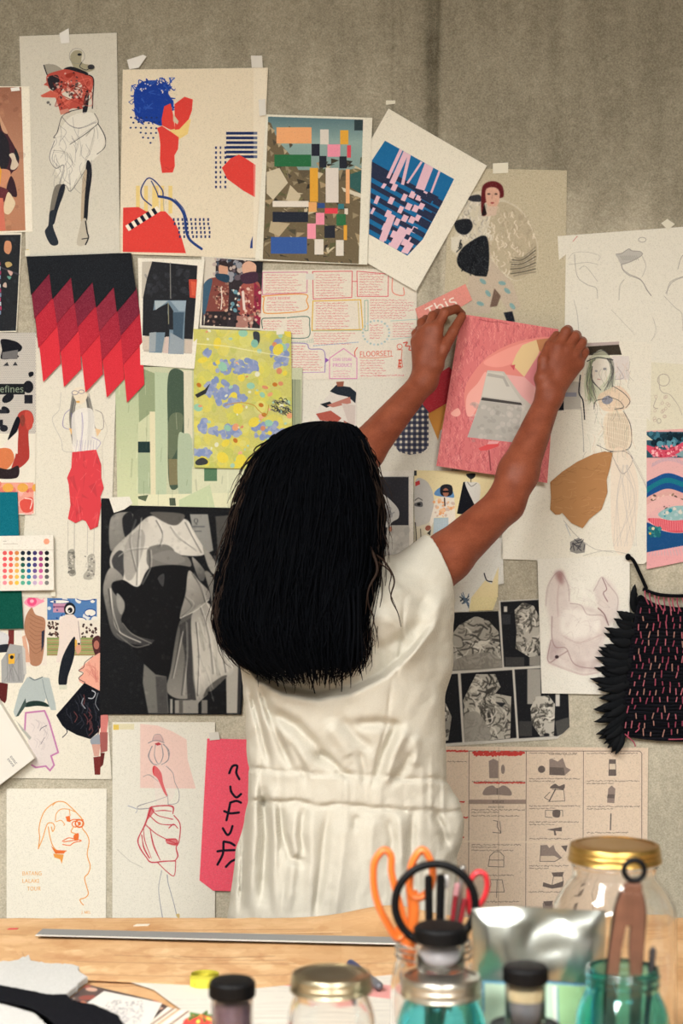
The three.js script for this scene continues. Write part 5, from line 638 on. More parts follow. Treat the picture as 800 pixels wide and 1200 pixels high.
// ---- fabric swatch of layered scales
{
  const E = (x, y) => [x / 4.4444, 260 + y / 4.4444];
  const t = thing('scale_swatch', 'textile swatch of overlapping black, maroon and red pointed scales', 'textile', [wx(88), wy(380), 0.0046]);
  const r = rngOf(12);
  const cloth = (c, s, seed) => { const q = rngOf(seed); const tx = dataTexture(128, () => { const k = q() < 0.12 ? s : 0, v = (q() - 0.5) * 26; return c.map((a) => a + v + k); }); tx.repeat.set(16, 16); return cloth_(tx, { roughness: 0.7, specularIntensity: 0.2 }); };
  const mats = [[cloth([22, 26, 32], 26, 41)], [cloth([128, 36, 54], 40, 42), cloth([112, 30, 50], 44, 45)], [cloth([172, 36, 52], 36, 43), cloth([150, 34, 52], 40, 46)], [cloth([204, 48, 60], 8, 44)]];
  const shape = (a) => new THREE.Shape(a.map(([x, y]) => { const [px, py] = E(x, y); return new THREE.Vector2(wx(px) - wx(88), wy(py) - wy(380)); }));
  const tips = [[165, 385, 112, 22], [186, 508, 111, 22], [206, 660, 109, 22], [230, 836, 109, 27]];
  for (let k = 3; k >= 0; k--) for (let c = 0; c < 5; c++) {
    const [x, y, dx, dy] = tips[k], tx = x + dx * c + (r() - 0.5) * 6, ty = y + dy * c, px = k ? tips[k - 1][0] + tips[k - 1][2] * c : 142 + 108 * c, py = k ? tips[k - 1][1] + tips[k - 1][3] * c - 30 : 185 - 4 * c;
    const w = 100, up = k === 3 ? 96 : 118;
    const pts = k ? [[px, py], [px + w, py - 100], [tx + w + (k === 3 ? -10 : 0), ty - up], [tx, ty]] : [[px, py], [px + 110, py - 3], [tx + w, ty - up], [tx, ty]];
    const z = 0.0042 - k * 0.0012 + c * 0.00012;
    const g = new THREE.ExtrudeGeometry(shape(pts), { depth: 0.0009, bevelEnabled: false }).translate(0, 0, z);
    const pa = g.attributes.position; for (let i = 0; i < pa.count; i++) { const below = clamp((-pa.getY(i) - 0.02) / 0.12, 0, 1); pa.setZ(i, pa.getZ(i) + below * 0.003); }
    g.computeVertexNormals();
    mesh('scale', g, mats[k][(c + k) % mats[k].length], t);
  }
  mesh('backing', new THREE.ExtrudeGeometry(shape([[142, 186], [686, 166], [735, 640], [620, 700], [200, 620]]), { depth: 0.0006, bevelEnabled: false }), std('#24161c', 0.9), t);
}
// ---- tapes that hold the sheets
{
  const white = () => phys('#e6e3da', 0.35, { transmission: 0.25, thickness: 0 });
  const M = [white(), std('#dcd8c6', 0.6)];
  const tapes = [
    [[149, 71, 168, 65, 172, 67, 163, 80, 152, 82], 4, 'crumpled clear tape at a corner of the cream abstract print', 0], [[294, 66, 307, 66, 308, 80, 295, 80], 4, 'clear tape above the far corner of the abstract print', 0], [[577, 192, 595, 191, 595, 203, 577, 204], 3, 'white tape above the fur coat figure', 1], [[452, 118, 463, 118, 463, 122, 452, 123], 1, 'thin tape sliver over the weave print', 1],
    [[774, 262, 781, 257, 790, 263, 782, 270], 3, 'folded white tape at the faint sketch sheet', 1], [[70, 40, 81, 34, 82, 51, 72, 52], 4, 'clear tape at the top of the ink fashion drawing', 0], [[303, 118, 311, 117, 312, 136, 304, 137], 7, 'clear tape between abstract print and collage print', 0], [[358, 321, 368, 321, 368, 328, 358, 328], 3, 'small tape on the mind map border', 0], [[324, 386, 333, 386, 333, 392, 324, 393], 9, 'small tape on the marbled paper edge', 1], [[140, 304, 152, 302, 151, 310, 142, 312], 9, 'shiny tape on the black scales', 0], [[13, 104, 23, 103, 24, 107, 14, 108], 5, 'clear tape on the brown-toned print', 0], [[60, 698, 62, 690, 66, 690, 66, 699], 9, 'tape scrap beneath the colour chart', 1], [[245, 858, 256, 857, 258, 866, 246, 867], 7, 'clear tape above the hot pink note', 0], [[30, 294, 36, 293, 36, 300, 30, 301], 5, 'yellowed tape at the base of the ink fashion drawing', 1],
  ];
  for (const [a, l, label, k] of tapes) {
    const pts = pairs(a), cx = pts.reduce((s, p) => s + p[0], 0) / pts.length, cy = pts.reduce((s, p) => s + p[1], 0) / pts.length;
    const g = new THREE.ExtrudeGeometry(new THREE.Shape(pts.map(([x, y]) => new THREE.Vector2(wx(x) - wx(cx), wy(y) - wy(cy)))), { depth: 0.0004, bevelEnabled: false });
    const m = mesh('tape_strip', g, M[k]); m.position.set(wx(cx), wy(cy), 0.0009 + l * LAYER); tag(m, label, 'tape', 'tape strips on the wall');
  }
}
// ---- woven wall hanging with feathers
{
  const A = (x, y) => [680 + x / 4.8, 640 + y / 4.8];
  const O = [wx(770), wy(780), 0.004], V = (x, y, z = 0) => { const [px, py] = A(x, y); return new THREE.Vector3(wx(px) - O[0], wy(py) - O[1], z); };
  const t = thing('woven_hanging', 'black woven wall hanging with pink stitches and a feather edge', 'textile', O);
  const r = rngOf(21);
  const yarn = (() => { const q = rngOf(4); const tx = dataTexture(128, (x, y) => { const v = (q() - 0.5) * 14 + Math.sin(y / 128 * Math.PI * 32) * 7; return [19 + v, 19 + v, 25 + v]; }); tx.repeat.set(10, 10); return cloth_(tx, { bumpMap: tx, bumpScale: 0.002 }); })();
  const pink = [std('#a84a5e', 0.9), std('#943c52', 0.9), std('#b2616c', 0.9), std('#a87a6e', 0.9)], black = phys('#0d0e12', 0.95, { specularIntensity: 0.15 });
  // body: horizontal yarn rows stacked as one cloth
  const left = (y) => 330 - (y - 300) * 0.13, rows = [];
  const outline = new THREE.Shape([[322, 300], [340, 285], [380, 310], [440, 340], [520, 352], [600, 345], [760, 300], [900, 300], [900, 1085], [560, 1090], [420, 1085], [240, 1062], [228, 900], [262, 620]].map(([x, y]) => { const v = V(x, y); return new THREE.Vector2(v.x, v.y); }));
  mesh('woven_body', new THREE.ExtrudeGeometry(outline, { depth: 0.008, bevelEnabled: true, bevelSize: 0.002, bevelThickness: 0.003, bevelSegments: 3 }), yarn, t);
  let row = 0;
  for (let y = 322; y < 1080; y += 20.5, row++) {
    const x0 = left(y) - 4, pts = []; for (let x = x0; x <= 900; x += 60) pts.push(V(x, y + Math.sin(x / 40 + row) * 4 + (y < 360 ? Math.max(0, 22 * Math.sin((x - 330) / 480 * Math.PI)) : 0), 0.0105));
    rows.push(tube(pts, 0.0021, 30, 6));
  }
  mesh('yarn_rows', mergeGeometries(rows), black, t).userData.kind = 'stuff';
  // pink stitches, one by one
  const st = new THREE.CapsuleGeometry(0.00115, 0.008, 3, 6);
  row = 0;
  for (let y = 355; y < 1070; y += 46, row++) {
    let x = left(y) + 6 + (row % 2) * 20;
    while (x < 720) { if (r() < 0.93) { const m = mesh('pink_stitch', st, pink[Math.floor(r() * 4)], t); m.position.copy(V(x, y + (r() - 0.5) * 20 + (y < 420 ? 8 : 0), 0.0125)); m.rotation.z = (r() - 0.5) * 0.5 - 0.08; m.scale.y = 0.8 + r() * 0.7; } x += 30 + r() * 22; }
  }
  // top loops
  for (let i = 0; i < 12; i++) { const x = 355 + i * 26, y0 = 245 + Math.min(i, 3) * 9 + i * 2; mesh('pink_loop', tube([V(x, y0, 0.008), V(x - 8 + r() * 16, y0 + 34, 0.013), V(x + 6 + r() * 14, y0 + 80, 0.012)], 0.0013, 10, 5), pink[i % 3], t); }
  mesh('top_cord', tube([V(345, 240, 0.006), V(420, 268, 0.009), V(520, 278, 0.009), V(660, 270, 0.009), V(860, 230, 0.008)], 0.0035, 24, 7), black, t);
  mesh('side_knot', tube([V(315, 330, 0.007), V(312, 295, 0.012), V(335, 280, 0.012), V(350, 310, 0.009)], 0.0032, 14, 7), black, t);
  mesh('hanging_cord', tube([V(262, 58, 0.006), V(285, 72, 0.008), V(330, 160, 0.008), V(366, 240, 0.007)], 0.0033, 20, 8), black, t);
  mesh('cord_knot', new THREE.SphereGeometry(0.005, 12, 10).scale(1.1, 1.3, 0.8).translate(...V(262, 60, 0.007).toArray()), black, t);
  for (const a of [[[240, 1050], [265, 1072], [290, 1095], [300, 1120]], [[300, 1040], [320, 1020], [315, 1005]], [[485, 1080], [530, 1080], [620, 1076]]]) mesh('pink_thread', tube(a.map(([x, y]) => V(x, y, 0.013)), 0.0012, 12, 5), pink[0], t);
  // feathers: curved blades with a ridge
  const feather = (bx, by, ang, len, wid, z) => {
    const pos = [], idx = [], n = 8;
    for (let i = 0; i <= n; i++) {
      const u = i / n, a = ang + u * 0.35, x = bx + Math.cos(ang + u * 0.2) * len * u, y = by + Math.sin(a) * len * u, w = wid * Math.pow(Math.sin(Math.PI * Math.min(1, 0.12 + u * 0.88)), 0.75) * (1 - 0.25 * u) + 0.6, jag = (i % 2 ? 0.9 : 1.1);
      const nx = -Math.sin(a), ny = Math.cos(a);
      const c = V(x, y, z + 0.006 * Math.sin(u * 2.4)), l = V(x + nx * w * jag, y + ny * w * jag, z - 0.001), q = V(x - nx * w, y - ny * w, z - 0.001);
      pos.push(...l.toArray(), ...c.toArray(), ...q.toArray());
      if (i < n) { const k = i * 3; idx.push(k, k + 3, k + 1, k + 1, k + 3, k + 4, k + 1, k + 4, k + 2, k + 2, k + 4, k + 5); }
    }
    const g = new THREE.BufferGeometry(); g.setAttribute('position', new THREE.Float32BufferAttribute(pos, 3)); g.setIndex(idx); g.computeVertexNormals(); return g;
  };
  const fm = [phys('#0b0e12', 0.75, { specularIntensity: 0.3, side: THREE.DoubleSide }), phys('#090c10', 0.8, { specularIntensity: 0.25, side: THREE.DoubleSide })];
  const F1 = [[300, 330, -1.75, 120, 22], [300, 370, -1.9, 110, 20], [305, 390, 3.05, 110, 22], [300, 440, 3.1, 125, 24], [295, 480, 2.95, 170, 26], [290, 520, 3.0, 165, 26], [285, 560, 2.85, 160, 26], [280, 600, 3.0, 185, 28], [280, 640, 2.9, 210, 28], [275, 665, 2.75, 175, 26], [270, 690, 2.85, 200, 28], [265, 710, 2.6, 170, 26], [265, 730, 2.75, 225, 30], [262, 755, 2.55, 190, 28], [262, 770, 2.8, 190, 28], [258, 800, 2.5, 180, 28], [255, 840, 2.45, 190, 28], [252, 870, 2.3, 180, 26], [250, 900, 2.4, 215, 28], [246, 930, 2.2, 180, 26], [242, 960, 2.3, 200, 28], [238, 985, 2.05, 180, 26], [232, 1010, 1.95, 160, 26], [226, 1030, 1.8, 150, 24], [230, 1050, 1.72, 130, 22], [215, 990, 2.2, 160, 24], [225, 880, 2.6, 170, 26], [240, 620, 3.05, 150, 26]];
  F1.forEach(([x, y, a, l, w], i) => mesh('feather', feather(x, y, a, l, w, 0.006 + (i % 5) * 0.0022), fm[i % 2], t));
  F1.slice(2, 24).forEach(([x, y, a, l, w], i) => mesh('feather', feather(x - 20, y + 14, a - 0.12 + r() * 0.2, l * 0.72, w * 1.1, 0.012 + (i % 4) * 0.002), fm[(i + 1) % 2], t));
}
// ---- the page the person pins up
const PAGE_Z = 0.034;
{
  const q = [[540, 368], [654, 386], [641, 566], [511, 546]];
  // the print is drawn across the page: canvas axes run along the page's own top and side edges
  const cv = makeCanvas(480, 720), g = cv.getContext('2d'), r = rngOf(91), ax = [114, 18], ay = [-29, 178], det = ax[0] * ay[1] - ax[1] * ay[0];
  g.scale(480, 720); g.transform(ay[1] / det, -ax[1] / det, -ay[0] / det, ax[0] / det, 0, 0); g.translate(-540, -368);
  const x0 = 505, y0 = 362; g.lineJoin = g.lineCap = 'round'; rc(g, x0 - 10, y0 - 10, 200, 300, '#cf6f70');
  for (let i = 0; i < 2600; i++) { const x = x0 + r() * 155, y = y0 + r() * 210; cs(g, [x, y, x + (r() - 0.5) * 4, y + 2, x + (r() - 0.5) * 3, y + 5], ['rgba(226,140,136,.55)', 'rgba(176,72,80,.5)', 'rgba(236,164,156,.4)', 'rgba(150,58,70,.35)'][i % 4], 0.8); }
  crop(g, 400, 340, 2.6667, (g) => {
    bl(g, [385, 385, 380, 320, 400, 270, 450, 210, 520, 170, 600, 150, 660, 150, 700, 200, 640, 300, 580, 360, 450, 380, 400, 392], '#dc857c'); bl(g, [385, 385, 388, 330, 420, 290, 445, 255, 450, 300, 425, 350, 400, 392], '#e8a79c'); bl(g, [440, 225, 520, 180, 600, 160, 560, 210, 490, 240], '#e6988c');
    pl(g, [540, 200, 560, 172, 605, 155, 612, 190, 580, 265, 562, 272, 525, 232], '#dcc08e'); pl(g, [605, 155, 650, 150, 640, 200, 612, 190], '#b57a4e'); pl(g, [520, 235, 535, 232, 530, 250], '#c44a52'); pl(g, [500, 262, 560, 270, 600, 290, 580, 360, 545, 350], '#e0a6a2'); pl(g, [560, 270, 612, 195, 630, 220, 590, 300], '#d9858a');
    pl(g, [450, 250, 500, 254, 548, 330, 580, 362, 580, 380, 525, 474, 385, 458, 428, 338], '#bdb8ae'); pl(g, [452, 258, 500, 268, 515, 300, 505, 300, 495, 276, 448, 268], '#55534f'); pl(g, [432, 334, 545, 350, 548, 358, 428, 343], '#3a3634'); pl(g, [428, 345, 548, 360, 525, 474, 385, 458], '#aeaaa2'); pl(g, [450, 255, 495, 258, 545, 345, 432, 330], 'rgba(205,200,190,.7)'); speck(g, r, 60, 395, 350, 560, 470, ['rgba(140,136,130,.3)', 'rgba(214,208,198,.3)'], 3, 10);
    bl(g, [340, 385, 360, 368, 368, 385, 355, 395], '#e8a89c'); pl(g, [415, 492, 445, 478, 475, 470, 472, 485, 440, 498, 420, 500], '#d64a4c'); ps(g, [444, 500, 446, 560], '#8f3a40', 4); pl(g, [445, 470, 475, 470, 470, 478, 440, 480], '#e0a0a0');
    cs(g, [430, 92, 465, 100, 490, 100, 520, 108], 'rgba(140,50,60,.6)', 3); cs(g, [485, 95, 488, 130], 'rgba(140,50,60,.5)', 3);
  });
  const corners = q.map(([X, Y], i) => P(X, Y, i < 2 ? PAGE_Z : PAGE_Z - 0.012));
  const n = 20, V = [], U = [], I = [];
  for (const f of [1, 0]) for (let j = 0; j <= n; j++) for (let i = 0; i <= n; i++) {
    const u = i / n, v = j / n;
    const p = corners[0].clone().lerp(corners[1], u).lerp(corners[3].clone().lerp(corners[2], u), v);
    V.push(p.x, p.y, p.z + 0.006 * Math.sin(u * Math.PI) * (1 - v) + 0.0015 * noise(u * 5, v * 5) + (f ? 0.0006 : 0)); U.push(u, 1 - v);
  }
  const W = n + 1, B = W * W;
  for (let j = 0; j < n; j++) for (let i = 0; i < n; i++) { const a = j * W + i; I.push(a, a + W, a + 1, a + 1, a + W, a + W + 1, B + a, B + a + 1, B + a + W, B + a + 1, B + a + W + 1, B + a + W); }
  const geo = new THREE.BufferGeometry(); geo.setAttribute('position', new THREE.Float32BufferAttribute(V, 3)); geo.setAttribute('uv', new THREE.Float32BufferAttribute(U, 2)); geo.setIndex(I); geo.computeVertexNormals();
  tag(mesh('collage_page', geo, std(0xffffff, 0.75, { map: canvasTexture(cv) })), 'rough pink collage page held up in both hands', 'collage');
}

// ---------------------------------------------------------------- the person
// field meshing: surface nets over a grid, skipping blocks far from the surface
function meshField(f, lo, hi, h, flip) {
  const n = [0, 1, 2].map((i) => Math.ceil((hi[i] - lo[i]) / h) + 1), [nx, ny, nz] = n, D = new Float32Array(nx * ny * nz).fill(1), B = 8, diag = B * h * 0.87 * 1.35 + 0.012;
  for (let bz = 0; bz < nz; bz += B) for (let by = 0; by < ny; by += B) for (let bx = 0; bx < nx; bx += B) {
    const c = f(lo[0] + (bx + B / 2) * h, lo[1] + (by + B / 2) * h, lo[2] + (bz + B / 2) * h), far = Math.abs(c) > diag;
    for (let z = bz; z < Math.min(bz + B, nz); z++) for (let y = by; y < Math.min(by + B, ny); y++) for (let x = bx; x < Math.min(bx + B, nx); x++) D[x + nx * (y + ny * z)] = far ? c : f(lo[0] + x * h, lo[1] + y * h, lo[2] + z * h);
  }
  const id = new Int32Array(nx * ny * nz).fill(-1), pos = [], idx = [], off = [0, 1, nx, nx + 1, nx * ny, nx * ny + 1, nx * ny + nx, nx * ny + nx + 1];
  const E = [[0, 1], [2, 3], [4, 5], [6, 7], [0, 2], [1, 3], [4, 6], [5, 7], [0, 4], [1, 5], [2, 6], [3, 7]];
  for (let z = 0; z < nz - 1; z++) for (let y = 0; y < ny - 1; y++) for (let x = 0; x < nx - 1; x++) {
    const b = x + nx * (y + ny * z); let mask = 0; for (let k = 0; k < 8; k++) if (D[b + off[k]] < 0) mask |= 1 << k;
    if (!mask || mask === 255) continue;
    let sx = 0, sy = 0, sz = 0, c = 0;
    for (const [p, q] of E) { const a = D[b + off[p]], e = D[b + off[q]]; if ((a < 0) === (e < 0)) continue; const t = a / (a - e); sx += (p & 1) + t * ((q & 1) - (p & 1)); sy += ((p >> 1) & 1) + t * (((q >> 1) & 1) - ((p >> 1) & 1)); sz += (p >> 2) + t * ((q >> 2) - (p >> 2)); c++; }
    id[b] = pos.length / 3; pos.push(lo[0] + (x + sx / c) * h, lo[1] + (y + sy / c) * h, lo[2] + (z + sz / c) * h);
  }
  const quad = (a, b, c, d, rev) => { if (a < 0 || b < 0 || c < 0 || d < 0) return; rev ? idx.push(a, c, b, a, d, c) : idx.push(a, b, c, a, c, d); };
  for (let z = 1; z < nz - 1; z++) for (let y = 1; y < ny - 1; y++) for (let x = 1; x < nx - 1; x++) {
    const b = x + nx * (y + ny * z), s = D[b] < 0;
    if (s !== D[b + 1] < 0) quad(id[b - nx - nx * ny], id[b - nx * ny], id[b], id[b - nx], !s);
    if (s !== D[b + nx] < 0) quad(id[b - 1 - nx * ny], id[b - 1], id[b], id[b - nx * ny], !s);
    if (s !== D[b + nx * ny] < 0) quad(id[b - 1 - nx], id[b - nx], id[b], id[b - 1], !s);
  }
  const e = Math.min(h * 0.5, 0.0025), nor = new Float32Array(pos.length), uv = new Float32Array(pos.length / 3 * 2);
  for (let i = 0; i < pos.length; i += 3) { const [x, y, z] = [pos[i], pos[i + 1], pos[i + 2]]; let a = f(x + e, y, z) - f(x - e, y, z), b = f(x, y + e, z) - f(x, y - e, z), c = f(x, y, z + e) - f(x, y, z - e); const l = Math.hypot(a, b, c) || 1; nor[i] = a / l; nor[i + 1] = b / l; nor[i + 2] = c / l; uv[i / 3 * 2] = x * 4 + z * 1.5; uv[i / 3 * 2 + 1] = y * 4; }
  const g = new THREE.BufferGeometry(); g.setAttribute('position', new THREE.Float32BufferAttribute(pos, 3)); g.setAttribute('normal', new THREE.BufferAttribute(nor, 3)); g.setAttribute('uv', new THREE.BufferAttribute(uv, 2)); g.setIndex(idx); return g;
}
const smin = (a, b, k) => { const h = clamp(0.5 + 0.5 * (b - a) / k, 0, 1); return b + (a - b) * h - k * h * (1 - h); };
const smax = (a, b, k) => -smin(-a, -b, k);
function cone(a, b, ra, rb) { const dx = b.x - a.x, dy = b.y - a.y, dz = b.z - a.z, L = dx * dx + dy * dy + dz * dz; return (x, y, z) => { const t = clamp(((x - a.x) * dx + (y - a.y) * dy + (z - a.z) * dz) / L, 0, 1); return Math.hypot(x - a.x - dx * t, y - a.y - dy * t, z - a.z - dz * t) - (ra + (rb - ra) * t); }; }
const ell = (c, rx, ry, rz) => (x, y, z) => { const k = Math.hypot((x - c.x) / rx, (y - c.y) / ry, (z - c.z) / rz); return (k - 1) * Math.min(rx, ry, rz); };

const BZ = 0.33;                                            // depth of the body's middle
const PERSON = new THREE.Vector3(0.0, 0, BZ);
const J = {
  shR: P(466, 706, 0.325), elR: P(592, 590, 0.165), wrR: P(644, 464, 0.085), shL: P(328, 700, 0.325), elL: P(398, 562, 0.18), wrL: P(497, 446, 0.08),
  neck: P(392, 690, 0.325), head: P(362, 582, 0.325), chest: P(400, 770, 0.325), waist: P(404, 905, 0.33), hip: P(403, 1010, 0.33),
};
// hands: [metacarpal head, first knuckle, second knuckle, tip], radii in millimetres
const HAND_L = {
  wrist: J.wrL, fingers: [
    [[511, 386, .070], [521, 366, .060], [534, 362, .038], [541, 368, .022], 9.2, 8.4, 7.6], [[502, 386, .067], [507, 370, .046], [513, 367, .028], [519, 373, .017], 9.0, 8.2, 7.4],
    [[494, 392, .061], [494, 378, .041], [499, 374, .024], [505, 379, .016], 8.6, 7.8, 7.0], [[488, 401, .055], [487, 391, .038], [491, 386, .024], [496, 388, .016], 8.0, 7.2, 6.4]],
  thumb: [[510, 428, .078], [520, 408, .074], [531, 388, .062], [541, 371, .0465], 11.0, 9.6, 8.2],
};
const HAND_R = {
  wrist: J.wrR, fingers: [
    [[653, 408, .074], [663, 389, .066], [665, 387, .044], [662, 396, .026], 10.0, 9.4, 7.8], [[663, 410, .072], [673, 395, .061], [675, 393, .040], [671, 401, .024], 10.0, 9.2, 7.8],
    [[672, 416, .067], [681, 402, .055], [682, 400, .036], [678, 408, .022], 9.4, 8.6, 7.2], [[677, 427, .061], [684.5, 413, .048], [685, 411, .032], [681, 418, .022], 8.6, 7.6, 6.6]],
  thumb: [[636, 444, .088], [637, 422, .084], [644, 405, .068], [652, 393, .046], 11.4, 9.8, 8.4],
};
function handField(H) {
  const pt = (a) => P(a[0], a[1], a[2]);
  const palm = H.fingers.map((f, i) => cone(H.wrist, pt(f[0]), 0.0175, 0.0115)), tb = H.thumb.slice(0, 4).map(pt);
  const web = cone(H.wrist, tb[0], 0.019, 0.0155), web2 = cone(tb[0], pt(H.fingers[0][0]), 0.013, 0.010);
  const chain = (p, a, b, c, d) => { const s = [cone(p[0], p[1], a, b), cone(p[1], p[2], b, c), cone(p[2], p[3], c, d)], kn = p[1], kr = b * 1.05; return (x, y, z) => Math.min(smin(smin(s[0](x, y, z), s[1](x, y, z), 0.003), s[2](x, y, z), 0.003), Math.hypot(x - kn.x, y - kn.y, z - kn.z) - kr); };
  const fs = H.fingers.map((f) => chain(f.slice(0, 4).map(pt), f[4] / 1000 * 1.08, f[4] / 1000, f[5] / 1000, f[6] / 1000)), th = chain(tb, H.thumb[4] / 1000 * 1.15, H.thumb[4] / 1000, H.thumb[5] / 1000, H.thumb[6] / 1000);
  return (x, y, z) => {
    let p = 1; for (const q of palm) p = smin(p, q(x, y, z), 0.012); p = smin(p, web(x, y, z), 0.012); p = smin(p, web2(x, y, z), 0.01);
    let d = 1; for (const q of fs) d = smin(d, q(x, y, z), 0.0022); d = smin(p, d, 0.006);
    return smin(d, th(x, y, z), 0.0035);
  };
}
const handL = handField(HAND_L), handR = handField(HAND_R);
const mid = (a, b, t) => a.clone().lerp(b, t);
const armParts = (sh, elb, wr) => { const f1 = mid(elb, wr, 0.28), u1 = mid(sh, elb, 0.45); return [cone(sh, u1, 0.05, 0.043), cone(u1, elb, 0.043, 0.0335), cone(elb, f1, 0.0335, 0.036), cone(f1, wr, 0.036, 0.0225)]; };
const armR = armParts(J.shR, J.elR, J.wrR), armL = armParts(J.shL, J.elL, J.wrL);
const joinAll = (list, k) => (x, y, z) => { let d = 1; for (const f of list) d = smin(d, f(x, y, z), k); return d; };
const fArmR = joinAll(armR, 0.014), fArmL = joinAll(armL, 0.014);
// far from a hand its detailed field is not needed
const withHand = (arm, hand, c) => (x, y, z) => { const a = arm(x, y, z), far = Math.hypot(x - c.x, y - c.y, z - c.z) - 0.12; return far > 0.05 ? Math.min(a, far) : smin(a, hand(x, y, z), 0.012); };
const armHandR = withHand(fArmR, handR, P(661, 424, 0.06)), armHandL = withHand(fArmL, handL, P(509, 404, 0.06));
const H0 = J.head, at = (dx, dy, dz) => new THREE.Vector3(H0.x + dx, H0.y + dy, H0.z + dz);
const headF = (() => {
  const skull = ell(at(0, 0.02, 0.01), 0.076, 0.098, 0.092), face = ell(at(0, -0.035, -0.028), 0.060, 0.082, 0.066), chin = ell(at(0, -0.100, -0.060), 0.026, 0.020, 0.022), nose = cone(at(0, 0.0, -0.092), at(0, -0.036, -0.112), 0.007, 0.012), brow = cone(at(-0.035, 0.018, -0.078), at(0.035, 0.018, -0.078), 0.012, 0.012);
  const lip = cone(at(-0.018, -0.066, -0.083), at(0.018, -0.066, -0.083), 0.008, 0.008), slit = cone(at(-0.02, -0.067, -0.093), at(0.02, -0.067, -0.093), 0.002, 0.002), eyes = [-1, 1].map((s) => ell(at(s * 0.032, -0.002, -0.098), 0.016, 0.011, 0.014)), ears = [-1, 1].map((s) => ell(at(s * 0.078, -0.015, 0.004), 0.010, 0.030, 0.018));
  return (x, y, z) => { let d = smin(skull(x, y, z), face(x, y, z), 0.03); d = smin(d, chin(x, y, z), 0.02); d = smin(d, brow(x, y, z), 0.015); for (const e of eyes) d = smax(d, -e(x, y, z), 0.008); d = smin(d, nose(x, y, z), 0.012); d = smin(d, lip(x, y, z), 0.008); d = smax(d, -slit(x, y, z), 0.003); for (const e of ears) d = smin(d, e(x, y, z), 0.006); return d; };
})();
const V3 = (x, y, z) => new THREE.Vector3(x, y, z);
const legs = [-1, 1].map((s) => joinAll([cone(V3(s * 0.085 + 0.004, 0.86, BZ), V3(s * 0.085, 0.47, BZ - 0.01), 0.078, 0.052), cone(V3(s * 0.085, 0.47, BZ - 0.01), V3(s * 0.09, 0.32, BZ + 0.012), 0.05, 0.05), cone(V3(s * 0.09, 0.32, BZ + 0.012), V3(s * 0.09, 0.085, BZ + 0.015), 0.05, 0.034), cone(V3(s * 0.09, 0.055, BZ + 0.03), V3(s * 0.1, 0.035, BZ - 0.12), 0.034, 0.024)], 0.02));
const torsoParts = [cone(J.neck, J.head, 0.055, 0.05), cone(J.shL, J.shR, 0.055, 0.055), ell(J.chest, 0.12, 0.15, 0.085), ell(J.waist, 0.105, 0.12, 0.075), ell(J.hip, 0.14, 0.13, 0.09)];
const torsoF = joinAll(torsoParts, 0.05);
const bodyF = (x, y, z) => { let d = torsoF(x, y, z); d = smin(d, armHandR(x, y, z), 0.03); d = smin(d, armHandL(x, y, z), 0.03); d = smin(d, headF(x, y, z), 0.02); d = smin(d, Math.min(legs[0](x, y, z), legs[1](x, y, z)), 0.03); return d; };

const person = thing('person', 'person with long dark hair in a sleeveless cream dress, reaching up to pin a page', 'person', [0, 0, 0]);
{
  const B = (c, r) => [[c.x - r, c.y - r, c.z - r], [c.x + r, c.y + r, c.z + r]];
  const clipTo = (f, lo, hi) => (x, y, z) => Math.max(f(x, y, z), lo[0] - x, x - hi[0], lo[1] - y, y - hi[1], lo[2] - z, z - hi[2]);
  // body and arms share one field; the hands and head are meshed on finer grids over the same field
  const hr = [[0.325, 1.635, -0.005], [0.5, 1.925, 0.12]], hl = [[0.115, 1.735, -0.005], [0.245, 1.955, 0.115]], hd = [[H0.x - 0.12, H0.y - 0.14, H0.z - 0.14], [H0.x + 0.12, H0.y + 0.15, H0.z + 0.13]];
  const inside = (b, m) => (x, y, z) => Math.max(b[0][0] + m - x, x - b[1][0] + m, b[0][1] + m - y, y - b[1][1] + m, b[0][2] + m - z, z - b[1][2] + m);
  const cutR = inside(hr, 0.01), cutL = inside(hl, 0.01);
  const geos = [meshField((x, y, z) => Math.max(bodyF(x, y, z), -cutR(x, y, z), -cutL(x, y, z)), [-0.3, 0.0, -0.01], [0.5, 1.98, 0.5], 0.008), meshField(armHandR, hr[0], hr[1], 0.0022), meshField(armHandL, hl[0], hl[1], 0.0022)];
  const sk = (() => { const r = rngOf(15); return dataTexture(256, (x, y) => { const v = (r() - 0.5) * 16 + fbm(x / 30, y / 30, 3, 3) * 26; return [134 + v, 71 + v * 0.8, 48 + v * 0.7]; }); })();
  const skin = phys(0xffffff, 0.5, { map: sk, specularIntensity: 0.6, sheen: 0.15, sheenColor: new THREE.Color(0x6a3a28) });
  mesh('body', mergeGeometries(geos), skin, person);
  for (const s of [-1, 1]) { const e = mesh('eye', new THREE.SphereGeometry(0.012, 16, 12).translate(...at(s * 0.032, -0.002, -0.082).toArray()), std('#e8e2da', 0.2), person); mesh('iris', new THREE.SphereGeometry(0.006, 12, 10).translate(...at(s * 0.032, -0.002, -0.0895).toArray()), std('#2a1a12', 0.2), e); }
  for (const s of [-1, 1]) mesh('shoe', meshField(cone(V3(s * 0.09, 0.045, BZ + 0.035), V3(s * 0.1, 0.036, BZ - 0.135), 0.043, 0.035), [s * 0.095 - 0.07, 0.0, BZ - 0.2], [s * 0.095 + 0.07, 0.1, BZ + 0.1], 0.008), std('#2b2b2e', 0.6), person);
}

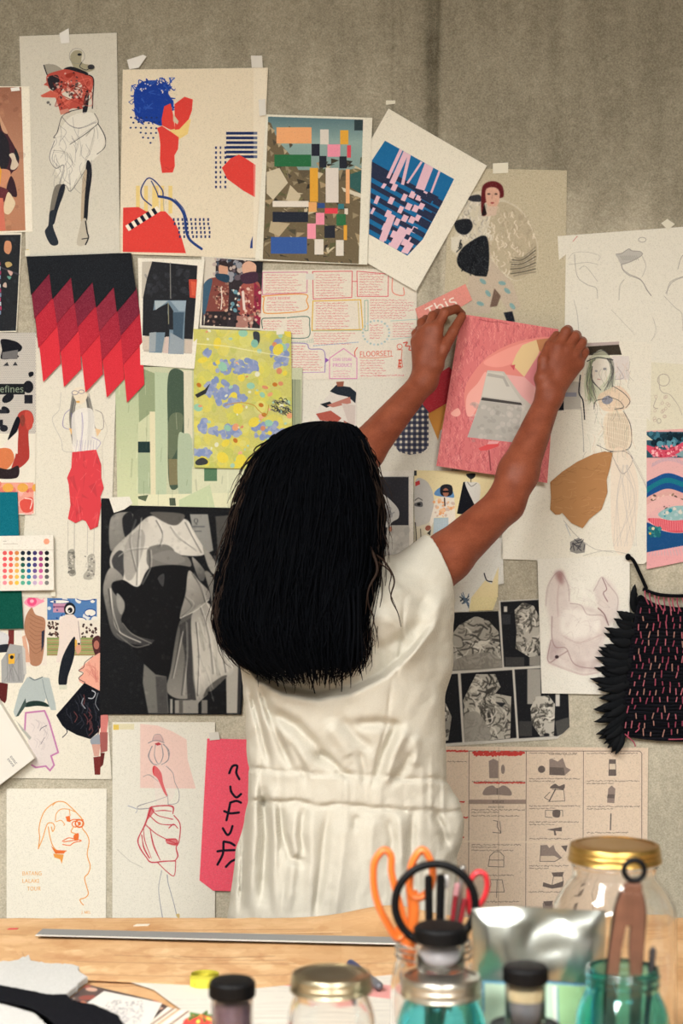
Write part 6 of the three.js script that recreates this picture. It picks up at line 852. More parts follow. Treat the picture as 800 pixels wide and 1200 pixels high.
// ---- dress
{
  // folds drawn as a height map over the back of the dress, in pixels of the photograph
  const X0 = 240, Y0 = 630, NX = 330, NY = 520, D = new Float32Array(NX * NY);
  const C = (a) => pairs(a).map(([x, y]) => [260 + x * 0.375, 640 + y * 0.375]);
  const distTo = (pts, x, y) => { let best = 1e9, tt = 0; const n = pts.length - 1; for (let i = 0; i < n; i++) { const [ax, ay] = pts[i], [bx, by] = pts[i + 1], dx = bx - ax, dy = by - ay, t = clamp(((x - ax) * dx + (y - ay) * dy) / (dx * dx + dy * dy), 0, 1), d = Math.hypot(x - ax - dx * t, y - ay - dy * t); if (d < best) { best = d; tt = (i + t) / n; } } return [best, tt]; };
  const creases = [
    [[150, 515, 230, 560, 290, 620, 330, 685], -8, 7], [[140, 545, 220, 625, 275, 695], 5, 8], [[118, 430, 160, 560, 218, 695], -7, 5], [[88, 440, 120, 560, 150, 690], -5, 4.5], [[285, 650, 330, 662, 372, 702, 405, 728], -6, 5], [[370, 535, 420, 595, 470, 640], -4.5, 6], [[415, 556, 490, 553, 556, 560], -6, 6],
    [[545, 562, 508, 640, 478, 742], -8, 5.5], [[575, 575, 540, 650, 510, 740], 5, 6], [[598, 640, 565, 700, 530, 742], -5, 5], [[610, 590, 596, 690], 4, 7], [[430, 640, 445, 700, 450, 742], -4, 5], [[330, 560, 380, 620, 400, 660], 4, 8], [[200, 600, 250, 680, 262, 740], -4, 4.5],
    [[570, 160, 562, 300, 548, 400], -2.2, 2], [[530, 420, 515, 560, 490, 640, 470, 745], -1.8, 2], [[600, 250, 560, 290, 470, 330], -3, 7], [[640, 180, 590, 150, 540, 170], -3, 8], [[470, 200, 540, 240, 600, 300], 3.5, 9], [[440, 260, 500, 330, 520, 400], -3, 8], [[350, 420, 430, 400, 500, 380], 3, 9], [[180, 440, 250, 450, 330, 470], -3, 7], [[690, 150, 640, 260, 560, 380], 4, 9],
    [[180, 810, 190, 900, 215, 975, 262, 990], -7, 5], [[255, 810, 246, 900, 262, 970], -5, 5], [[330, 832, 312, 1000, 290, 1165], -6, 5], [[420, 840, 413, 890], -4, 4], [[520, 850, 532, 920, 520, 1000], -4, 5], [[130, 770, 140, 900, 128, 1110], -8, 6], [[75, 720, 70, 900, 58, 1160], -6, 5], [[596, 830, 590, 1000, 600, 1100], -6, 5], [[555, 840, 560, 1000], 4, 5], [[160, 770, 165, 950, 170, 1150], 5, 6], [[230, 820, 225, 960, 205, 1150], 5, 7], [[380, 850, 370, 1000, 350, 1160], 5, 10], [[660, 830, 690, 880, 700, 940], -4, 5], [[100, 740, 100, 900, 92, 1140], 5, 6], [[285, 820, 280, 950, 275, 1150], 4, 6], [[470, 850, 465, 1000], 4, 8],
  ].map(([a, amp, w]) => [C(a), amp / 1000, w]);
  const ridge = [[262, 735], [285, 772], [302, 796], [332, 811], [370, 818], [410, 812], [450, 793], [482, 765], [507, 735], [524, 708], [545, 670]];
  const ridgeY = (x) => { for (let i = 0; i < ridge.length - 1; i++) if (x < ridge[i + 1][0] || i === ridge.length - 2) { const t = (x - ridge[i][0]) / (ridge[i + 1][0] - ridge[i][0]); return lerp(ridge[i][1], ridge[i + 1][1], clamp(t, 0, 1)); } };
  const casing = (x) => 905 + (x - 290) * 0.052 + 3 * noise(x / 30, 9), gather = []; { const r = rngOf(8); for (let x = 262; x < 540; x += 5 + r() * 9) gather.push([x, (r() - 0.35) * 0.0042, 2.2 + r() * 2.4]); }
  for (let j = 0; j < NY; j++) for (let i = 0; i < NX; i++) {
    const x = X0 + i, y = Y0 + j; let d = 0;
    const t = y - ridgeY(x), fade = 1 - smooth(x, 478, 518);
    d += fade * (t < 0 ? -0.027 * Math.exp(-((t / 46) ** 2)) * smooth(-t, -2, 9) : 0.011 * Math.exp(-t / 30) * smooth(t, -3, 6));
    for (const [pts, amp, w] of creases) { const b = pts[0]; if (Math.abs(x - b[0]) > 160 || Math.abs(y - b[1]) > 180) continue; const [q, u] = distTo(pts, x, y); if (q < w * 3) d += 1.9 * amp * Math.exp(-((q / w) ** 2)) * Math.min(1, Math.sin(Math.PI * clamp(u * 0.9 + 0.05, 0, 1)) * 1.8); }
    const c = y - casing(x), band = smooth(c, -4, 2) * (1 - smooth(c, 28, 34)); let gsum = 0; for (const [gx, ga, gw] of gather) { const q = (x - gx) / gw; if (q * q < 9) gsum += ga * Math.exp(-q * q); }
    const near = Math.exp(-((Math.max(0, -c, c - 30) / 26) ** 2));
    d += gsum * (0.5 + 0.9 * near * (x < 470 ? 1 : 0.4)) * near + band * 0.002 - (0.003 + 0.002 * noise(x / 9, 3)) * Math.exp(-(((c + 3) / 3) ** 2)) - (x < 478 ? 0.0055 + 0.003 * noise(x / 8, 7) : 0.002) * Math.exp(-(((c - 34 + 3 * noise(x / 25, 2)) / 3.2) ** 2));
    if (c > 30) d += 0.006 * fbm(x / 17 + (y - 940) / 160, y / 300, 6, 3) * smooth(c, 30, 120) * 1.4;
    d += 0.003 * fbm(x / 26, y / 34, 2, 3) + 0.0022 * Math.abs(noise(x / 22 + y / 60, y / 30 - x / 70, 5));
    D[i + NX * j] = d;
  }
  const sample = (x, y) => { const i = clamp(x - X0, 0, NX - 2), j = clamp(y - Y0, 0, NY - 2), a = Math.floor(i), b = Math.floor(j), u = i - a, v = j - b, k = a + NX * b; return lerp(lerp(D[k], D[k + 1], u), lerp(D[k + NX], D[k + NX + 1], u), v); };
  // outline rows: photo row, left edge, right edge, half depth (m), middle depth
  const rows = [[664, 372, 440, 0.060, 0.325], [680, 345, 462, 0.075, 0.325], [700, 312, 497, 0.094, 0.325], [725, 296, 515, 0.110, 0.325], [760, 289, 520, 0.120, 0.325], [800, 287, 520, 0.122, 0.325], [850, 289, 521, 0.118, 0.33], [905, 292, 522, 0.114, 0.335], [925, 288, 523, 0.116, 0.335], [960, 281, 529, 0.13, 0.335], [1010, 274, 533, 0.144, 0.335], [1077, 267, 537, 0.155, 0.335], [1200, 258, 545, 0.165, 0.335], [1330, 252, 552, 0.17, 0.335]];
  const k0 = (CZ - BZ) / F, prof = rows.map(([y, l, r, b, z]) => [EYE + (600 - y) * k0, (l + r - 800) / 2 * k0, (r - l) / 2 * k0, b, z]);
  const torso = (x, y, z) => {
    let i = 0; while (i < prof.length - 2 && y < prof[i + 1][0]) i++;
    const a = prof[i], b = prof[i + 1], t = clamp((y - a[0]) / (b[0] - a[0]), 0, 1), s = t * t * (3 - 2 * t) * 0.4 + t * 0.6, cx = lerp(a[1], b[1], s), w = lerp(a[2], b[2], s), d = lerp(a[3], b[3], s), cz = lerp(a[4], b[4], s);
    const u = Math.abs(x - cx) / w, v = Math.abs(z - cz) / d, p = 2.35, q = Math.pow(Math.pow(u, p) + Math.pow(v, p), 1 / p), e = (q - 1) * Math.min(w, d);
    return Math.max(e, y - prof[0][0], prof[prof.length - 1][0] - y);
  };
  const sleeve = (sh, elb, edge, n) => { const u = elb.clone().sub(sh).normalize(); return { s: cone(sh.clone().addScaledVector(u, -0.03), sh.clone().addScaledVector(u, 0.16), 0.066, 0.0545), e: edge, dir: n.normalize(), hole: cone(sh.clone().addScaledVector(u, 0.03), sh.clone().addScaledVector(u, 0.2), 0.0495, 0.0465) }; };
  const sR = sleeve(J.shR, J.elR, P(517, 683, 0.29), V3(0.93, 0.2, -0.3)), sL = sleeve(J.shL, J.elL, P(312, 655, 0.29), V3(-0.2, 0.93, -0.3));
  const neckHole = cone(P(392, 640, 0.31), P(392, 690, 0.30), 0.075, 0.055);
  const side = cone(P(500, 690, 0.315), P(496, 775, 0.328), 0.036, 0.046), pocket = ell(P(524, 963, 0.35), 0.024, 0.040, 0.045);
  const dress = (x, y, z) => {
    let d = torso(x, y, z);
    for (const q of [sR, sL]) { const cut = (x - q.e.x) * q.dir.x + (y - q.e.y) * q.dir.y + (z - q.e.z) * q.dir.z; d = smin(d, smax(q.s(x, y, z), cut, 0.004), 0.06); if (cut > -0.022) d = smax(d, -q.hole(x, y, z), 0.002); }
    d = smin(d, side(x, y, z), 0.03); d = smin(d, pocket(x, y, z), 0.025);
    d = smax(d, -neckHole(x, y, z), 0.01);
    if (d > 0.06 || d < -0.06) return d;
    const dep = CZ - z, px = 400 + x * F / dep, py = 600 - (y - EYE) * F / dep;
    const back = smooth(z, BZ - 0.06, BZ + 0.05), front = 1 - back;
    d -= sample(px, py) * back + front * (y < 1.08 ? 0.006 * fbm(x * 30, y * 3, 2, 2) : 0.002 * fbm(x * 20, y * 20, 2, 2));
    return d;
  };
  const g = meshField(dress, [-0.29, 0.44, 0.1], [0.29, 1.52, 0.56], 0.0046);
  const r = rngOf(66), weave = dataTexture(256, (x, y) => { const v = (r() - 0.5) * 22 + (x % 4 < 2 ? 3 : -3) + (y % 4 < 2 ? 3 : -3); return [194 + v, 190 + v, 177 + v]; }); weave.repeat.set(3, 3);
  const cotton = phys(0xffffff, 0.82, { map: weave, bumpMap: weave, bumpScale: 0.0003, sheen: 0.25, sheenColor: new THREE.Color(0xfff4dc), sheenRoughness: 0.6 });
  mesh('dress', g, cotton, person);
}
// ---- hair: an inner mass and many locks
{
  const rows = [[493, 374, 396, .33, .02], [498, 350, 409, .33, .055], [506, 333, 417, .33, .082], [520, 314, 425, .33, .105], [540, 301, 432, .333, .122], [570, 289, 439, .337, .134], [600, 281, 442, .342, .140], [635, 272, 442, .35, .140], [665, 266, 439, .365, .134], [695, 262, 434, .385, .120], [725, 261, 429, .405, .108], [750, 268, 426, .415, .098], [772, 286, 422, .42, .09], [792, 316, 408, .425, .084]];
  const k0 = (CZ - 0.36) / F, prof = rows.map(([y, l, r, z, b]) => [EYE + (600 - y) * k0, (l + r - 800) / 2 * k0, (r - l) / 2 * k0, z, b]);
  const at = (v) => { const f = clamp(v, 0, 1) * (prof.length - 1), i = Math.min(prof.length - 2, Math.floor(f)), t = f - i; return prof[i].map((a, k) => lerp(a, prof[i + 1][k], t)); };
  const surf = (th, v, off) => { const [y, cx, w, z, b] = at(v); return V3(cx + Math.cos(th) * (w + off), y, z + Math.sin(th) * (b + off)); };
  const T0 = -0.22 * Math.PI, T1 = 1.22 * Math.PI;
  const pos = [], idx = [], nu = 72, nv = 60;
  for (let j = 0; j <= nv; j++) for (let i = 0; i <= nu; i++) { const th = lerp(T0, T1, i / nu), v = j / nv * 0.93; const p = surf(th, v, -0.006 + 0.006 * noise(th * 9, v * 2.5)); pos.push(p.x, p.y, p.z); if (i < nu && j < nv) { const a = j * (nu + 1) + i; idx.push(a, a + 1, a + nu + 1, a + 1, a + nu + 2, a + nu + 1); } }
  const cap = new THREE.BufferGeometry(); cap.setAttribute('position', new THREE.Float32BufferAttribute(pos, 3)); cap.setIndex(idx); cap.computeVertexNormals(); cap.setAttribute('uv', new THREE.Float32BufferAttribute(new Float32Array(pos.length / 3 * 2), 2));
  const r = rngOf(303), parts = [cap], wisps = [];
  const lock = (pts, r0, sides) => {
    const n = pts.length, P_ = [], I_ = [], N_ = [], up = V3(0, 0, 1), tan = V3(0, 0, 0), a = V3(0, 0, 0), b = V3(0, 0, 0);
    for (let i = 0; i < n; i++) { tan.copy(pts[Math.min(i + 1, n - 1)]).sub(pts[Math.max(i - 1, 0)]).normalize(); a.crossVectors(tan, up).normalize(); b.crossVectors(a, tan); const u = i / (n - 1), rad = r0 * (u < 0.1 ? 0.5 + u * 5 : 1) * Math.pow(1 - u * 0.97, 0.45); for (let k = 0; k < sides; k++) { const c = Math.cos(k / sides * 6.2832), s = Math.sin(k / sides * 6.2832); P_.push(pts[i].x + (a.x * c * 1.5 + b.x * s) * rad, pts[i].y + (a.y * c * 1.5 + b.y * s) * rad, pts[i].z + (a.z * c * 1.5 + b.z * s) * rad); N_.push(a.x * c + b.x * s, a.y * c + b.y * s, a.z * c + b.z * s); } }
    for (let i = 0; i < n - 1; i++) for (let k = 0; k < sides; k++) { const p = i * sides + k, q = i * sides + (k + 1) % sides; I_.push(p, p + sides, q, q, p + sides, q + sides); }
    const g = new THREE.BufferGeometry(); g.setAttribute('position', new THREE.Float32BufferAttribute(P_, 3)); g.setAttribute('normal', new THREE.Float32BufferAttribute(N_, 3)); g.setAttribute('uv', new THREE.Float32BufferAttribute(new Float32Array(P_.length / 3 * 2), 2)); g.setIndex(I_); return g;
  };
  for (let k = 0; k < 5200; k++) {
    const th = lerp(T0, T1, r()), v0 = r() < 0.3 ? 0.02 + r() * 0.08 : r() * 0.62, side = Math.abs(Math.cos(th)), end = Math.min(1, v0 + 0.3 + r() * 0.75) * (0.9 + 0.1 * r()) - (side > 0.8 ? r() * 0.07 : 0), n = 16, ph = r() * 7, ph2 = r() * 7, fq = 5 + r() * 13, am = 0.002 + r() * 0.009, off = -0.006 + r() * 0.010 + (r() < 0.12 ? r() * 0.008 : 0), fl = (r() - 0.3) * 0.008, dth = (r() - 0.5) * 0.5, wv = 0.02 + r() * 0.05, pts = [];
    for (let i = 0; i < n; i++) { const u = i / (n - 1), v = lerp(v0, end, u), p = surf(th + dth * u + wv * Math.sin(ph2 + u * fq * 0.8) * (0.3 + u), v, off + am * Math.sin(ph + u * fq) * (0.2 + u) + fl * u); pts.push(p); }
    parts.push(lock(pts, 0.0006 + r() * r() * 0.0021, 3));
  }
  // loose wisps along the outline and over the shoulder
  for (let k = 0; k < 380; k++) {
    const s = r() < 0.5 ? 0 : Math.PI, th = s + (r() - 0.5) * 0.9, v0 = 0.1 + r() * 0.6, n = 14, ph = r() * 7, out = 0.003 + r() * r() * 0.026, pts = []; for (let i = 0; i < n; i++) { const u = i / (n - 1); pts.push(surf(th, Math.min(1, v0 + u * (0.15 + r() * 0.02 + 0.12)), 0.002 + out * u + 0.004 * Math.sin(ph + u * 8))); }
    wisps.push(lock(pts, 0.0005 + r() * 0.0005, 4));
  }
  const curl = (a, w, to = wisps) => to.push(lock(new THREE.CatmullRomCurve3(a.map(([x, y, z]) => P(x, y, z))).getPoints(26), w, 5));
  curl([[438, 648, .42], [452, 660, .44], [462, 680, .445], [458, 700, .45], [466, 718, .455], [470, 735, .46]], 0.0013); curl([[436, 655, .42], [448, 662, .44], [458, 672, .445], [456, 690, .45], [464, 712, .455]], 0.001); curl([[430, 690, .44], [432, 710, .455], [438, 725, .46], [434, 745, .465], [440, 752, .465]], 0.0011); curl([[434, 640, .43], [442, 668, .45], [432, 690, .46], [428, 720, .46]], 0.002);
  curl([[262, 700, .4], [254, 712, .4], [262, 730, .4], [250, 738, .4]], 0.001); curl([[268, 660, .38], [256, 672, .38], [246, 676, .38]], 0.0009); curl([[280, 590, .36], [268, 610, .36], [262, 640, .37], [256, 660, .38]], 0.0012);
  for (let k = 0; k < 90; k++) { const x = 290 + k * 1.48 + r() * 3, y = 778 + (k % 7) * 2.4 + r() * 16 - Math.pow(Math.abs(x - 362) / 60, 2) * 12, z = 0.482 + r() * 0.018; curl([[x - 3 + r() * 6, y - 90, z - 0.004], [x - 2 + r() * 4, y - 50, z], [x + (r() - 0.5) * 6, y - 20, z + 0.001], [x + (r() - 0.5) * 14, y + 4 + r() * 6, z - 0.006]], 0.001 + r() * r() * 0.0026, parts); }
  const all = mergeGeometries(parts);
  mesh('hair', all, phys('#07090d', 0.85, { specularIntensity: 0.08, side: THREE.DoubleSide }), person).userData.label = 'long loose black hair down the back';
  const wispMesh = mesh('hair_wisps', mergeGeometries(wisps), phys('#2a1d16', 0.6, { specularIntensity: 0.3, side: THREE.DoubleSide }), person); wispMesh.userData.label = 'fine brown flyaway strands at the hair outline'; wispMesh.userData.kind = 'stuff';
}
// ---------------------------------------------------------------- work table
{
  const t = thing('work_table', 'wooden work table between the lens and the picture wall', 'table', [0, 0, 1.27]);
  const r = rngOf(71), wood = dataTexture(256, (x, y) => { const v = fbm(x / 90, y / 6, 3, 4) * 50 + (r() - 0.5) * 12; return [150 + v, 112 + v * 0.9, 74 + v * 0.8]; });
  const m = std(0xffffff, 0.6, { map: wood });
  mesh('tabletop', box(2.4, 0.04, 1.38, 0, TABLE - 0.021, 0, 0.006), m, t);
  mesh('apron', mergeGeometries([box(2.2, 0.08, 0.03, 0, TABLE - 0.085, 0.6), box(2.2, 0.08, 0.03, 0, TABLE - 0.085, -0.6)]), m, t);
  for (const sx of [-1, 1]) for (const sz of [-1, 1]) mesh('leg', box(0.07, TABLE - 0.042, 0.07, sx * 1.1, (TABLE - 0.042) / 2, sz * 0.6, 0.005), m, t);
}
// kraft paper over the table: a rippled sheet with a ragged far edge
const kraftTop = (x, z) => 0.0012 + 0.0022 * Math.max(0, fbm(x * 5, z * 9, 2, 3) + 0.1) + 0.022 * Math.exp(-(((x - 0.075) / 0.075) ** 2)) * Math.exp(-(((z - 0.6) / 0.045) ** 2)) + 0.004 * Math.exp(-(((x + 0.5 - (z - 0.8) * 0.6) / 0.02) ** 2));
{
  const r = rngOf(81), nx = 240, nz = 110, x0 = -1.15, x1 = 1.15, z1 = 1.94, pos = [], uv = [], idx = [];
  for (const f of [1, 0]) for (let j = 0; j <= nz; j++) for (let i = 0; i <= nx; i++) { const x = lerp(x0, x1, i / nx), za = 0.585 + 0.006 * fbm(x * 30, 1, 1, 3) + 0.002 * noise(x * 160, 4), z = lerp(za, z1, Math.pow(j / nz, 1.4)); pos.push(x, TABLE + kraftTop(x, z) * (f ? 1 : 0.2) + (f ? 0.0004 : 0), z); uv.push(x / 0.8, z / 0.8); }
  const W = nx + 1, B = W * (nz + 1); for (let j = 0; j < nz; j++) for (let i = 0; i < nx; i++) { const a = j * W + i; idx.push(a, a + W, a + 1, a + 1, a + W, a + W + 1, B + a, B + a + 1, B + a + W, B + a + 1, B + a + W + 1, B + a + W); }
  for (let i = 0; i < nx; i++) idx.push(i, i + 1, B + i, i + 1, B + i + 1, B + i);
  const g = new THREE.BufferGeometry(); g.setAttribute('position', new THREE.Float32BufferAttribute(pos, 3)); g.setAttribute('uv', new THREE.Float32BufferAttribute(uv, 2)); g.setIndex(idx); g.computeVertexNormals();
  const cv = makeCanvas(1024, 1024), c = cv.getContext('2d'); rc(c, 0, 0, 1024, 1024, '#c69c6e'); speck(c, r, 900, 0, 0, 1024, 1024, ['rgba(232,198,150,.12)', 'rgba(160,110,66,.10)'], 6, 60); for (let i = 0; i < 5000; i++) { const x = r() * 1024, y = r() * 1024; ps(c, [x, y, x + 6 + r() * 14, y + (r() - 0.5) * 3], r() < 0.5 ? 'rgba(240,212,168,.25)' : 'rgba(140,95,58,.22)', 1); } for (let i = 0; i < 60; i++) { const x = r() * 1024, y = r() * 1024; cs(c, [x, y, x + 120, y + 14 * (r() - 0.5), x + 300, y + 50 * (r() - 0.5)], r() < 0.55 ? 'rgba(100,64,36,.5)' : 'rgba(238,210,168,.5)', 1.5 + r() * 2); }
  tag(mesh('kraft_paper', g, std(0xffffff, 0.8, { map: canvasTexture(cv, true) })), 'rippled brown kraft paper covering the table top', 'paper');
  // small scraps lying by the far edge
  const bit = (px, py, w, d, col, label) => { const p = onTable(px, py, 0.004); const m = mesh('paper_scrap', new THREE.ExtrudeGeometry(new THREE.Shape([[-w, -d], [w * 0.8, -d * 0.7], [w, d], [-w * 0.7, d * 0.8]].map(([a, b]) => new THREE.Vector2(a, b))), { depth: 0.0008, bevelEnabled: false }).rotateX(-Math.PI / 2), std(col, 0.8)); m.position.set(p.x, TABLE + kraftTop(p.x, p.z) + 0.0005, p.z); tag(m, label, 'paper'); };
  bit(15, 1087, 0.008, 0.004, '#c8484a', 'tiny red scrap at the far edge of the kraft paper'); bit(166, 1083, 0.012, 0.006, '#e0d8c8', 'tiny white scrap at the far edge of the kraft paper');
}
// flat things on the table: outline given by photo pixels resting on the table
function flat(name, label, category, outline, h, th, material, parent) {
  const pts = pairs(outline).map(([x, y]) => onTable(x, y, h)), c = pts.reduce((a, p) => a.add(p.clone().divideScalar(pts.length)), new THREE.Vector3());
  const g = new THREE.ExtrudeGeometry(new THREE.Shape(pts.map((p) => new THREE.Vector2(p.x - c.x, -(p.z - c.z)))), { depth: th, bevelEnabled: false }).rotateX(-Math.PI / 2);
  const P_ = g.attributes.position, U = g.attributes.uv; for (let i = 0; i < P_.count; i++) U.setXY(i, P_.getX(i), -P_.getZ(i));
  const m = mesh(name, g, material, parent); m.position.copy(c); if (!parent) tag(m, label, category); else m.userData.label = label; m.userData.size = [c, pts]; return m;
}
// a map that fits the outline's bounding box
function fitted(m, draw, w = 512) {
  const p = m.geometry.attributes.position, uv = m.geometry.attributes.uv; m.geometry.computeBoundingBox(); const b = m.geometry.boundingBox, sx = b.max.x - b.min.x, sz = b.max.z - b.min.z, cv = makeCanvas(w, Math.ceil(w * sz / sx)), g = cv.getContext('2d');
  draw(g, cv.width, cv.height); for (let i = 0; i < p.count; i++) uv.setXY(i, (p.getX(i) - b.min.x) / sx, 1 - (p.getZ(i) - b.min.z) / sz); m.material.map = canvasTexture(cv); m.material.needsUpdate = true;
}
{
  const r = rngOf(55), cut = (label, a, h) => { const m = flat('kraft_offcut', label, 'paper', a, h, 0.0012, std(0xffffff, 0.8)); fitted(m, (g, w, hh) => { rc(g, 0, 0, w, hh, '#c79e70'); speck(g, r, 300, 0, 0, w, hh, ['rgba(235,204,160,.2)', 'rgba(165,115,70,.14)'], 3, 24); for (let i = 0; i < 900; i++) { const x = r() * w, y = r() * hh; ps(g, [x, y, x + 8, y + (r() - 0.5) * 2], r() < 0.5 ? 'rgba(240,212,168,.3)' : 'rgba(140,95,58,.25)', 1); } for (let i = 0; i < 5; i++) { const y = r() * hh; cs(g, [r() * w * 0.5, y, w * 0.5, y + 12, w * (0.6 + r() * 0.4), y + 20 * (r() - 0.5)], 'rgba(105,68,40,.5)', 2); } }); };
  cut('kraft paper offcut with a slanted edge under the knitted cloth', [-40, 1108, 14, 1108, 32, 1136, 70, 1175, -40, 1180], 0.0058);
  cut('long kraft paper offcut lying below the steel ruler', [26, 1116, 170, 1111, 300, 1113, 352, 1132, 480, 1122, 480, 1140, 300, 1158, 40, 1146], 0.0052);
}
{
  // steel ruler
  const a = onTable(42, 1097, 0.006), b = onTable(500, 1108, 0.006), dir = Math.atan2(b.z - a.z, b.x - a.x), L = 0.62;
  const t = thing('steel_ruler', 'long grey steel ruler lying across the kraft paper', 'ruler', [a.x, TABLE + 0.0075, a.z]); t.rotation.y = -dir;
  mesh('blade', box(L, 0.0014, 0.036, L / 2, 0, -0.018, 0.0004), std('#8f9191', 0.55, { metalness: 0.25 }), t);
  mesh('bevelled_edge', box(L, 0.001, 0.005, L / 2, 0.0003, 0.0016), std('#d9d8d2', 0.5, { metalness: 0.2 }), t);
  const ticks = []; for (let i = 0; i < 120; i++) ticks.push(box(0.0005, 0.0002, i % 10 ? 0.004 : 0.008, 0.01 + i * 0.005, 0.0008, -0.003)); mesh('graduation', mergeGeometries(ticks), std('#2c2e30', 0.6), t).userData.kind = 'stuff';
}
{
  const r = rngOf(19);
  const p1 = flat('pattern_paper', 'large white pattern paper with a pale pink printed band', 'paper', [152, 1151, 236, 1148, 290, 1138, 345, 1146, 470, 1128, 560, 1130, 600, 1200, 440, 1250, 270, 1235, 222, 1190, 196, 1172, 180, 1160], 0.0045, 0.0005, std(0xffffff, 0.85));
  fitted(p1, (g, w, h) => { rc(g, 0, 0, w, h, '#cfcabf'); g.save(); g.translate(w * 0.30, h * 0.06); g.rotate(0.42); rc(g, 0, 0, w * 0.7, h * 0.13, '#cf8f8a'); g.restore(); for (let i = 0; i < 26; i++) { const y = r() * h; cs(g, [r() * w * 0.4, y, w * 0.5, y + 20 * (r() - 0.5), w, y + 60 * (r() - 0.5)], 'rgba(120,116,110,.5)', 1.2); } for (let i = 0; i < 40; i++) scrawl(g, r, r() * w, r() * h, 30 + r() * 60, 'rgba(110,110,120,.5)', 1, 3); });
  const strip = flat('photo_print', 'glossy print with a dark ink figure lying on the table', 'photograph', [93, 1182, 122, 1162, 190, 1176, 168, 1215, 110, 1212], 0.0075, 0.0006, phys(0xffffff, 0.4));
  fitted(strip, (g, w, h) => { rc(g, 0, 0, w, h, '#dcd9d2'); for (let i = 0; i < 150; i++) { const x = w * (0.3 + r() * 0.5), y = h * (0.2 + r() * 0.5); cs(g, [x, y, x + 30 * (r() - 0.5), y + 18, x + 40 * (r() - 0.5), y + 30], ['#33324a', '#55546c', '#8a8798'][i % 3], 4); } for (let i = 0; i < 30; i++) ps(g, [w * (0.2 + r() * 0.6), h * (0.55 + r() * 0.3), w * (0.2 + r() * 0.6), h * (0.55 + r() * 0.3)], 'rgba(90,90,110,.5)', 2); });
  const under = flat('photo_print', 'colour print with a red and tan figure under the ink print', 'photograph', [78, 1174, 102, 1154, 182, 1173, 230, 1195, 214, 1225, 120, 1218], 0.0058, 0.0006, phys(0xffffff, 0.4));
  fitted(under, (g, w, h) => { rc(g, 0, 0, w, h, '#4a3a38'); speck(g, r, 120, 0, 0, w, h, ['#8c4238', '#c9a08c', '#2c2428', '#b34a40', '#d2c0ac'], 8, 34); bl(g, [10, h * 0.5, 60, h * 0.3, 110, h * 0.5, 60, h * 0.8], '#c97a5c'); el(g, 70, h * 0.55, 30, 22, '#a83430'); });
  const bk = flat('booklet', 'thin striped booklet beside the prints on the table', 'paper', [176, 1200, 196, 1182, 228, 1188, 222, 1220, 180, 1222], 0.0082, 0.002, phys(0xffffff, 0.5));
  fitted(bk, (g, w, h) => { rc(g, 0, 0, w, h, '#ddd6c8'); for (let i = 0; i < 7; i++) { g.save(); g.translate(i * w / 7, 0); g.rotate(0.3); rc(g, 0, -20, 14, h * 1.4, ['#7a4a34', '#c9905c', '#efe8dc'][i % 3]); g.restore(); } }, 256);
  // knitted cloth: white fringed end, black band, white ribbed end
  const t = thing('knitted_cloth', 'folded white knit with a thick black band on the table', 'textile', onTable(30, 1175, 0.004)), o = t.position;
  const fluffy = (c, seed) => { const q = rngOf(seed); const tx = dataTexture(128, () => { const v = (q() - 0.5) * 30; return c.map((a) => a + v); }); return cloth_(tx, { bumpMap: tx, bumpScale: 0.002 }); };
  const wm = fluffy([190, 190, 187], 5), km = fluffy([18, 19, 24], 6);
  const slab = (name, outline, h, th, m, rough) => {
    const P0 = pairs(outline), pts = []; P0.forEach(([x, y], i) => { const [X, Y] = P0[(i + 1) % P0.length], n = Math.max(2, Math.round(Math.hypot(X - x, Y - y) / 3)); for (let k = 0; k < n; k++) { const u = k / n; pts.push(onTable(lerp(x, X, u) + (r() - 0.5) * rough, lerp(y, Y, u) + (r() - 0.5) * rough * 0.6, h)); } });
    const g = new THREE.ExtrudeGeometry(new THREE.Shape(pts.map((p) => new THREE.Vector2(p.x - o.x, -(p.z - o.z)))), { depth: th, bevelEnabled: true, bevelSize: 0.0015, bevelThickness: 0.0015, bevelSegments: 2 }).rotateX(-Math.PI / 2).translate(0, h - 0.004 + 0.0015, 0);
    g.attributes.uv.array.forEach((v, i, A) => (A[i] = v * 12)); return mesh(name, g, m, t);
  };
  slab('white_knit', [-60, 1134, 15, 1134, 33, 1127, 36, 1133, 60, 1137, 88, 1138, 92, 1144, 100, 1152, 84, 1166, 72, 1178, 50, 1180, -60, 1170], 0.006, 0.006, wm, 3);
  slab('black_band', [-60, 1160, 0, 1162, 30, 1168, 60, 1174, 76, 1173, 84, 1180, 112, 1186, 136, 1197, 150, 1215, 60, 1215, 40, 1196, 0, 1184, -60, 1180], 0.014, 0.006, km, 1.6);
  slab('ribbed_knit', [-60, 1182, 0, 1184, 30, 1190, 50, 1199, 70, 1216, 60, 1240, -60, 1240], 0.012, 0.008, wm, 2);
}
// ---- glass and bottles
const glass = phys(0xffffff, 0.02, { transmission: 1, thickness: 0.004, ior: 1.48, attenuationColor: new THREE.Color(0.93, 0.97, 0.94), attenuationDistance: 0.2 });
const aqua = phys(0xffffff, 0.03, { transmission: 1, thickness: 0.004, ior: 1.48, attenuationColor: new THREE.Color(0.12, 0.72, 0.82), attenuationDistance: 0.0075 });
const blackPlastic = phys('#06070a', 0.5, { specularIntensity: 0.4 }), steel = std('#c7c3b8', 0.28, { metalness: 1 }), brass = std('#bf9c58', 0.34, { metalness: 1 });
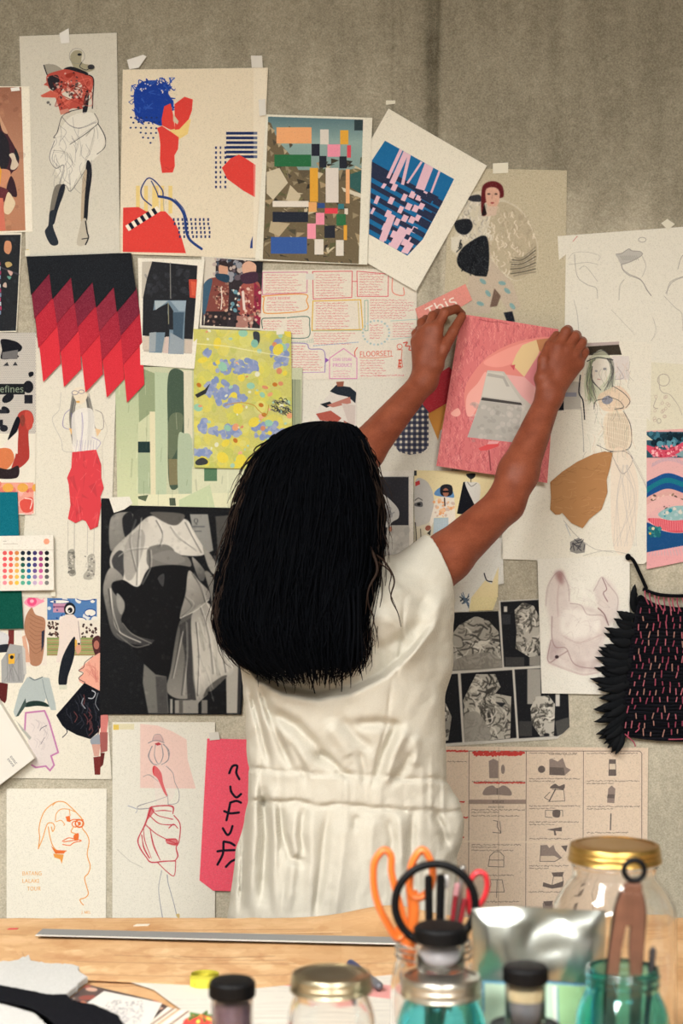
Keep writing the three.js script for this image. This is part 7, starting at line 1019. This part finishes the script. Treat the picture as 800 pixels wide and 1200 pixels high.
// jar wall: outer profile up, inner profile down
function jarGlass(prof, th, base = 0.006) { const inner = prof.slice().reverse().map(([x, y]) => [Math.max(0.001, x - th), Math.max(y, base)]); return lathe([[0, 0], ...prof, ...inner, [0, base]], 64); }
function jarBody(R, H, neck) { return [[R * 0.86, 0], [R * 0.97, 0.003], [R, 0.012], [R, H * 0.66], [R * 0.985, H * 0.72], [lerp(R, neck, 0.45), H * 0.79], [neck * 1.02, H * 0.85], [neck, H * 0.87], [neck, H * 0.9], [neck * 1.03, H * 0.905], [neck * 1.03, H * 0.915], [neck, H * 0.92], [neck, H * 0.945], [neck * 1.03, H * 0.95], [neck * 1.03, H * 0.96], [neck * 0.99, H * 0.965], [neck * 0.99, H]]; }
function lidRing(Rr, h) { return lathe([[Rr * 0.86, h], [Rr * 0.93, h], [Rr * 0.98, h * 0.96], [Rr * 0.975, h * 0.8], [Rr * 1.0, h * 0.72], [Rr * 1.0, h * 0.66], [Rr * 0.965, h * 0.58], [Rr * 1.01, h * 0.48], [Rr * 1.01, h * 0.42], [Rr * 0.97, h * 0.34], [Rr * 1.02, h * 0.24], [Rr * 0.99, h * 0.16], [Rr * 1.035, h * 0.08], [Rr * 1.03, 0], [Rr * 0.98, 0], [Rr * 0.96, h * 0.5], [Rr * 0.86, h * 0.9], [Rr * 0.86, h]], 64); }
const baseAt = (px, d) => new THREE.Vector3((px - 400) * d / F, TABLE + 0.006, CZ - d);
function jar(name, label, px, d, R, H, neck, mat, opts = {}) {
  const t = thing(name, label, 'jar', baseAt(px, d), opts.group);
  mesh('glass_body', jarGlass(jarBody(R, H, neck), 0.0035), mat, t);
  if (opts.lid) { const h = opts.lidH ?? 0.02; const l = mesh('screw_band', lidRing(neck * 1.09, h), opts.lid, t); l.position.y = H - h + 0.002; const c = mesh('lid_disc', lathe([[0, 0.0012], [neck * 0.55, 0.0016], [neck * 0.8, 0.0016], [neck * 0.86, 0.0004], [neck * 0.94, 0.0004], [neck * 0.94, -0.001], [0, -0.001]], 56), opts.lid, t); c.position.y = H + 0.0006; }
  return t;
}
jar('large_glass_jar', 'big clear glass jar with a gold screw lid', 720, 1.93, 0.070, 0.243, 0.0475, glass, { lid: brass, lidH: 0.0185 });
jar('glass_jar', 'clear glass jar with a silver screw lid beside the purple bottle', 388, 1.72, 0.045, 0.153, 0.0375, glass, { lid: std('#b9b096', 0.3, { metalness: 1 }), lidH: 0.017 });
jar('aqua_jar', 'aqua glass jar with a silver lid and a small bottle on top', 517, 1.69, 0.0455, 0.159, 0.0365, aqua, { lid: steel, lidH: 0.019 });
const open1 = jar('aqua_jar', 'open aqua glass jar holding wooden tongs and a dark stick', 729, 1.70, 0.047, 0.166, 0.0365, aqua);
jar('tool_jar', 'clear open glass jar holding orange scissors and pens', 508, 1.83, 0.047, 0.160, 0.041, glass);
function bottle(label, px, d, y0, R, H, capH, fillCol, fill0, fill1, extra) {
  const t = thing('plastic_bottle', label, 'bottle', new THREE.Vector3((px - 400) * d / F, y0, CZ - d), 'small bottles with black caps');
  const b = H - capH;
  mesh('clear_body', lathe([[0, 0], [R * 0.9, 0], [R, 0.003], [R, b - 0.003], [R * 0.94, b], [R * 0.94, b + capH * 0.5], [R * 0.86, b + capH * 0.5], [R * 0.86, b - 0.004], [R * 0.92, b - 0.006], [R * 0.92, 0.004], [0, 0.004]], 48), phys(0xffffff, 0.12, { transmission: 1, thickness: 0.003, ior: 1.4, attenuationColor: new THREE.Color(0.9, 0.9, 0.88), attenuationDistance: 0.05 }), t);
  const fr = rngOf(Math.round(px)), ft = dataTexture(128, () => { const v = (fr() - 0.5) * 70; return fillCol.map((c) => c + v); }); ft.repeat.set(2, 1);
  mesh('contents', lathe([[0, fill0], [R * 0.9, fill0], [R * 0.9, fill1], [0, fill1 + 0.001]], 40), std(0xffffff, 0.6, { map: ft }), t);
  if (extra) mesh('paper_band', lathe([[R * 0.905, extra[1]], [R * 0.905, extra[2]], [R * 0.9, extra[2]], [R * 0.9, extra[1]]], 40), std(extra[0], 0.8), t);
  const ribs = [lathe([[0, H], [R * 0.98, H], [R * 1.08, H - 0.002], [R * 1.1, H - 0.004], [R * 1.1, b + 0.001], [R * 1.06, b], [R * 0.96, b], [R * 0.96, H - 0.003], [0, H - 0.003]], 56).toNonIndexed()];
  for (let i = 0; i < 44; i++) { const a = i / 44 * Math.PI * 2; ribs.push(box(0.0009, capH - 0.006, 0.0009, R * 1.103, b + capH / 2 - 0.001, 0).rotateY(a).toNonIndexed()); }
  mesh('screw_cap', mergeGeometries(ribs), blackPlastic, t);
  return t;
}
bottle('small bottle of purple glitter with a black cap, beside the tape', 272, 1.74, TABLE + 0.006, 0.0215, 0.143, 0.018, [86, 66, 84], 0.005, 0.118);
bottle('small clear bottle with a black cap standing on the silver jar lid', 516, 1.705, TABLE + 0.006 + 0.1616, 0.0243, 0.046, 0.0165, [170, 168, 172], 0.0045, 0.021);
{
  // container under the last bottle
  const d = 1.66, t = thing('tub', 'clear tub with a wide black lid under a small bottle', 'container', baseAt(615, d));
  mesh('clear_wall', lathe([[0, 0], [0.031, 0], [0.0325, 0.004], [0.0325, 0.105], [0.030, 0.105], [0.030, 0.005], [0, 0.005]], 48), phys(0xffffff, 0.12, { transmission: 1, thickness: 0.003, ior: 1.4 }), t);
  mesh('lid', lathe([[0, 0.119], [0.031, 0.119], [0.0325, 0.1205], [0.0345, 0.1205], [0.035, 0.118], [0.035, 0.098], [0.0335, 0.097], [0.0335, 0.115], [0, 0.115]], 56), blackPlastic, t);
  bottle('small bottle with cream and grey layers on the wide black lid', 615.5, 1.66, TABLE + 0.006 + 0.1192, 0.0200, 0.0600, 0.0165, [98, 104, 112], 0.0045, 0.026, ['#cfc39c', 0.027, 0.038]);
}
// ---- tools in the clear jar
{
  const D = 1.83, Z = CZ - D, Q = (x, y, dz = 0) => P(430 + x / 5.333, 980 + y / 5.333, Z + dz), foot = P(508, 1215, Z);
  const orange = phys('#e2722c', 0.42), red = phys('#c92a34', 0.35);
  const ribbon = (pts, w, th, n = 60, closed = true) => { const c = new THREE.CatmullRomCurve3(pts, closed), g = new THREE.TubeGeometry(c, n, 1, 10, closed), p = g.attributes.position, N = g.attributes.normal; for (let i = 0; i < p.count; i++) { const nx = N.getX(i), ny = N.getY(i), nz = N.getZ(i); p.setXYZ(i, p.getX(i) - nx * (1 - w), p.getY(i) - ny * (1 - w), p.getZ(i) - nz * (1 - th)); } g.computeVertexNormals(); return g; };
  const sc = thing('orange_scissors', 'scissors with orange plastic loop handles standing in the clear jar', 'scissors', foot), loc = (a) => a.map((p) => p.sub(foot));
  mesh('handle', ribbon(loc([Q(110, 85), Q(52, 150), Q(40, 260), Q(60, 400), Q(125, 540), Q(195, 640), Q(235, 600), Q(215, 470), Q(180, 340), Q(152, 220), Q(148, 120)]), 0.0040, 0.0055, 80), orange, sc);
  mesh('handle', ribbon(loc([Q(345, 85, .004), Q(290, 150, .004), Q(268, 260, .004), Q(275, 370, .004), Q(320, 385, .004), Q(375, 350, .004), Q(410, 250, .004), Q(395, 150, .004)]), 0.0042, 0.0055, 70), orange, sc);
  mesh('shank', mergeGeometries([ribbon(loc([Q(280, 340, .004), Q(290, 480, .004), Q(270, 640, .002), Q(262, 760, 0)]), 0.0065, 0.0045, 24, false), ribbon(loc([Q(205, 560), Q(235, 680), Q(285, 800)]), 0.0055, 0.0045, 20, false)]), orange, sc);
  mesh('blade', mergeGeometries([box(0.011, 0.09, 0.0015, 0, 0.055, 0.0035), box(0.011, 0.09, 0.0015, 0.004, 0.055, 0.0005)]).translate(P(486, 1130, Z).x - foot.x + 0.012, 0, 0), steel, sc);
  const rs = thing('red_scissors', 'small scissors with a shiny red loop handle in the clear jar', 'scissors', foot.clone());
  mesh('handle', ribbon(loc([Q(650, 270, -.015), Q(690, 225, -.015), Q(735, 240, -.015), Q(750, 310, -.015), Q(728, 390, -.015), Q(690, 440, -.015), Q(645, 480, -.015), Q(635, 360, -.015)]), 0.0032, 0.0045, 60), red, rs);
  mesh('blade', tube(loc([Q(670, 450, -.015), Q(600, 700, -.01), Q(520, 1050, -.004)]), 0.0035, 12, 6), steel, rs);
  // black hoop
  const hp = thing('black_hoop', 'thick black ring standing in front of the scissors handles', 'ring', Q(425, 425, 0.02)), R = 0.0430;
  mesh('ring', new THREE.TorusGeometry(R, 0.0043, 14, 72), blackPlastic, hp);
  mesh('clasp', box(0.010, 0.012, 0.010, 0, -R - 0.002, 0, 0.002), blackPlastic, hp);
  const stick = (name, label, cat, a, b, r, m, tip) => { const A = Q(...a), Bt = Q(...b), dir = A.clone().sub(Bt), L = dir.length(), t = thing(name, label, cat, Bt, undefined); t.quaternion.setFromUnitVectors(V3(0, 1, 0), dir.normalize()); mesh('barrel', lathe([[0, 0], [r * 0.6, 0], [r, 0.006], [r, L - r], [r * 0.85, L - r * 0.3], [0, L]], 20), m, t); if (tip) mesh('end_cap', lathe([[0, L - 0.012], [r * 1.15, L - 0.012], [r * 1.15, L - r * 0.5], [r * 0.7, L + r * 0.4], [0, L + r * 0.5]], 20), tip, t); return t; };
  stick('craft_knife', 'flat black craft knife handle with an upright shaft in the jar', 'knife', [383, 240, 0.010], [400, 1200, 0.004], 0.0044, blackPlastic);
  stick('black_marker', 'black marker standing next to the craft knife in the jar', 'pen', [462, 235, 0.008], [440, 1200, 0.003], 0.0046, blackPlastic);
  const clear = phys(0xffffff, 0.08, { transmission: 0.9, thickness: 0.003, ior: 1.45 });
  stick('glue_stick', 'clear plastic pen barrel with a white cap in the jar', 'pen', [495, 250, -0.004], [420, 1190, -0.006], 0.0036, clear, phys('#d6d4d0', 0.3));
  stick('crochet_hook', 'grey metal crochet hook leaning in the clear jar', 'hook', [600, 190, -0.012], [470, 1180, -0.012], 0.0036, phys('#a9a7a2', 0.3, { metalness: 0.7 }), phys('#8d8a86', 0.3, { metalness: 0.8 }));
  stick('red_pen', 'thin dark red pen with a pink end in the jar', 'pen', [563, 300, 0.0], [440, 1190, -0.002], 0.0028, phys('#8c1f2c', 0.35), phys('#e2a4ac', 0.35));
  stick('red_pencil', 'crimson pencil leaning behind the thin red pen', 'pencil', [612, 385, -0.006], [455, 1185, -0.008], 0.0028, phys('#9c2430', 0.4));
}
// ---- tongs and stick in the open aqua jar
{
  const D = 1.70, Z = CZ - D, U = (x, y, dz = 0) => P(600 + x / 4, 960 + y / 4, Z + dz), foot = P(729, 1170, Z);
  const r = rngOf(33), wt = dataTexture(128, (x, y) => { const v = fbm(x / 8, y / 60, 2, 3) * 60 + (r() - 0.5) * 16; return [100 + v, 64 + v * 0.8, 46 + v * 0.7]; });
  const wood = std(0xffffff, 0.6, { map: wt }), t = thing('wooden_tongs', 'dark wooden tongs topped with a black ring in the open aqua jar', 'tongs', foot);
  const bar = (pts, z, th) => { const g = new THREE.ExtrudeGeometry(new THREE.Shape(pts.map(([x, y]) => { const p = U(x, y); return new THREE.Vector2(p.x - foot.x, p.y - foot.y); })), { depth: th, bevelEnabled: true, bevelSize: 0.0012, bevelThickness: 0.0012, bevelSegments: 2 }); return g.translate(0, 0, z); };
  mesh('arm', bar([[512, 345], [560, 345], [558, 490], [527, 490], [505, 600], [488, 760], [468, 1120], [428, 1120], [445, 760], [462, 600], [490, 400]], -0.004, 0.008), wood, t);
  mesh('arm', bar([[562, 345], [606, 350], [618, 420], [608, 600], [596, 760], [590, 1120], [555, 1120], [558, 760], [552, 600], [560, 490]], -0.0045, 0.008), wood, t);
  mesh('edge_strap', mergeGeometries([tube([U(508, 340), U(486, 400), U(456, 600), U(438, 760), U(424, 1100)].map((p) => p.sub(foot)), 0.0016, 20, 6), tube([U(606, 345), U(622, 420), U(612, 600), U(602, 760), U(596, 1100)].map((p) => p.sub(foot)), 0.0016, 20, 6)]), blackPlastic, t);
  mesh('neck', box(0.018, 0.010, 0.010, ...U(565, 322).sub(foot).toArray(), 0.002), wood, t);
  mesh('ring', new THREE.TorusGeometry(0.0103, 0.0030, 12, 40).translate(...U(572, 240).sub(foot).toArray()), blackPlastic, t);
  const a = U(660, 600, -0.006), b = U(620, 1080, -0.01), dir = a.clone().sub(b), L = dir.length(), s = thing('dark_stick', 'thin dark stick beside the wooden tongs', 'stick', b); s.quaternion.setFromUnitVectors(V3(0, 1, 0), dir.normalize());
  mesh('shaft', lathe([[0, 0], [0.0028, 0.001], [0.0036, L - 0.004], [0.002, L], [0, L]], 16), std('#3a3334', 0.6), s);
}
// ---- foil pouch with its label
{
  const D = 1.78, Z = CZ - D, c = P(631, 1130, Z), t = thing('foil_pouch', 'crumpled silver foil pouch with a mint green label', 'pouch', [c.x, TABLE + 0.006, Z]);
  const W = 0.142, Hh = (EYE - (465 * D / F)) - TABLE - 0.006, n = 46, m = 56;
  const face = (s) => { const pos = [], idx = [], uv = []; for (let j = 0; j <= m; j++) for (let i = 0; i <= n; i++) { const u = i / n, v = j / m, x = (u - 0.5) * W * (1 - 0.03 * Math.sin(v * 3)), belly = 0.024 * Math.pow(Math.sin(Math.PI * u), 0.7) * Math.pow(Math.max(0, Math.sin(Math.PI * Math.min(1, (1 - v) * 0.62 + 0.0))), 0.8) * (v < 0.93 ? 1 : (1 - v) / 0.07), top = v > 0.55 ? 1 : v / 0.55, cr = (fbm(u * 1.6 + s, v * 2.2, 3, 2) * 0.022 + Math.abs(noise(u * 2.5 + v, v * 4 - u, s)) * 0.007) * top * Math.min(1, 9 * u, 9 * (1 - u), 14 * (1 - v)); const z = s * (belly + 0.0012) + cr * (s > 0 ? 1 : 0.4); pos.push(x, v * Hh + 0.002 * Math.sin(u * 5), z); uv.push(u, v); if (i < n && j < m) { const a = j * (n + 1) + i; s > 0 ? idx.push(a, a + 1, a + n + 1, a + 1, a + n + 2, a + n + 1) : idx.push(a, a + n + 1, a + 1, a + 1, a + n + 1, a + n + 2); } } const g = new THREE.BufferGeometry(); g.setAttribute('position', new THREE.Float32BufferAttribute(pos, 3)); g.setAttribute('uv', new THREE.Float32BufferAttribute(uv, 2)); g.setIndex(idx); g.computeVertexNormals(); return g; };
  const f = face(1), foil = std('#b4b8b2', 0.3, { metalness: 1, side: THREE.DoubleSide });
  mesh('foil', mergeGeometries([f, face(-1)]), foil, t);
  // label stuck on the front, following the foil
  const P_ = f.attributes.position, g2 = new THREE.BufferGeometry(), pos = [], uv = [], idx = []; const i0 = 3, i1 = 40, j1 = 36; const w = i1 - i0;
  for (let j = 0; j <= j1; j++) for (let i = i0; i <= i1; i++) { const k = j * (n + 1) + i; pos.push(P_.getX(k), P_.getY(k), P_.getZ(k) + 0.0012); uv.push((i - i0) / w, j / j1); if (i < i1 && j < j1) { const a = j * (w + 1) + i - i0; idx.push(a, a + 1, a + w + 1, a + 1, a + w + 2, a + w + 1); } }
  g2.setAttribute('position', new THREE.Float32BufferAttribute(pos, 3)); g2.setAttribute('uv', new THREE.Float32BufferAttribute(uv, 2)); g2.setIndex(idx); g2.computeVertexNormals();
  const cv = makeCanvas(256, 256), c2 = cv.getContext('2d'); rc(c2, 0, 0, 256, 256, '#a9c9a6'); ps(c2, [2, 2, 254, 2, 254, 254, 2, 254], '#5b93b4', 5, true); rc(c2, 168, 8, 10, 190, '#e2e4da'); ps(c2, [180, 10, 180, 200], '#5b93b4', 3); rc(c2, 182, 6, 70, 244, '#9cc690'); rc(c2, 6, 6, 160, 240, '#b9d2bc');
  mesh('label', g2, std(0xffffff, 0.6, { map: canvasTexture(cv), side: THREE.DoubleSide }), t);
}
// ---- small things lying behind the bottles
{
  const d = 1.90, c = baseAt(240, d); const t = thing('tape_measure', 'small coil of yellow measuring tape behind the purple bottle', 'tape measure', new THREE.Vector3((237 - 400) * 2.2 / F, TABLE + 0.0055, CZ - 2.235));
  const sp = [[], []], H = 0.016; const pts = []; for (let i = 0; i < 140; i++) { const a = i * 0.2, R = 0.008 + i * 0.00009; pts.push([Math.cos(a) * R, Math.sin(a) * R]); }
  const pos = [], uv = [], idx = []; pts.forEach(([x, z], i) => { pos.push(x, 0, z, x, H, z); uv.push(i / 10, 0, i / 10, 1); if (i) { const k = i * 2; idx.push(k - 2, k, k - 1, k - 1, k, k + 1); } });
  const g = new THREE.BufferGeometry(); g.setAttribute('position', new THREE.Float32BufferAttribute(pos, 3)); g.setAttribute('uv', new THREE.Float32BufferAttribute(uv, 2)); g.setIndex(idx); g.computeVertexNormals();
  const cv = makeCanvas(256, 64), q = cv.getContext('2d'); rc(q, 0, 0, 256, 64, '#d9cf3e'); for (let i = 0; i < 32; i++) rc(q, i * 8, 0, 2, i % 4 ? 16 : 28, '#2a2a26'); wr(q, '12', 30, 58, 30, '#22221e'); wr(q, '13', 150, 58, 30, '#22221e');
  mesh('tape', g, std(0xffffff, 0.6, { map: canvasTexture(cv, true), side: THREE.DoubleSide }), t); t.scale.set(1, 0.9, 1);
  // pincushion
  const p = thing('pincushion', 'red and yellow dotted strawberry pincushion beside the bottle', 'pincushion', new THREE.Vector3((235 - 400) * 1.98 / F, TABLE + 0.006, CZ - 1.99));
  const pc = makeCanvas(256, 128), h = pc.getContext('2d'), r = rngOf(6); rc(h, 0, 0, 256, 128, '#cf3a34'); for (let i = 0; i < 60; i++) el(h, r() * 256, r() * 128, 6, 6, '#e6c748');
  mesh('cushion', lathe([[0, 0], [0.012, 0.001], [0.021, 0.008], [0.024, 0.016], [0.021, 0.025], [0.012, 0.030], [0, 0.031]], 40), std(0xffffff, 0.85, { map: canvasTexture(pc, true) }), p);
  const leaves = []; for (let i = 0; i < 5; i++) leaves.push(new THREE.ConeGeometry(0.004, 0.016, 6).scale(1, 1, 0.3).rotateZ(Math.PI / 2 * 0.85).translate(0.009, 0.031, 0).rotateY(i / 5 * Math.PI * 2)); mesh('calyx', mergeGeometries(leaves), std('#4a7a3a', 0.8), p);
  // marker lying on the table
  const a = onTable(410, 1131, 0.01), b = onTable(444, 1158, 0.01), dir = b.clone().sub(a), L = dir.length(), mk = thing('blue_marker', 'marker pen with a dark blue cap lying behind the silver-lid jar', 'pen', [a.x, TABLE + 0.0125, a.z]); mk.quaternion.setFromUnitVectors(V3(0, 1, 0), dir.normalize());
  mesh('cap', lathe([[0, 0], [0.004, 0], [0.0062, 0.003], [0.0062, 0.04], [0, 0.04]], 20), phys('#22305c', 0.35), mk); mesh('barrel', lathe([[0, 0.04], [0.0056, 0.04], [0.0058, L], [0.003, L + 0.004], [0, L + 0.004]], 20), phys('#5a5c62', 0.4), mk);
}

renderer.render(scene, camera);
